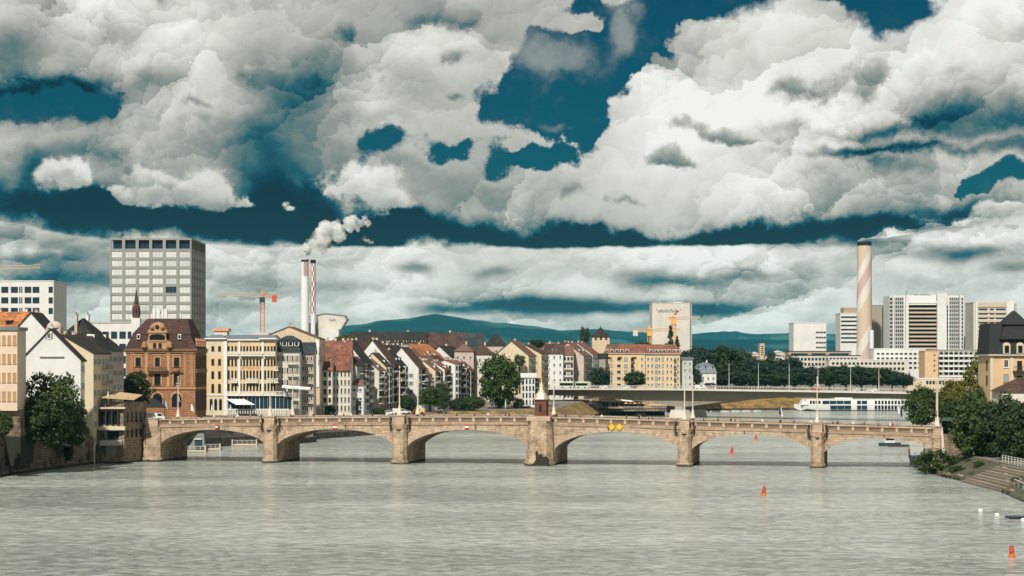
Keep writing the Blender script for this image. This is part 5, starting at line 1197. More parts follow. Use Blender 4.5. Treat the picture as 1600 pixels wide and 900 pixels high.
T = slab_block('office_building', 'white banded block half hidden behind the striped chimney', 'office', 1313, 1344, 1640, 490, 12, 24, 'plaster_white', [(496.6 + 6.5 * k, 494.2 + 6.5 * k) for k in range(7)], [(1314, 1342)])
q = MB(); q.box(3, 17, 2, 18, ZA(490, 1640) - 11.4, ZA(480.5, 1640) - 12); q.build('roof_storey', 'taupe', T)
slab_block('office_building', 'brown grey block with dark vertical glass strip right of chimney', 'office', 1358, 1388, 1660, 477.5, 12, 24, 'taupe_grey', [(545, 480)], [(1378.5, 1383)])
def hospital():
    Y = 1400; gz = 12; x0 = XA(1391, Y); X = lambda px: XA(px, Y) - x0; Z = lambda py: ZA(py, Y) - gz
    T = thing('hospital_tower', 'wide white high-rise with horizontal bands between window grids', 'tower', (x0, Y, gz), 0)
    def box(nm, p0, p1, y0, y1, a, c, m_): q = MB(); q.box(X(p0), X(p1), y0, y1, Z(a) if a < 560 else -6, Z(c)); return q.build(nm, m_, T)
    box('wall', 1391, 1507, 2, 26, 600, 461.5, 'plaster_white')
    box('stair_tower', 1464, 1478.5, -1.5, 2, 600, 458.6, 'plaster_white'); box('fin', 1395, 1397.2, -1.2, 2, 600, 460, 'plaster_white'); box('fin', 1415.5, 1419.5, -.8, 2, 600, 461, 'plaster_white'); box('fin', 1499.6, 1501.8, -1.2, 2, 600, 460.3, 'plaster_white')
    box('roof_storey', 1420, 1463, 0, 18, 476.5, 462, 'white_paint'); box('parapet', 1420, 1463.9, -.3, 2, 474, 470.6, 'trim_white')
    n = 11
    for k in range(n):
        a = 477 + 6.25 * k
        box('glass_band', 1420, 1463.5, 1.4, 1.98, a + 4., a, 'pane'); box('floor_band', 1420, 1463.5, .6, 1.95, a + 6.24, a + 3.7, 'concrete_band')
    for c0, m_, nn in ((1397.8, 'pane', 5), (1484.6, 'pane', 5)):
        for k in range(13):
            for j in range(nn):
                a = 464.5 + 6.25 * k; p = c0 + j * 3.1; q = MB() if False else None
                put(hw_mesh(2.1 / FPX * Y, 4.2 / FPX * Y), 'window', T, (X(p), 1.95, Z(a + 4.6)))
    for c0 in (1391.4, 1502.4):
        for k in range(13): put(hw_mesh(3.4 / FPX * Y, 3.6 / FPX * Y), 'window', T, (X(c0), 1.95, Z(464.5 + 6.25 * k + 4.2)))
    for k in range(12): put(hw_mesh(2.6 / FPX * Y, 4.4 / FPX * Y), 'window', T, (X(1479.6), 1.95, Z(477 + 6.25 * k + 4.6)))
    for px in (1432, 1441, 1445, 1452): box('roof_plant', px, px + 4, 4, 8, 462, 459.5, 'steel_grey')
    q = MB(); q.bar((X(1417.5), 3, Z(461)), (X(1417.5), 3, Z(454)), .5); q.build('antenna', 'steel_grey', T)
HW = {}
def hw_mesh(w, h):
    k = (round(w, 2), round(h, 2))
    if k not in HW: q = MB(); q.box(0, w, -.04, .1, 0, h, 0); q.box(-.15, w + .15, -.35, .1, -.3, -.02, 1); HW[k] = q.mesh('window', ['pane', 'trim_white'])
    return HW[k]
hospital()
T = slab_block('office_tower', 'brown and white banded high-rise at right, beside black roofed house', 'tower', 1521, 1572, 1420, 473, 12, 26, 'concrete_pale', [(484.5 + 6.9 * k, 482 + 6.9 * k) for k in range(9)], [(1529, 1543), (1546.5, 1553), (1556, 1571)])
q = MB(); X_ = lambda px: XA(px, 1420) - XA(1521, 1420); Z_ = lambda py: ZA(py, 1420) - 12
q.box(X_(1525), X_(1572), -.5, -.15, Z_(480), Z_(472.5)); q.build('top_band', 'concrete_band', T)
q = MB(); q.box(X_(1524), X_(1527), -1.2, -.15, -6, Z_(471)); q.build('fin', 'plaster_white', T); q = MB(); q.box(X_(1572.3), X_(1584), -1, 20, -6, Z_(471)); q.build('stair_tower', 'plaster_white', T); q = MB(); q.box(X_(1586), X_(1590), 2, 10, -6, Z_(474)); q.build('lift_shaft', 'concrete_grey', T)
for k in range(9): q = MB(); q.box(X_(1528), X_(1572), -.5, -.12, Z_(489.3 + 6.9 * k), Z_(486.5 + 6.9 * k)); q.build('floor_band', 'concrete_band', T)
# lower hospital wings and terraces
slab_block('hospital_wing', 'long low pale wing with flat black eaves above the park trees', 'building', 1236, 1345, 1330, 556, 10, 20, 'concrete_pale', [(563, 559), (571, 567)], [(1240 + 5.6 * k, 1243.6 + 5.6 * k) for k in range(18)], roof='slate')
slab_block('hospital_wing', 'stepped white terrace wing below striped chimney with small windows', 'building', 1296, 1420, 1290, 563, 10, 16, 'plaster_pale', [(569.5, 566), (578, 574), (588, 583)], [(1300 + 6.4 * k, 1304 + 6.4 * k) for k in range(18)], roof='trim_white')
slab_block('hospital_wing', 'upper brown banded wing behind long low wing, flat roofed', 'building', 1232, 1330, 1380, 549.5, 10, 16, 'taupe', [(555, 552)], [(1236, 1262), (1268, 1290), (1296, 1326)], roof='slate')
slab_block('hospital_wing', 'white cubic wing with square windows below the wide high-rise', 'building', 1366, 1446, 1300, 545.5, 10, 20, 'plaster_white', [(554, 551.5), (561, 558.5), (568.5, 565.5), (576, 573)], [(1370 + 7.2 * k, 1374.5 + 7.2 * k) for k in range(10)])
slab_block('care_home', 'apricot end wall building with tiny windows right of white wing', 'building', 1445, 1466, 1240, 549, 10, 18, 'plaster_apricot', [(556, 554), (564, 562), (572, 570), (580, 578)], [(1459, 1461.4)])
T = slab_block('apartment_block', 'apartment block with rows of white balconies behind golden trees', 'apartment block', 1465.5, 1546, 1245, 547.5, 10, 14, 'plaster_dim', [(554.5 + 8 * k, 550 + 8 * k) for k in range(5)], [(1468 + 7.6 * k, 1474 + 7.6 * k) for k in range(10)], ('trim_white', 'pane'))
for k in range(5): q = MB(); q.box(0, XA(1546, 1245) - XA(1465.5, 1245), -1.4, -.15, ZA(557.4 + 8 * k, 1245) - 10, ZA(555 + 8 * k, 1245) - 10); q.build('balcony_band', 'trim_white', T)
for k in range(11): q = MB(); x = (XA(1546, 1245) - XA(1465.5, 1245)) * k / 10; q.box(x - .15, x + .15, -1.3, -.16, -4, ZA(548, 1245) - 10); q.build('balcony_post', 'trim_white', T)
slab_block('riverside_hall', 'low cream flat roofed hall below the balcony block', 'building', 1418, 1540, 1150, 592, 9, 10, 'plaster_cream', [(600, 595)], [(1447 + 5 * k, 1450.6 + 5 * k) for k in range(16)], roof='trim_white')
for i, (px0, px1, pyt, m_, lab) in enumerate(((1151, 1172, 550, 'plaster_rose', 'small pale house on horizon left of the orange tower'), (1174, 1186, 553, 'plaster_pale', 'tiny cream house on horizon beside the orange tower'), (1196, 1222, 556, 'plaster_white', 'small white house on horizon right of the orange tower'), (1206, 1226, 551, 'plaster_pale', 'pale hipped roof building on the horizon above park trees'), (1222, 1240, 553, 'plaster_rose', 'rosy distant building at left end of hospital wings'))):
    front_house('distant_house', lab, px0, px1, 1700 + i * 12, pyt, pyt - 3.5, 12, d=12, wall=m_, roof=('tile_old', 'trim_stone')[i % 2], rtype='hip', floors=4, cols=5, ww=1.6, wh=2, chim=0, sink=8)
slab_block('distant_tower', 'slim orange tower block on horizon above the park trees', 'tower', 1187.5, 1194.5, 1900, 537.5, 14, 12, 'plaster_apricot', [(542 + 3.2 * k, 540.5 + 3.2 * k) for k in range(5)], [(1189, 1193)])
front_house('villa', 'white villa with grey mansard roof beside road bridge, orange blind', 1086, 1119, 1062, 583, 566, 8.5, d=11, wall='plaster_white', roof='metal_roof', rtype='mansard', floors=2, cols=4, dorm=3, chim=1, kind='w', cat='villa')
front_house('town_house', 'narrow pale blue grey house between yellow block and dark tree', 1066, 1082, 1045, 562, 558, 8, d=10, wall='plaster_grey', roof='metal_roof', rtype='flat', floors=5, cols=2, chim=0)

# ---- near house on the right bank with black mansard roof
def right_house():
    Y = 470; gz = 5.5; x0 = XA(1547, Y); X = lambda px: XA(px, Y) - x0; Z = lambda py: ZA(py, Y) - gz; w = X(1640)
    T = thing('corner_house', 'cream house with black slate mansard and pointed roof at right edge', 'house', (x0, Y, gz), 0)
    b = MB(); b.box(0, w, 0, 12, -3, Z(556)); b.build('wall', 'plaster_apricot', T)
    b = MB(); b.box(-.5, w, -.6, 12, Z(556) + .003, Z(553.6)); b.build('cornice', 'trim_stone', T)
    r = MB(); r.frustum(-.3, w, -.4, 12, Z(553.6) + .003, .1, w, 1.0, 11, Z(505)); R_ = r.build('roof', 'slate_black', T)
    xa, xb, xm = X(1570), X(1606), X(1588)
    r = MB(); r.frustum(xa - 1.2, xb + 1.2, -.6, 6.4, Z(530), xa, xb, .2, 5.2, Z(507)); r.add([(xa - .5, -.3, Z(507)), (xb + .5, -.3, Z(507)), (xb + .5, 5.7, Z(507)), (xa - .5, 5.7, Z(507)), (xm - .3, 2.6, Z(485)), (xm + .3, 2.6, Z(485))], [(0, 1, 5, 4), (1, 2, 5), (2, 3, 4, 5), (3, 0, 4), (3, 2, 1, 0)]); r.build('pointed_roof', 'slate_black', R_)
    for (px, a, c, kd) in ((1572, 574, 562, 'w'), (1572, 597, 584.5, 'p'), (1593, 578, 564, 'd'), (1593, 600, 587, 'd')): window(T, (X(px), 0, Z(a)), 1.05, Z(c) - Z(a), kd)
    for (px) in (1572, 1593):
        q = MB(); x = X(px); q.box(x - .8, x + .8, -.75, 1.5, Z(552.5), Z(538.5)); q.box(x - .5, x + .5, -.80, -.74, Z(551.5), Z(540), 1); q.prism([(x - .8, Z(538.5)), (x + .8, Z(538.5)), (x + .5, Z(536)), (x, Z(535)), (x - .5, Z(536))], 'y', -.75, 1.5); q.build('dormer', ['plaster_cream', 'pane'], R_)
        q = MB(); q.box(x - 1.1, x + 1.1, -.12, .02, Z(580), Z(558)); q.build('wall_panel', 'plaster_cream', T) if False else None
    q = MB(); q.box(X(1582), w, -1.2, 0, Z(582), Z(579.5)); 
    for k in range(10): q.bar((X(1582) + .5 * k, -1.15, Z(579.5)), (X(1582) + .5 * k, -1.15, Z(573)), .06)
    q.bar((X(1582), -1.15, Z(573)), (w, -1.15, Z(573)), .08); q.build('balcony', 'iron', T)
    for px in (1549.5, 1581): q = MB(); x = X(px); q.box(x - .35, x + .35, -.15, .02, -3, Z(556)); q.build('pilaster', 'plaster_cream', T)
    for (a, c) in ((577, 563), (600, 587)): window(T, (0, 3, Z(a)), 1.2, Z(c) - Z(a), 'd', R(-90))
    T2 = front_house('garden_house', 'low pale house with dark red roof in front of cream house', 1566, 1640, 455, 612, 590, 5.5, d=10, wall='plaster_pale', roof='tile_brown', rtype='hip', floors=1, cols=4, chim=0)
right_house()

# ---- tower cranes
def crane(label, px, Y, gz, py_jib, px_tip, px_tail, m_, pymast=None):
    T = thing('tower_crane', label, 'crane', (XA(px, Y), Y, gz), 0); zj = ZA(py_jib, Y) - gz; s = Y / FPX; w = 1.1
    def lattice(nm, p0, p1, wd, n, mm):
        q = MB(); p0, p1 = Vector(p0), Vector(p1); d = (p1 - p0).normalized(); a = Vector((0, 1, 0)); c = d.cross(a).normalized(); t = .17 * Y / 1000
        cor = [a * i * wd + c * j * wd for i, j in ((-1, -1), (1, -1), (1, 1), (-1, 1))]
        for k in cor: q.bar(p0 + k, p1 + k, t)
        for i in range(n):
            u0, u1 = p0.lerp(p1, i / n), p0.lerp(p1, (i + 1) / n)
            for k in range(4): q.bar(u0 + cor[k], u1 + cor[(k + 1) % 4], t * .7)
        return q.build(nm, mm, T)
    lattice('mast', (0, 0, -4), (0, 0, zj), w, 22, m_)
    lattice('jib', (0, 0, zj + 1.4), ((px_tip - px) * s, 0, zj + 1.4 + abs(px_tip - px) * s * .04), .75, 20, 'jib_pale')
    lattice('counter_jib', (0, 0, zj + 1.4), ((px_tail - px) * s, 0, zj + 1.4), .8, 5, m_)
    q = MB(); x = (px_tail - px) * s; q.box(min(x, x * .7), max(x, x * .7), -1, 1, zj - 2.2, zj + 1.6); q.build('counterweight', 'concrete_pale' if m_ != 'crane_orange' else 'orange_paint', T)
    q = MB(); q.box(-1.4, 1.4, -2.2, .6, zj - 2.2, zj + .4); q.build('cab', 'frame_dark' if m_ == 'crane_orange' else m_, T)
    q = MB(); q.prism([(-1.2, zj + 1.5), (1.2, zj + 1.5), (0, zj + 5)], 'y', -.6, .6); q.build('tower_head', m_, T)
crane('orange tower crane with long jib between grey tower and chimneys', 410, 1150, 14, 466, 346, 432, 'crane_orange')
crane('yellow tower crane in front of the lettered beige slab tower', 1053, 1300, 12, 501, 1094, 1041, 'crane_yellow')
crane('small yellow crane left of the lettered beige slab tower', 1014.5, 1320, 12, 519.5, 1062, 989, 'crane_yellow')
crane('white crane jib above the far left white office block', -30, 950, 14, 425, 63, -60, 'white_paint')

# ================================================================ concrete road bridge further down the river
JA, JB = Vector((9., 994.5)), Vector((190., 851.))
def road_bridge():
    d = (JB - JA); L = d.length; a = math.atan2(d.y, d.x); T = thing('road_bridge', 'flat concrete girder road bridge crossing behind the old stone bridge', 'bridge', (JA.x, JA.y, 0), a)
    ca, sa = math.cos(a), math.sin(a)
    def sx(px): r = (px - 800) / FPX; return (JA.y * r - JA.x) / (ca - sa * r)
    def zz(px, py): return ZA(py, JA.y + sx(px) * sa)
    pts = [(840, 607), (1053, 608), (1240, 610.5), (1420, 613.5), (1500, 615)]
    top = [(sx(p), zz(p, q)) for p, q in pts]
    def zt(x):
        for (u, zu), (v, zv) in zip(top, top[1:]):
            if x <= v: break
        return zu + (zv - zu) * (x - u) / (v - u)
    bot = [(sx(p), zz(p, q)) for p, q in ((840, 617.5), (900, 619), (950, 623), (1000, 628), (1035, 633.5), (1053, 636.5), (1070, 635), (1100, 630.5), (1140, 625.5), (1190, 621.8), (1250, 621), (1320, 621.5), (1420, 624.5), (1500, 628))]
    s0, s1 = sx(846), sx(1490); n = 60
    def zb(x):
        for (u, zu), (v, zv) in zip(bot, bot[1:]):
            if x <= v: break
        return zu + (zv - zu) * (x - u) / (v - u)
    def run(nm, m_, y0, y1, f0, f1):
        q = MB(); vs_ = []
        for i in range(n + 1):
            x = s0 + (s1 - s0) * i / n; vs_ += [(x, y0, f0(x)), (x, y1, f0(x)), (x, y1, f1(x)), (x, y0, f1(x))]
        fs = [(0, 3, 2, 1), (4 * n, 4 * n + 1, 4 * n + 2, 4 * n + 3)]
        for i in range(n):
            for e in range(4): fs.append((4 * i + e, 4 * i + 4 + e, 4 * i + 4 + (e + 1) % 4, 4 * i + (e + 1) % 4))
        q.add(vs_, fs); return q.build(nm, m_, T)
    run('deck_slab', 'concrete_pale', 0, 22, lambda x: zt(x) - .55, zt); run('girder', 'girder_concrete', 4.4, 10, zb, lambda x: zt(x) - .553); run('girder', 'girder_concrete', 12.5, 18, zb, lambda x: zt(x) - .553)
    run('kerb', 'concrete_pale', 0.02, .5, lambda x: zt(x) + .002, lambda x: zt(x) + .22)
    rl = MB(); sl = 6.; rl.bar((0, .2, 1.15), (sl, .2, 1.15), .09); rl.bar((0, .2, .7), (sl, .2, .7), .05)
    for k in range(5): rl.bar((sl * k / 4, .2, 0), (sl * k / 4, .2, 1.15), .1)
    rm = rl.mesh('railing', 'rail_pale')
    x = s0
    while x < s1 - sl:
        for y in (0, 21.5):
            o = put(rm, 'railing', T, (x, y, zt(x) + .2)); o.rotation_euler = (0, -math.atan((zt(x + sl) - zt(x)) / sl), 0)
        x += sl
    xp = sx(1054); q = MB(); zp = zb(xp); q.frustum(xp - 5.2, xp + 5.2, 1.6, 21, -4, xp - 3.7, xp + 3.7, 2.4, 20, zp - 1.2); q.build('pier', 'concrete_pale', T)
    q = MB(); q.box(xp - 2., xp + 2., 3.4, 19, zp - 1.2, zp + .2); q.build('bearing', 'concrete_grey', T)
    return T, sx, zt, a
RB, rsx, rzt, RA = road_bridge()
def rbp(px, y, dz=0.):
    s = rsx(px); return Vector((JA.x + s * math.cos(RA) - y * math.sin(RA), JA.y + s * math.sin(RA) + y * math.cos(RA), rzt(s) + dz))

# ================================================================ trees and shrubs
CROWNS = {}
def crown_mesh(kind, matn, k):
    """unit crown: radius 1 across, height 2 from z=0; thousands of leaf-sized faces in clumps"""
    key = (kind, matn, k)
    if key in CROWNS: return CROWNS[key]
    rnd = random.Random(hash((kind, k)) % 9973 if False else {'round': 11, 'tall': 23, 'cone': 37, 'loose': 51, 'bush': 67}[kind] + k * 101)
    v = []; f = []
    ncl = {'round': 150, 'tall': 110, 'cone': 150, 'loose': 95, 'bush': 60}[kind]; per = {'round': 44, 'tall': 36, 'cone': 26, 'loose': 34, 'bush': 46}[kind]
    lobes = [Vector((rnd.gauss(0, 1), rnd.gauss(0, 1), rnd.gauss(0, 1))).normalized() for _ in range(7)]
    for c in range(ncl):
        d = Vector((rnd.gauss(0, 1), rnd.gauss(0, 1), rnd.gauss(0, 1))).normalized()
        r = rnd.uniform(.45, 1.) ** .6
        bump = 1 + .16 * max(d.dot(l) for l in lobes) ** 3 - .18 + rnd.uniform(-.06, .06)
        if kind == 'cone':
            z = rnd.random() ** 1.35; rad = (1 - z) ** .85 * (.75 + .25 * math.sin(z * 42)) * rnd.uniform(.3, 1.); t = rnd.uniform(0, 6.283); cen = Vector((rad * math.cos(t), rad * math.sin(t), z * 2)); cr = .10
        elif kind == 'tall':
            cen = Vector((d.x * r * .85 * bump, d.y * r * .85 * bump, 1 + d.z * r * 1.0 * bump)); cr = .2
        else:
            cen = Vector((d.x * r * .9 * bump, d.y * r * .9 * bump, 1 + d.z * r * .9 * bump))
            if kind == 'round' and cen.z < .5: cen.z = .5 - (.5 - cen.z) * .75
            cr = {'round': .17, 'loose': .17, 'bush': .24}[kind]
        out = (cen - Vector((0, 0, .8))).normalized()
        for q in range(per):
            p = cen + Vector((rnd.gauss(0, 1), rnd.gauss(0, 1), rnd.gauss(0, .75))) * cr * .55
            nrm = (out * .7 + Vector((rnd.gauss(0, .7), rnd.gauss(0, .7), rnd.gauss(.25, .7)))).normalized()
            a = nrm.orthogonal().normalized(); a.rotate(Matrix.Rotation(rnd.uniform(0, 6.283), 3, nrm)) ; b = nrm.cross(a); s = rnd.uniform(.026, .052) * (1.25 if kind == 'bush' else 1.)
            o = len(v); v += [p - a * s - b * s * .6, p + a * s - b * s * .6, p + a * s * .7 + b * s * .8, p - a * s * .7 + b * s * .8]; f.append((o, o + 1, o + 2, o + 3))
    me = bpy.data.meshes.new('crown'); me.from_pydata(v, [], f); me.materials.append(M[matn]); me.update(); CROWNS[key] = me; return me
TRUNKS = {}
def trunk_mesh(k):
    if k not in TRUNKS:
        rnd = random.Random(k); q = MB(); q.lathe([(.075, -.15), (.05, .0), (.042, .3), (.034, .55), (.012, .95)], (0, 0), 8)
        for i in range(7):
            a = i * 2.4 + rnd.random(); z = .28 + .07 * i; l = rnd.uniform(.22, .36); p1 = (l * .55 * math.cos(a), l * .55 * math.sin(a), z + .12); q.cyl((0, 0, z), p1, .018, .012, 5); q.cyl(p1, (l * math.cos(a + .3), l * math.sin(a + .3), z + .30), .012, .004, 5)
        TRUNKS[k] = q.mesh('trunk', 'bark')
    return TRUNKS[k]
NTREE = [0]
def tree(label, px, Y, gz, pytop, wpx, pybot=None, m_='leaf_dark', kind='round', name='tree', group=None, cat='tree', deep=1.):
    NTREE[0] += 1; k = NTREE[0]
    x = XA(px, Y); h = ZA(pytop, Y) - gz; rad = wpx / 2 / FPX * Y * 1.2
    T = thing(name, label, cat, (x, Y, gz), k * 1.3, group)
    zb = (ZA(pybot, Y) - gz) if pybot else h * .28
    tw = min(h * .9, rad * 2.) if kind not in ('tall', 'cone') else rad * 1.1
    put(trunk_mesh(k % 3), 'trunk', T, (0, 0, 0), 0, (tw, tw, h * .92))
    hc = (h - zb) * 1.14
    put(crown_mesh(kind, m_, k % 3), 'crown', T, (0, 0, zb - (h - zb) * .07), 0, (rad, rad * deep, hc / 2))
    return T
# left bank
tree('large loose leafy tree hanging over the stained river wall at left', 80, 462, 8.2, 576, 88, 694, 'leaf_mid', 'loose', 'riverside_tree')
tree('yellow green lower tree spilling over end of the river wall', 108, 470, 7.6, 624, 52, 694, 'leaf_mid', 'round', 'riverside_tree')
tree('dark lower bough tree under the large leafy tree at left', 62, 456, 8.2, 612, 78, 700, 'leaf_dark', 'round', 'riverside_tree')
tree('ivy hanging down the stained river wall at its right end', 106, 482, 3.2, 672, 30, 722, 'leaf_dark', 'bush', 'ivy', cat='ivy', deep=.5)
tree('low leafy shrub at the foot of the white blank gable', 118, 468, 8.0, 648, 34, 702, 'leaf_mid', 'bush', 'bush', cat='bush')
tree('dark undergrowth behind the river wall below leafy tree', 84, 466, 8.0, 640, 60, 704, 'leaf_dark', 'bush', 'bush', cat='bush')
tree('small dark green tree cut off by the left picture edge', 4, 438, 8.2, 640, 34, 684, 'leaf_mid', 'round')
tree('round dark tree in front of the sandstone palace', 208, 545, 8.6, 581, 58, 640, 'leaf_dark', 'round')
tree('great round leafy tree standing over the quay, largest in the town', 781, 828, 6.3, 551, 62, 640, 'leaf_mid', 'round', 'great_tree')
tree('dense clipped dark tree by the parked vans', 636, 757, 6.4, 617, 25, 645, 'leaf_dark', 'round', group='small trees on the quay')
tree('golden green small tree right of the dense clipped tree', 672, 775, 6.4, 603, 38, 636, 'leaf_mid', 'loose', group='small trees on the quay')
tree('dark ivy mass climbing the wall behind golden green tree', 690, 792, 6.4, 598, 26, 640, 'leaf_dark', 'tall', 'ivy', cat='ivy', deep=.5)
tree('small dark tree below the bay window house', 716, 796, 6.4, 619, 26, 645, 'leaf_dark', 'round', group='small trees on the quay')
tree('low spreading tree between bay window house and great tree', 741, 802, 6.4, 619, 34, 640, 'leaf_mid', 'round', group='small trees on the quay')
tree('blue green bush at the left end of the golden grass bank', 728, 796, 6.2, 636, 30, 651, 'leaf_blue', 'bush', 'bush', cat='bush')
tree('bush at the foot of great tree on its right side', 810, 832, 6.3, 620, 18, 640, 'leaf_mid', 'bush', 'bush', cat='bush')
tree('low hedge bush left of the bridge chapel', 824, 836, 6.3, 634, 22, 646, 'leaf_dark', 'bush', 'bush', cat='bush')
tree('dark bush under the white loggia house', 514, 694, 6.6, 633, 20, 652, 'leaf_dark', 'bush', 'bush', cat='bush')
tree('bush with reddish tint beside the stepped quay lane', 592, 722, 6.5, 636, 22, 650, 'leaf_mid', 'bush', 'bush', cat='bush')
tree('round blue green tree left of the yellow apartment block', 938, 1016, 7, 573, 34, 606, 'leaf_blue', 'round')
tree('dark cone shaped tree in front of the yellow apartment block', 992, 1018, 7, 579, 34, 606, 'leaf_dark', 'round')
tree('dark poplar rising beside the stone gate tower', 913.5, 1090, 8, 511, 17, 540, 'leaf_dark', 'tall', 'poplar')
tree('tall dark conifer before the lettered slab tower', 1048, 1150, 9, 512, 22, 552, 'leaf_dark', 'cone', 'conifer', group='conifers behind the yellow block')
tree('shorter conifer right of the tall one', 1058, 1155, 9, 528, 18, 552, 'leaf_dark', 'cone', 'conifer', group='conifers behind the yellow block')
tree('broad dark tree left of the white villa', 1081, 1052, 8, 571, 34, 606, 'leaf_blue', 'round')
tree('low clipped hedge in front of the white villa', 1110, 1052, 8, 598, 20, 606, 'leaf_dark', 'bush', 'hedge', cat='hedge')
tree('tuft of autumn trees on the hill above red roofs', 538, 860, 12, 523, 34, 540, 'leaf_gold', 'round'); tree('small yellowish tree before the long dark roof', 584, 800, 9, 526, 16, 540, 'leaf_gold', 'round')
tree('dark tree on the hilltop right of the barrack roofs', 838, 960, 9, 530, 26, 545, 'leaf_dark', 'round'); tree('dark tree crown behind left end of the yellow block roof', 1005, 1090, 9, 533, 36, 556, 'leaf_dark', 'round')
tree('green roof garden shrub under beige gable house', 812, 858, 14, 553, 18, 572, 'leaf_mid', 'bush', 'bush', cat='bush')
park = [(1072, 1180, 547, 46), (1092, 1150, 541, 48), (1112, 1170, 544, 44), (1133, 1155, 538, 54), (1157, 1175, 545, 36), (1172, 1150, 556, 44), (1196, 1165, 560, 36), (1205, 1180, 547, 15), (1226, 1160, 557, 46), (1128, 1125, 566, 40), (1150, 1120, 578, 42), (1180, 1118, 581, 48), (1212, 1120, 584, 46),
        (1242, 1128, 574, 42), (1268, 1125, 570, 46), (1296, 1128, 571, 44), (1322, 1124, 570, 42), (1346, 1128, 569, 44), (1372, 1124, 573, 42), (1394, 1126, 579, 36), (1412, 1128, 583, 30), (1104, 1128, 560, 30), (1240, 1160, 556, 30)]
side = ['far left end', 'left of the middle', 'middle', 'right of the middle', 'far right end']
for i, (px, Y, top, w_) in enumerate(park):
    lab = ['tall dark tree rising behind the white villa', 'dark rounded tree behind the white villa roof', 'tree just right of the white villa, behind', 'tallest spreading dark park tree behind road bridge lamps', 'narrow dark park tree left of the orange tower', 'dark park tree below small pale horizon house', 'park tree directly under the orange tower', 'slim poplar right of the orange tower', 'park tree left of the white hospital wings',
           'dark park tree at the bridge edge right of the villa', 'front park tree beside first pair of road lamps', 'front park tree with greyish leaves between road lamps', 'front park tree left of second pair of road lamps', 'round park tree below left end of long low wing', 'round park tree above bow of the white river ship', 'round park tree above the red roundel sign', 'round park tree left of third pair of road lamps', 'round park tree right of third pair of road lamps', 'round park tree below stepped white terrace wing', 'small round park tree near right end of the row', 'last small park tree before the cream hall', 'small filler park tree close behind the villa', 'dark park tree partly hidden at the hospital wing corner'][i]
    tree(lab, px, Y, 9.3, top, w_ * 1.12, 604 if Y < 1140 else 598, 'leaf_blue' if i % 3 else 'leaf_dark', 'tall' if w_ < 20 else 'round', 'park_tree', 'park trees behind the road bridge')
# right bank
for (lab, px, Y, top, w_, bot, m_, kd) in (
    ('mid green tree at the right bridgehead, leftmost on right bank', 1444, 575, 597, 56, 668, 'leaf_mid', 'round'), ('golden green tree behind bridgehead lamp masts', 1488, 590, 592, 58, 668, 'leaf_gold', 'round'), ('tall golden tree left of the cream corner house', 1528, 560, 560, 46, 650, 'leaf_gold', 'tall'),
    ('dark green tree under the tall golden tree', 1518, 520, 606, 60, 690, 'leaf_gold', 'round'), ('big dark tree above the river steps', 1528, 452, 624, 80, 726, 'leaf_mid', 'round'), ('big dark tree in front of the cream corner house', 1566, 446, 616, 84, 722, 'leaf_dark', 'round'), ('big dark tree at right picture edge over the fence', 1600, 432, 620, 84, 726, 'leaf_dark', 'round'),
    ('dark leafy tree at the bridge ramp, left of big dark trees', 1500, 486, 622, 66, 712, 'leaf_dark', 'round'), ('dark tree behind the two big ones over the steps', 1546, 478, 600, 80, 716, 'leaf_mid', 'round'), ('dark tree filling gap above promenade at right edge', 1586, 462, 640, 70, 716, 'leaf_dark', 'round')):
    tree(lab, px, Y, 4.0, top, w_, bot, m_, kd, 'bank_tree', 'trees on the right bank')
tree('wild dark green shrub at the foot of right bridge abutment', 1462, 455, .6, 703, 62, 742, 'leaf_mid', 'bush', 'shrub', cat='shrub')
tree('smaller weed clump on the bank right of the wild shrub', 1494, 440, .8, 728, 26, 745, 'leaf_mid', 'bush', 'shrub', cat='shrub')
tree('yellowish weed clump beside the river steps at right edge', 1596, 392, 1.6, 742, 34, 765, 'leaf_mid', 'bush', 'shrub', cat='shrub')
for i, (x_, y_, z_, r_, lab) in enumerate(((96.4, 452, 1.9, 1.6, 'weed tuft beside wild shrub on the right bank slope'), (98.2, 446, 2.8, 1.3, 'weed tuft high on the slope above pale boulders'), (95.0, 438, 1.4, 1.2, 'weed tuft low on the slope left of river steps'), (97.0, 432, 2.6, 1.5, 'weed tuft at upper left corner of river steps'), (94.6, 427, 1.2, .9, 'small weed tuft touching lowest river step'), (95.2, 383, 2.2, 1.2, 'weed tuft under the diagonal hand rail'), (93.6, 374, 1.4, 1.1, 'weed tuft near the right picture edge waterline'))):
    T = thing('weed_tuft', lab, 'weeds', (x_, y_, z_ - .5), i, 'weeds on the right bank'); put(crown_mesh('bush', 'leaf_mid', i % 3), 'leaves', T, (0, 0, 0), 0, (r_, r_, r_ * .6))

# ================================================================ lamps, flags, people, vehicles, boats
def lamp_mast(label, loc, rz, h=10.4):
    T = thing('lamp_mast', label, 'lamp', loc, rz, 'tall cream lamp masts on the stone bridge')
    q = MB(); q.lathe([(.62, 0), (.6, .5), (.42, .7), (.36, 1.6), (.26, 1.9), (.2, 2.3)], (0, 0), 8); q.build('foot', 'mast_cream', T)
    q = MB(); q.lathe([(.17, 2.3), (.14, h * .6), (.10, h)], (0, 0), 8); q.build('pole', 'mast_cream', T)
    for z in (h * .80, h * .86):
        for sg in (-1, 1):
            q = MB(); q.bar((0, 0, z), (sg * .42, 0, z + .1), .07); q.lathe([(.07, z - .25), (.16, z - .1), (.1, z + .12)], (sg * .45, 0), 6); q.build('lantern', 'mast_cream', T)
    q = MB(); q.lathe([(.12, h), (.2, h + .15), (.03, h + .6)], (0, 0), 6); q.build('finial', 'mast_cream', T)
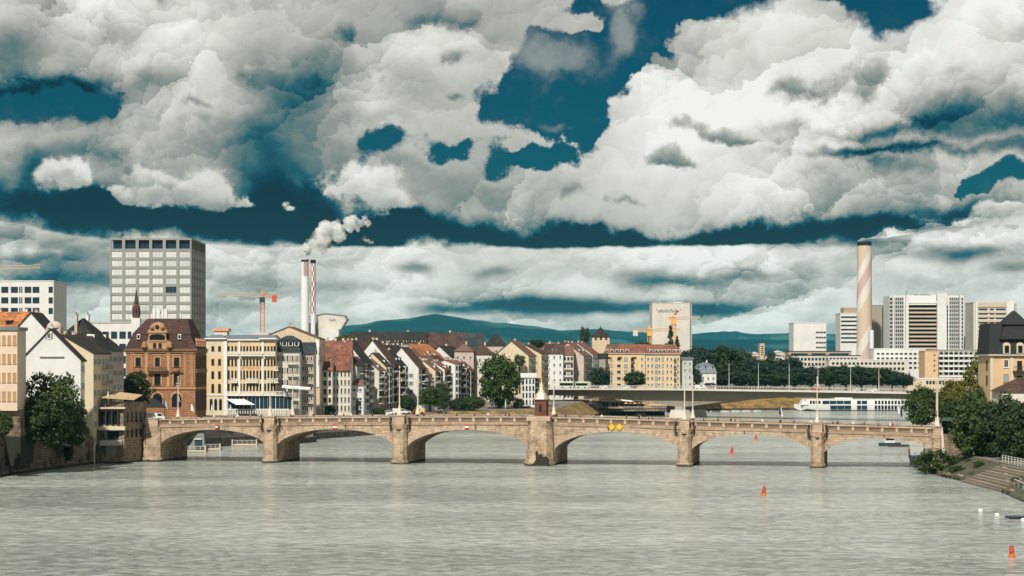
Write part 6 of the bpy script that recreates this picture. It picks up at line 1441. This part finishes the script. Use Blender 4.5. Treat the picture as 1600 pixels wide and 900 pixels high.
for px, side, lab in ((238, 1, 'far side lamp mast at left bridgehead before sandstone palace'), (423, 0, 'near lamp mast on first river pier from the left'), (423, 1, 'far lamp mast right of first river pier'), (625, 0, 'near lamp mast on second river pier from the left'), (625, 1, 'far lamp mast right of second river pier'),
                      (845, 1, 'single lamp mast just right of the chapel'), (1070, 0, 'near lamp mast on fourth river pier, left of its pair'), (1070, 1, 'far lamp mast on fourth river pier, right of its pair'), (1277, 0, 'lone tall lamp mast on rightmost river pier'), (1465, 0, 'near lamp mast at the right bridgehead'), (1465, 1, 'far lamp mast at the right bridgehead')):
    s = bs(px); z = btop(s) + (.34 if side == 0 else .05); lamp_mast(lab, bp(s, -.5 if side == 0 else BW - .3, z), BE, 10.2 if side == 0 else 10.)

def flag_pole(label, loc, h, cols, rz=0., furl=False):
    T = thing('flag_pole', label, 'flag', loc, rz, 'flags on the bridge and quay')
    q = MB(); q.lathe([(.06, 0), (.04, h), (.08, h + .05), (.02, h + .15)], (0, 0), 6); q.build('pole', 'steel_grey', T)
    q = MB(); n = 8; W_, H_ = 1.1, 1.9; vs_ = []; fs = []
    for i in range(n + 1):
        for j in range(4):
            u = i / n; x = .06 + W_ * u * (.55 + .1 * j); y = .16 * math.sin(u * 7 + j * .8) * u; vs_.append((x, y, h - .1 - H_ * j / 3 - .75 * u * u))
    for i in range(n):
        for j in range(3): fs.append((i * 4 + j, i * 4 + j + 1, (i + 1) * 4 + j + 1, (i + 1) * 4 + j))
    o = len(fs); q.add(vs_, fs[: o // 2], 0, True); q.add(vs_, fs[o // 2:], 1, True); q.build('cloth', cols, T)
flag_pole('black and white flag on pole over fifth arch pier side', bp(bs(1217), .3, btop(bs(1217))), 4.0, ['dark_cloth', 'white_paint'])
flag_pole('pale flag on left pole near the right bridgehead', bp(bs(1402), 18, btop(bs(1402))), 4.6, ['white_paint', 'plaster_grey'])
flag_pole('dark flag on right pole near the right bridgehead', bp(bs(1407), .3, btop(bs(1407))), 4.4, ['dark_cloth', 'plaster_grey'])
flag_pole('blue and white flag on pole before the sandstone palace', Vector((XA(256, 575), 575, 9.1)) , 5.2, ['blue_cloth', 'white_paint']); flag_pole('drooping dark flag beside sandstone palace arched window', Vector((XA(276, 578), 578, 9.1)), 7.0, ['dark_cloth', 'plaster_grey'])
flag_pole('white flag at the right corner of the sandstone palace', Vector((XA(298, 586), 586, 9.0)), 4.0, ['white_paint', 'white_paint'])

# ---- people: one continuous skinned body, coloured by height
def person_mesh(pose, shirt, legs, hair):
    me = bpy.data.meshes.new('tmp'); st = {'walk': .22, 'stand': .06, 'lean': .05}[pose]; ln = .22 if pose == 'lean' else 0.
    vs_ = [(0, 0, .94), (0, -ln * .5, 1.2), (0, -ln, 1.42), (0, -ln * 1.1, 1.52), (0, -ln * 1.15, 1.60), (0, -ln * 1.2, 1.70),
           (.10, 0, .90), (.11, -st * .55, .50), (.11, -st, .08), (.11, -st - .14, .04), (-.10, 0, .90), (-.11, st * .7, .50), (-.11, st * 1.2, .09), (-.11, st * 1.2 - .13, .04),
           (.19, -ln, 1.40), (.25, -ln + .04 if pose != 'lean' else -ln - .12, 1.14), (.24, -st * .9 - ln, .90 if pose != 'lean' else 1.10), (-.19, -ln, 1.40), (-.25, -ln + .05 if pose != 'lean' else -ln - .12, 1.14), (-.24, st * .8 - ln, .90 if pose != 'lean' else 1.10)]
    es = [(0, 1), (1, 2), (2, 3), (3, 4), (4, 5), (0, 6), (6, 7), (7, 8), (8, 9), (0, 10), (10, 11), (11, 12), (12, 13), (2, 14), (14, 15), (15, 16), (2, 17), (17, 18), (18, 19)]
    rad = [.14, .145, .15, .055, .095, .07, .095, .065, .045, .04, .095, .065, .045, .04, .065, .045, .035, .065, .045, .035]
    me.from_pydata(vs_, es, []); o = bpy.data.objects.new('tmp', me); COL.objects.link(o); m1 = o.modifiers.new('s', 'SKIN')
    for i, sv in enumerate(me.skin_vertices[0].data): sv.radius = (rad[i], rad[i]); sv.use_root = i == 0
    m2 = o.modifiers.new('d', 'SUBSURF'); m2.levels = 1
    dg = bpy.context.evaluated_depsgraph_get(); r = bpy.data.meshes.new_from_object(o.evaluated_get(dg)); bpy.data.objects.remove(o)
    r.materials.clear()
    for m_ in ('skin', shirt, legs, hair): r.materials.append(M[m_])
    for p in r.polygons:
        c = p.center; z = c.z; p.use_smooth = True
        p.material_index = 3 if (z > 1.66 or (z > 1.56 and c.y > -ln * 1.15 + .02)) else 0 if z > 1.47 else 0 if (abs(c.x) > .2 and z < 1.0) else 1 if z > .95 else 2
    return r
PM = [person_mesh(p, s, l, h) for p, s, l, h in (('walk', 'dark_cloth', 'denim', 'hair'), ('stand', 'white_paint', 'dark_cloth', 'hair'), ('lean', 'dark_cloth', 'dark_cloth', 'hair'), ('walk', 'blue_cloth', 'denim', 'hair'), ('stand', 'red_paint', 'denim', 'hair'), ('walk', 'plaster_grey', 'dark_cloth', 'timber'))]
PD = ['walking in dark jacket and jeans', 'standing in white top', 'leaning in black clothes', 'walking in blue top', 'standing in red top', 'walking in grey top']
PW = [(452, 0, 'above first pier'), (520, 3, 'over the second arch'), (532, 0, 'right of second arch sign'), (560, 5, 'left of second pier'), (600, 1, 'close to second pier lamp'), (740, 0, 'over the third arch'), (787, 3, 'left of the chapel'), (792, 0, 'beside blue one left of chapel'), (868, 2, 'just right of the chapel'), (881, 0, 'second right of the chapel'), (939, 1, 'left of the yellow diamonds'), (977, 0, 'right of the yellow diamonds'), (996, 2, 'left one of three over fourth arch'), (1000, 5, 'middle one of three over fourth arch'),
      (1011, 0, 'right one of three over fourth arch'), (1019, 0, 'left of fourth pier lamps'), (1141, 2, 'left one of pair over fifth arch'), (1147, 0, 'right one of pair over fifth arch'), (1219, 2, 'by the flag over fifth arch'), (1267, 1, 'left of the rightmost pier lamp'), (1284, 0, 'right of rightmost pier lamp'), (1301, 0, 'walking left over last arch'), (1308, 2, 'second over last arch'), (1333, 1, 'by bicycle over last arch'), (1372, 3, 'in middle of last arch'), (1391, 1, 'left of red-topped one, last arch'), (1394, 4, 'near right end of last arch'), (300, 5, 'over first arch'), (362, 3, 'right of first arch sign'), (366, 1, 'far right over first arch')]
PW += [(312, 0, 'left of first arch sign'), (330, 1, 'just left of first arch sign'), (385, 5, 'right part of first arch'), (405, 0, 'left of first pier lamps'), (475, 5, 'left part of second arch'), (488, 2, 'second arch, left of its crown'), (545, 1, 'second arch, right of its crown'), (577, 0, 'right part of second arch'), (660, 2, 'right of second pier lamps'), (690, 5, 'left part of third arch'), (712, 0, 'third arch, left of its sign'),
       (760, 1, 'third arch, right of its sign'), (812, 5, 'close left of the chapel'), (905, 0, 'left part of fourth arch'), (925, 5, 'fourth arch, left of white-topped one'), (1040, 5, 'close left of fourth pier lamps'), (1098, 3, 'right of fourth pier lamps'), (1120, 0, 'left part of fifth arch'), (1172, 5, 'fifth arch crown'), (1190, 1, 'fifth arch, right of crown'), (1240, 0, 'right part of fifth arch'), (1350, 0, 'last arch crown'), (1420, 5, 'right part of last arch'), (1440, 0, 'left of right bridgehead lamps')]
for i, (px, k, where) in enumerate(PW):
    s = bs(px); y = 1.2 + (i * 7 % 5) * .45; o = put(PM[k], 'person', None, bp(s, y, btop(s) - .80), BE + (R(90) if i % 2 else R(-90)) * (0 if k in (1, 2, 4) else 1)); tag(o, f'person {PD[k]}, {where}', 'person', 'people on the stone bridge')

# ---- vehicles
def car(label, loc, rz, paint='white_paint', van=False, name='parked_car', group=None):
    T = thing(name, label, 'van' if van else 'car', loc, rz, group); L = 4.9 if van else 4.3; w = .88
    prof = [(-L / 2, .3), (L / 2, .3), (L / 2, .75), (L * .46, .95), (L * .26, 1.05), (L * .10, 1.5), (-L * .30, 1.5), (-L * .45, 1.05), (-L / 2, .95)] if not van else [(-L / 2, .35), (L / 2, .35), (L / 2, .9), (L * .44, 1.15), (L * .30, 1.95), (-L / 2 + .1, 2.05), (-L / 2, 1.9)]
    q = MB(); q.prism(prof, 'y', -w, w); q.build('body', paint, T)
    for y in (-w - .012, w + .002):
        q = MB()
        if van: q.prism([(L * .40, 1.2), (L * .29, 1.85), (L * .12, 1.85), (L * .12, 1.2)], 'y', y, y + .01)
        else: q.prism([(L * .22, 1.05), (L * .09, 1.42), (-L * .28, 1.42), (-L * .40, 1.05)], 'y', y, y + .01)
        q.build('side_window', 'pane', T)
    for x in (-L * .31, L * .31):
        for y in (-w + .08, w - .08): q = MB(); q.cyl((x, y - .11, .32), (x, y + .11, .32), .32, None, 12); q.build('wheel', 'black', T)
    q = MB(); xx = L / 2; q.box(xx - .03, xx + .02, -w * .9, -w * .55, .62, .74); q.box(xx - .03, xx + .02, w * .55, w * .9, .62, .74); q.build('headlights', 'pane_pale', T)
    return T
car('white hatchback driving on road bridge left of the white estate', rbp(936, 4), RA, group='vehicles on the road bridge'); car('white estate car on road bridge before yellow block tree', rbp(970, 4), RA, group='vehicles on the road bridge'); car('white van on road bridge left of white villa hedge', rbp(1087, 4), RA, van=True, name='van', group='vehicles on the road bridge')
car('red car on the road bridge above ship bow', rbp(1268, 4), RA, 'red_paint', group='vehicles on the road bridge'); car('silver car on road bridge, left of two above ship windows', rbp(1329, 4), RA, 'plaster_grey', group='vehicles on the road bridge'); car('white car on road bridge, right of two above ship windows', rbp(1357, 4), RA, group='vehicles on the road bridge')
car('white car parked on the quay right of the red bush', W(607, 648, 738), .3); car('white van parked on quay, left one beside lamp mast', W(624, 647, 746), .2, van=True, name='van'); car('silver car parked on quay behind second pier lamp', W(633, 646.5, 752), .1, 'plaster_grey'); car('yellow car parked on the quay right of second pier lamps', W(654, 645.5, 764), .1, 'yellow_paint')
car('white box van parked by long white quay hoarding', W(682, 644, 780), .1, van=True, name='van'); car('white car parked left of blue green bush', W(716, 643, 796), .1); car('white delivery van at left bridgehead near black canopy', Vector((XA(243, 548), 548, 9.2)), .1, van=True, name='van'); car('dark car parked near the left bridgehead canopy', Vector((XA(232, 556), 556, 9.2)), .2, 'dark_cloth')
T = thing('site_hoarding', 'long blank white hoarding on the quay behind parked vans', 'hoarding', W(652, 644, 776), .1)
for k in range(4): q = MB(); q.box(k * 1.5, k * 1.5 + 1.46, 0, .1, -.6, 2.6); q.build('panel', 'plaster_white', T)
car('white car under the road bridge on left bank', W(918, 633, 985), .2, 'white_paint')
def bus():
    T = thing('articulated_bus', 'long pale green articulated bus with black window band on road bridge', 'bus', rbp(890, 5), RA); w = 1.27
    for i, (x0, x1) in enumerate(((-9, -.5), (.5, 8))):
        q = MB(); q.box(x0, x1, -w, w, .35, 3.1); q.build('body', 'bus_pale', T); q = MB(); q.box(x0 + .3, x1 - .3, -w - .02, -w + .01, 1.35, 2.6); q.build('window_band', 'pane', T); q = MB(); q.box(x0 + .6, x1 - .6, -w * .7, w * .7, 3.102, 3.4); q.build('roof_unit', 'bus_pale', T)
        for x in (x0 + 1.8, x1 - 1.8):
            for y in (-w + .12, w - .12): q = MB(); q.cyl((x, y - .14, .5), (x, y + .14, .5), .5, None, 12); q.build('wheel', 'black', T)
    q = MB(); q.box(-.5, .5, -w * .92, w * .92, .5, 3.0); q.build('bellows', 'black', T)
bus()
def road_lamp(label, px, y):
    T = thing('road_lamp', label, 'lamp', rbp(px, y, .2), RA, 'lamps on the road bridge'); q = MB(); q.lathe([(.26, 0), (.2, .5), (.13, 5), (.09, 11.4)], (0, 0), 6); q.build('pole', 'rail_pale', T); q = MB(); q.box(-.5, .5, -.12, .12, 11.3, 11.5); q.build('lamp_head', 'steel_grey', T)
for px, y, lab in ((1138, .6, 'left'), (1146, 21, 'right')): road_lamp(f'thin road lamp, {lab} of the pair right of the villa', px, y)
for px, y, lab in ((1232, .6, 'left'), (1240, 21, 'right')): road_lamp(f'thin road lamp, {lab} of the pair above ship bow', px, y)
for px, y, lab in ((1328, .6, 'left'), (1336, 21, 'right')): road_lamp(f'thin road lamp, {lab} of the pair above ship windows', px, y)
for px, y, lab in ((1427, .6, 'left'), (1436, 21, 'right')): road_lamp(f'thin road lamp, {lab} of the pair by the cream hall', px, y)
road_lamp('thin road lamp beside the yellow block left end', 953, .6); road_lamp('thin road lamp before yellow block, second from left', 980, 21)

# ---- white river cruise ship
def ship():
    Y = 1086; x0 = XA(1241, Y); L = 108.; T = thing('river_ship', 'long white river cruise ship with dark window rows beyond road bridge', 'ship', (x0, Y, 0), R(-1.5)); w = 5.7
    q = MB(); sec = [(0, .3, 3.7, 1.6), (2., 2.8, 3.5, .6), (4.5, 4.6, 3.4, -.4), (7.5, w, 3.3, -1), (L, w, 3.3, -1)]; vs_ = []
    for (x, hw, zt, zb) in sec: vs_ += [(x, -hw, zt), (x, -hw * .8, zb), (x, hw * .8, zb), (x, hw, zt)]
    fs = [(0, 3, 2, 1), (16, 17, 18, 19)]
    for i in range(4):
        for e in range(4): fs.append((4 * i + e, 4 * i + e + 4, 4 * i + (e + 1) % 4 + 4, 4 * i + (e + 1) % 4))
    q.add(vs_, fs); q.build('hull', 'white_paint', T)
    q = MB(); q.prism([(3, .1), (6, 1.1), (12, .4), (L, .32), (L, -.8), (3, -.8)], 'y', -w - .04, -w * .55); q.build('boot_stripe', 'black', T)
    q = MB(); q.box(5.5, L, -w + .02, w - .02, 3.3, 6.0); q.prism([(2.8, 3.3), (5.5, 3.3), (5.5, 6.0), (4.2, 6.0)], 'y', -w + .5, w - .5); q.build('upper_deck', 'white_paint', T)
    q = MB(); q.box(4.5, L, -w - .1, w + .1, 6.003, 6.25); q.build('sun_deck', 'trim_white', T)
    def win(p0, p1, z0, z1, m_='pane'): q = MB(); q.box((p0 - 1241) * .334, (p1 - 1241) * .334, -w - .03, -w + .12, z0, z1); q.build('window', m_, T)
    for k in range(6): win(1254.5 + k * 4.4, 1257.8 + k * 4.4, 3.7, 5.4) if k > 1 else None
    for p0, p1 in ((1283, 1293.5), (1294, 1304.5), (1305, 1315.5), (1316, 1327)): win(p0, p1, 3.6, 5.4, 'pane_blue')
    for p0, p1 in ((1295, 1305.5), (1306, 1316.5), (1317, 1327)): win(p0, p1, 1.1, 2.9, 'pane_blue')
    for z0 in (1.1, 3.6): win(1336.5, 1342.5, z0, z0 + 1.8, 'pane_blue'); win(1343.5, 1352, z0, z0 + 1.8, 'pane_blue')
    for k in range(22):
        p = 1364 + k * 5.1; win(p, p + 3.3, 3.6, 5.4); win(p, p + 3.3, 1.1, 2.9)
    q = MB(); q.box(21, 30, -2, 2, 6.253, 7.0); q.build('wheelhouse', 'white_paint', T)
    q = MB()
    for k in range(40): q.bar((13 + k * 2.3, -w, 6.25), (13 + k * 2.3, -w, 7.1), .07)
    q.bar((13, -w, 7.1), (105, -w, 7.1), .07); q.build('railing', 'steel_grey', T)
ship()

# ---- boats and landing stages
def hull(q, L, w, h, mi=0):
    sec = [(-L / 2, w * .7), (-L * .2, w), (L * .2, w), (L * .42, w * .55), (L / 2, .08)]; vs_ = []
    for (x, hw) in sec: vs_ += [(x, -hw, h), (x, -hw * .7, -.4), (x, hw * .7, -.4), (x, hw, h)]
    fs = [(0, 3, 2, 1), (16, 17, 18, 19)]
    for i in range(4):
        for e in range(4): fs.append((4 * i + e, 4 * i + e + 4, 4 * i + (e + 1) % 4 + 4, 4 * i + (e + 1) % 4))
    q.add(vs_, fs, mi)
def boat(label, loc, rz, L=8., w=1.4, h=.9, hm='timber_dark', cabin=None, name='boat', canopy=None):
    T = thing(name, label, 'boat', loc, rz); q = MB(); hull(q, L, w, h); q.build('hull', hm, T)
    if cabin: q = MB(); q.box(-L * .3, L * .18, -w * .7, w * .7, h, h + 1.7); q.build('cabin', cabin, T); q = MB(); q.box(-L * .27, L * .15, -w * .72, -w * .69, h + .7, h + 1.35); q.build('cabin_window', 'pane', T)
    if canopy:
        q = MB(); q.prism([(-w, h + 1.7), (w, h + 1.7), (w * .6, h + 2.2), (-w * .6, h + 2.2)], 'x', -L * .3, L * .2); q.build('canopy', canopy, T); q = MB()
        for x in (-L * .28, L * .18):
            for y in (-w * .85, w * .85): q.bar((x, y, h - .2), (x, y, h + 1.75), .07)
        q.build('canopy_post', 'steel_grey', T)
    return T
boat('dark hulled white topped passenger boat moored beyond the second arch', (XA(474, 640), 640, 0), R(70), 17, 2.6, 1.7, 'timber_dark', 'white_paint', 'passenger_boat')
boat('dark boat with white cabin behind the last arch', (XA(1391, DW(697)), DW(697), 0), R(10), 6.5, 1.3, 1.0, 'barge_blue', 'white_paint'); boat('low dark rowing boat beside white cabin boat at last arch', (XA(1404, DW(698)), DW(698), 0), R(5), 6, .9, .6, 'timber_dark')
boat('small grey sailing dinghy afloat left of road bridge pier', (XA(1003, DW(655)), DW(655), 0), R(10), 9, 1.5, .9, 'steel_grey', 'dark_cloth')
boat('blue sided wooden barge moored under the right end arch', (XA(1434, DW(722)), DW(722), 0), R(75), 9, 2.2, 1.8, 'barge_blue', 'plaster_grey', 'barge'); boat('second barge with pale cover behind the blue sided one', (XA(1432, 540), 540, 0), R(78), 12, 2.2, 1.7, 'timber', canopy='plaster_grey', name='barge')
for i, (px, py) in enumerate(((1065, 644.5), (1082, 644.2), (1098, 643.8), (1116, 643.5), (1132, 643.2), (1150, 643.), (1166, 642.8), (1184, 642.6))):
    Y = DW(py); boat(['small white boat nearest to the road bridge pier', 'white rowing boat, second along the far golden bank', 'white rowing boat, third along the far golden bank', 'white rowing boat, fourth along the far golden bank', 'white rowing boat, fifth along the far golden bank', 'white rowing boat, sixth along the far golden bank', 'white rowing boat, seventh along the far golden bank', 'white rowing boat last before the ship bow'][i], (XA(px, Y), Y, 0), R(i * 7 - 20), 4.6, .8, .55, 'white_paint')['group'] = 'small boats along the far bank'
def stage(label, px0, px1, py, py_b, extra=True):
    Y = DW(py); x0, x1 = XA(px0, Y), XA(px1, Y); T = thing('landing_stage', label, 'pontoon', (x0, Y, 0), 0, 'landing stages by the left bank'); w = x1 - x0
    q = MB(); q.box(0, w, 0, 4, -.4, .55); q.build('pontoon', 'timber', T); q = MB(); q.box(-.1, w + .1, -.12, 0, .15, .5); q.build('fender_beam', 'plaster_cream', T)
    n = int(w / 1.2)
    q = MB()
    for k in range(n + 1): q.bar((w * k / n, .2, .55), (w * k / n, .2, 1.6), .07)
    q.bar((0, .2, 1.6), (w, .2, 1.6), .08); q.bar((0, .2, 1.1), (w, .2, 1.1), .05); q.build('railing', 'white_paint', T)
    for x in (0, w): q = MB(); q.cyl((x, -.3, -2), (x, -.3, 1.9), .22, .22, 8); q.build('mooring_post', 'plaster_cream', T)
    if extra:
        q = MB(); q.add([(w * .2, 4, .6), (w * .9, 4, .6), (w * .6, 16, 4.5), (w * .35, 16, 4.5), (w * .2, 4, .75), (w * .9, 4, .75), (w * .6, 16, 4.65), (w * .35, 16, 4.65)], [(0, 3, 2, 1), (4, 5, 6, 7), (0, 1, 5, 4), (1, 2, 6, 5), (2, 3, 7, 6), (3, 0, 4, 7)]); q.build('gangway', 'steel_grey', T)
        q = MB(); q.box(w * .55, w * .8, 1.5, 3.5, .55, 3.4); q.build('ticket_hut', 'teal_dark', T)
        q = MB(); q.box(w * .52, w * .83, 1.2, 3.8, 3.403, 3.6); q.build('hut_roof', 'white_paint', T)
stage('pale beamed landing stage with gangway under the first arch, left one', 281, 321, 706.5, 0); stage('low pale landing stage right of the gangway under first arch', 322, 344, 703.5, 0, False); stage('long tan jetty below first arch right end', 363, 401, 696.5, 0, False)
def pontoon_cafe():
    Y = 1002; x0 = XA(921, Y); X = lambda px: XA(px, Y) - x0; Z = lambda py: ZA(py, Y)
    T = thing('boathouse', 'grey boathouse cafe with white end wall and timber lattice below road bridge', 'boathouse', (x0, Y, 0), R(4))
    q = MB(); q.prism([(0, 1.5), (X(934), 1.5), (X(934), Z(628)), (X(927), Z(625)), (0, Z(628.5))], 'y', 0, 10); q.build('end_wall', 'plaster_white', T)
    q = MB(); q.box(X(934), X(1008), 1, 10, 2, Z(629)); q.build('hall', 'plaster_rose', T); q = MB(); q.box(X(932), X(1012), -1, 11, Z(628.6), Z(627)); q.build('roof', 'slate', T)
    q = MB(); q.add([(X(972), -2, Z(626.5)), (X(990), -2, Z(628)), (X(990), 6, Z(626)), (X(972), 6, Z(624.5)), (X(972), -2, Z(626.2)), (X(990), -2, Z(627.7)), (X(990), 6, Z(625.7)), (X(972), 6, Z(624.2))], [(0, 3, 2, 1), (4, 5, 6, 7), (0, 1, 5, 4), (1, 2, 6, 5), (2, 3, 7, 6), (3, 0, 4, 7)]); q.build('sail', 'awning_white', T)
    for k in range(14): q = MB(); p = 938 + k * 4.9; q.box(X(p), X(p + 3.4), .9, 1.02, Z(636), Z(630)); q.build('window', 'pane' if k % 3 else 'pane_pale', T)
    q = MB(); q.box(X(928), X(1042), -3.5, 1, 2.6, 3.0); q.build('terrace', 'timber_dark', T)
    q = MB()
    for k in range(40): x = X(930 + k * 2.8); q.bar((x, -3.4, -1.5), (x, -3.4, 4.0), .12); q.bar((x, -3.4, .2), (x + .85, -3.4, 2.6), .08)
    for z in (4., 3.4, 1.2): q.bar((X(930), -3.4, z), (X(1041), -3.4, z), .1)
    q.build('lattice', 'rail_pale', T)
    for k in range(9): q = MB(); x = X(978 + k * 7); q.lathe([(.05, 3.), (.05, 5.1), (1.5, 5.2), (.2, 6.)], (x, -1.5), 8); q.build('parasol', 'parasol_red' if k % 2 else 'awning_tan', T)
pontoon_cafe()
boat('long black barge moored before the boathouse lattice', (XA(996, 985), 985, 0), R(2), 26, 2.8, 2.0, 'dark_cloth', name='barge')

# ---- buoys
def buoy(label, px, py, s=1.):
    s *= .84
    Y = DW(py); T = thing('channel_buoy', label, 'buoy', (XA(px, Y), Y, -.1), 0, 'red channel buoys'); T.rotation_euler = (R(2), R(4 if px < 1500 else -2), 0)
    q = MB(); q.lathe([(.2, -.6), (.52 * s, -.2), (.55 * s, .25), (.34 * s, .55)], (0, 0), 12); q.build('float', 'orange_paint', T); q = MB(); q.lathe([(.34 * s, .55), (.33 * s, 1.7 * s), (.12, 1.72 * s), (.12, 1.95 * s)], (0, 0), 12); q.build('column', 'red_paint', T)
buoy('red buoy at lower right corner, nearest to camera', 1581, 871); buoy('red buoy standing alone in mid river below fifth arch', 1193, 774, 1.15); buoy('red buoy seen through left half of fifth arch', 1143, 709.5, 1.25); buoy('small orange buoy seen just under crown of fifth arch', 1181, 687.5, 1.15)
for i, (px, py) in enumerate(((1532, 799), (1558, 806), (1599, 814))):
    Y = DW(py); q = MB(); q.lathe([(.1, -.3), (.35, -.15), (.42, .1), (.33, .35), (.12, .45)], (0, 0), 12); o = q.build('marker_ball', 'white_paint', None, (XA(px, Y), Y, 0)); tag(o, ['white float ball off the river steps, left of three', 'white float ball off the river steps, middle of three', 'white float ball cut by the right picture edge'][i], 'float', 'white swim line floats')
Y = DW(810); T = thing('swim_raft', 'dark blue flat raft afloat at right edge beside white balls', 'raft', (XA(1588, Y), Y, 0), R(4)); q = MB(); q.frustum(-1.5, 2.5, -1.6, 1.6, -.4, -1.3, 2.5, -1.4, 1.4, .35); q.build('deck', 'barge_blue', T); q = MB(); q.box(-1.6, 2.6, -1.7, -1.6, -.3, .3); q.build('rim', 'dark_cloth', T)

# ---- right bank: steps, fence, ramp, bridgehead
T = thing('river_steps', 'broad stone steps going down into the water on right bank', 'steps', (92.3, 390, 0), 0)
for k in range(9): q = MB(); q.box(-.95 + .82 * k, -.10 + .82 * k, -1.5 + (k % 3) * 1.1, 33.5 - k * .7, -1 if k < 3 else .1, .40 + .43 * k); q.build('step', 'step_stone' if k % 2 else 'step_stone_b', T)
for k in range(3): q = MB(); q.box(1.6 + 1.6 * k, 4.4 + 1.6 * k, 6 + 8 * k, 7.6 + 8 * k, .5, 1.9 + .84 * k); q.build('landing_block', 'step_stone', T)
T = thing('fence', 'grey post and rail fence on top of river steps under dark trees', 'fence', (100.2, 378, 3.9), R(90))
for k in range(19): q = MB(); q.bar((k * 2.6, 0, -.6), (k * 2.6, 0, 1.5), .16); q.build('fence_post', 'rail_pale', T)
for z in (.5, 1.0, 1.45): q = MB(); q.bar((0, 0, z), (47, 0, z), .08); q.build('rail', 'rail_pale', T)
T = thing('hand_rail', 'pale diagonal tube hand rail along the lower right bank', 'rail', (0, 0, 0)); q = MB(); q.cyl((94.0, 389, 2.4), (90.6, 352, 2.0), .12, None, 8); q.build('tube', 'rail_pale', T); q = MB()
for k in range(8): p = Vector((94.0, 389, 2.4)).lerp(Vector((90.6, 352, 2.0)), k / 7); q.bar(p, (p.x, p.y, 0), .1)
q.build('support', 'rail_pale', T)
random.seed(21)
ORD2 = ['first', 'second', 'third', 'fourth', 'fifth', 'sixth', 'seventh', 'eighth', 'ninth', 'tenth', 'eleventh', 'twelfth']
for i in range(17):
    up = i < 12; Y = 462 - i * 3.3 if up else 386 - (i - 12) * 6; xs_ = (92. + abs(Y - 440) * .03) if up else 91.6 - (i - 12) * .35
    r = random.uniform(.4, 1.05); me = bpy.data.meshes.new('boulder'); bm = bmesh.new(); bmesh.ops.create_icosphere(bm, subdivisions=2, radius=r)
    for v_ in bm.verts: v_.co *= 1 + .3 * mnoise.noise(v_.co * 1.7 + Vector((i * 3.1, 0, 0))); v_.co.z *= .7
    bm.to_mesh(me); bm.free(); me.materials.append(M['rubble']); o = put(me, 'boulder', None, (xs_ + random.uniform(-.2, .9), Y, .4))
    tag(o, f'pale waterline boulder, {ORD2[i]} from the wild shrub toward the river steps' if up else f'pale boulder at the waterline, {ORD2[i - 12]} beyond near end of river steps', 'boulder', 'boulders on the right bank')
T = thing('bridge_ramp', 'stone stair ramp with pale slanting handrail at right bridge end', 'ramp', bp(bs(1472), -.2, 0), BE)
zt = btop(bs(1472)); q = MB(); q.box(0, 3.4, 0, 14, -3, zt - 1.6); q.build('wall', 'ashlar_wall', T); q = MB(); q.add([(.0, -.35, 2.8), (.7, -.35, 2.8), (.1, -.35, zt + .2), (-.4, -.35, zt + .2), (.0, .1, 2.8), (.7, .1, 2.8), (.1, .1, zt + .2), (-.4, .1, zt + .2)], [(0, 1, 2, 3), (4, 7, 6, 5), (0, 4, 5, 1), (1, 5, 6, 2), (2, 6, 7, 3), (3, 7, 4, 0)]); q.build('handrail', 'mast_cream', T)
q = MB(); q.box(3.4, 12, 1, 14, -3, 4.6); q.build('lower_wall', 'ashlar_wall', T)
T = thing('tram_shelter', 'dark green glazed shelter roof at the right bridgehead', 'shelter', bp(bs(1470), 3, btop(bs(1470)) - .8), BE); q = MB(); q.prism([(0, 2.3), (4.8, 2.3), (4.5, 2.9), (.6, 3.1)], 'y', 0, 4); q.build('roof', 'shelter_green', T)
for k in range(4): q = MB(); q.bar((.3 + 1.4 * k, .2, 0), (.3 + 1.4 * k, .2, 2.3), .1); q.build('post', 'iron', T)
q = MB(); q.box(.3, 4.4, 3.6, 3.7, .4, 2.2); q.build('glass', 'pane_blue', T)
T = thing('market_canopy', 'black canopy tent by the sandstone palace ground floor', 'tent', W(238, 651, 566), .05); q = MB(); q.add([(-4.4, -2, 2.4), (3.8, -2, 2.4), (3.8, 2, 2.4), (-4.4, 2, 2.4), (-.6, 0, 4.9), (.8, 0, 4.9)], [(0, 1, 5, 4), (1, 2, 5), (2, 3, 4, 5), (3, 0, 4), (3, 2, 1, 0)]); q.build('roof', 'canvas_black', T)
for x in (-4, 3.5):
    for y in (-1.8, 1.8): q = MB(); q.bar((x, y, -.6), (x, y, 2.4), .1); q.build('post', 'iron', T)
def parasol(label, px, py, Y, h=3.2, m_='awning_white'):
    T = thing('parasol', label, 'parasol', W(px, py, Y), 0, 'furled parasols'); q = MB(); q.lathe([(.04, 0), (.04, .7), (.30, .9), (.22, h * .6), (.05, h)], (0, 0), 8); q.build('cloth', m_, T); q = MB(); q.lathe([(.3, -.4), (.3, .08)], (0, 0), 8); q.build('foot', 'concrete', T)
parasol('furled white parasol by the hotel arches, left', 331, 648, 640); parasol('furled white parasol by the hotel awning', 360, 648, 642); parasol('furled white parasol at the white loggia house', 506, 647, 692); parasol('furled white parasol on grass bank left of the chapel', 790, 641, 812, 4.4)

# ================================================================ haze: thin blue air round everything
hz = MB(); hz.box(-16000, 16000, -60, 23500, -1.5, 440)
m = bpy.data.materials.new('haze_air'); m.use_nodes = True; t = NT(m.node_tree); t.n.clear(); M['haze_air'] = m
o_ = t.new('ShaderNodeOutputMaterial'); pv = t.new('ShaderNodeVolumePrincipled'); pv.inputs['Color'].default_value = (.18, .74, .90, 1); pv.inputs['Density'].default_value = 1.5e-5; t.l.new(pv.outputs[0], o_.inputs['Volume'])
tag(hz.build('haze', 'haze_air'), kind='stuff')
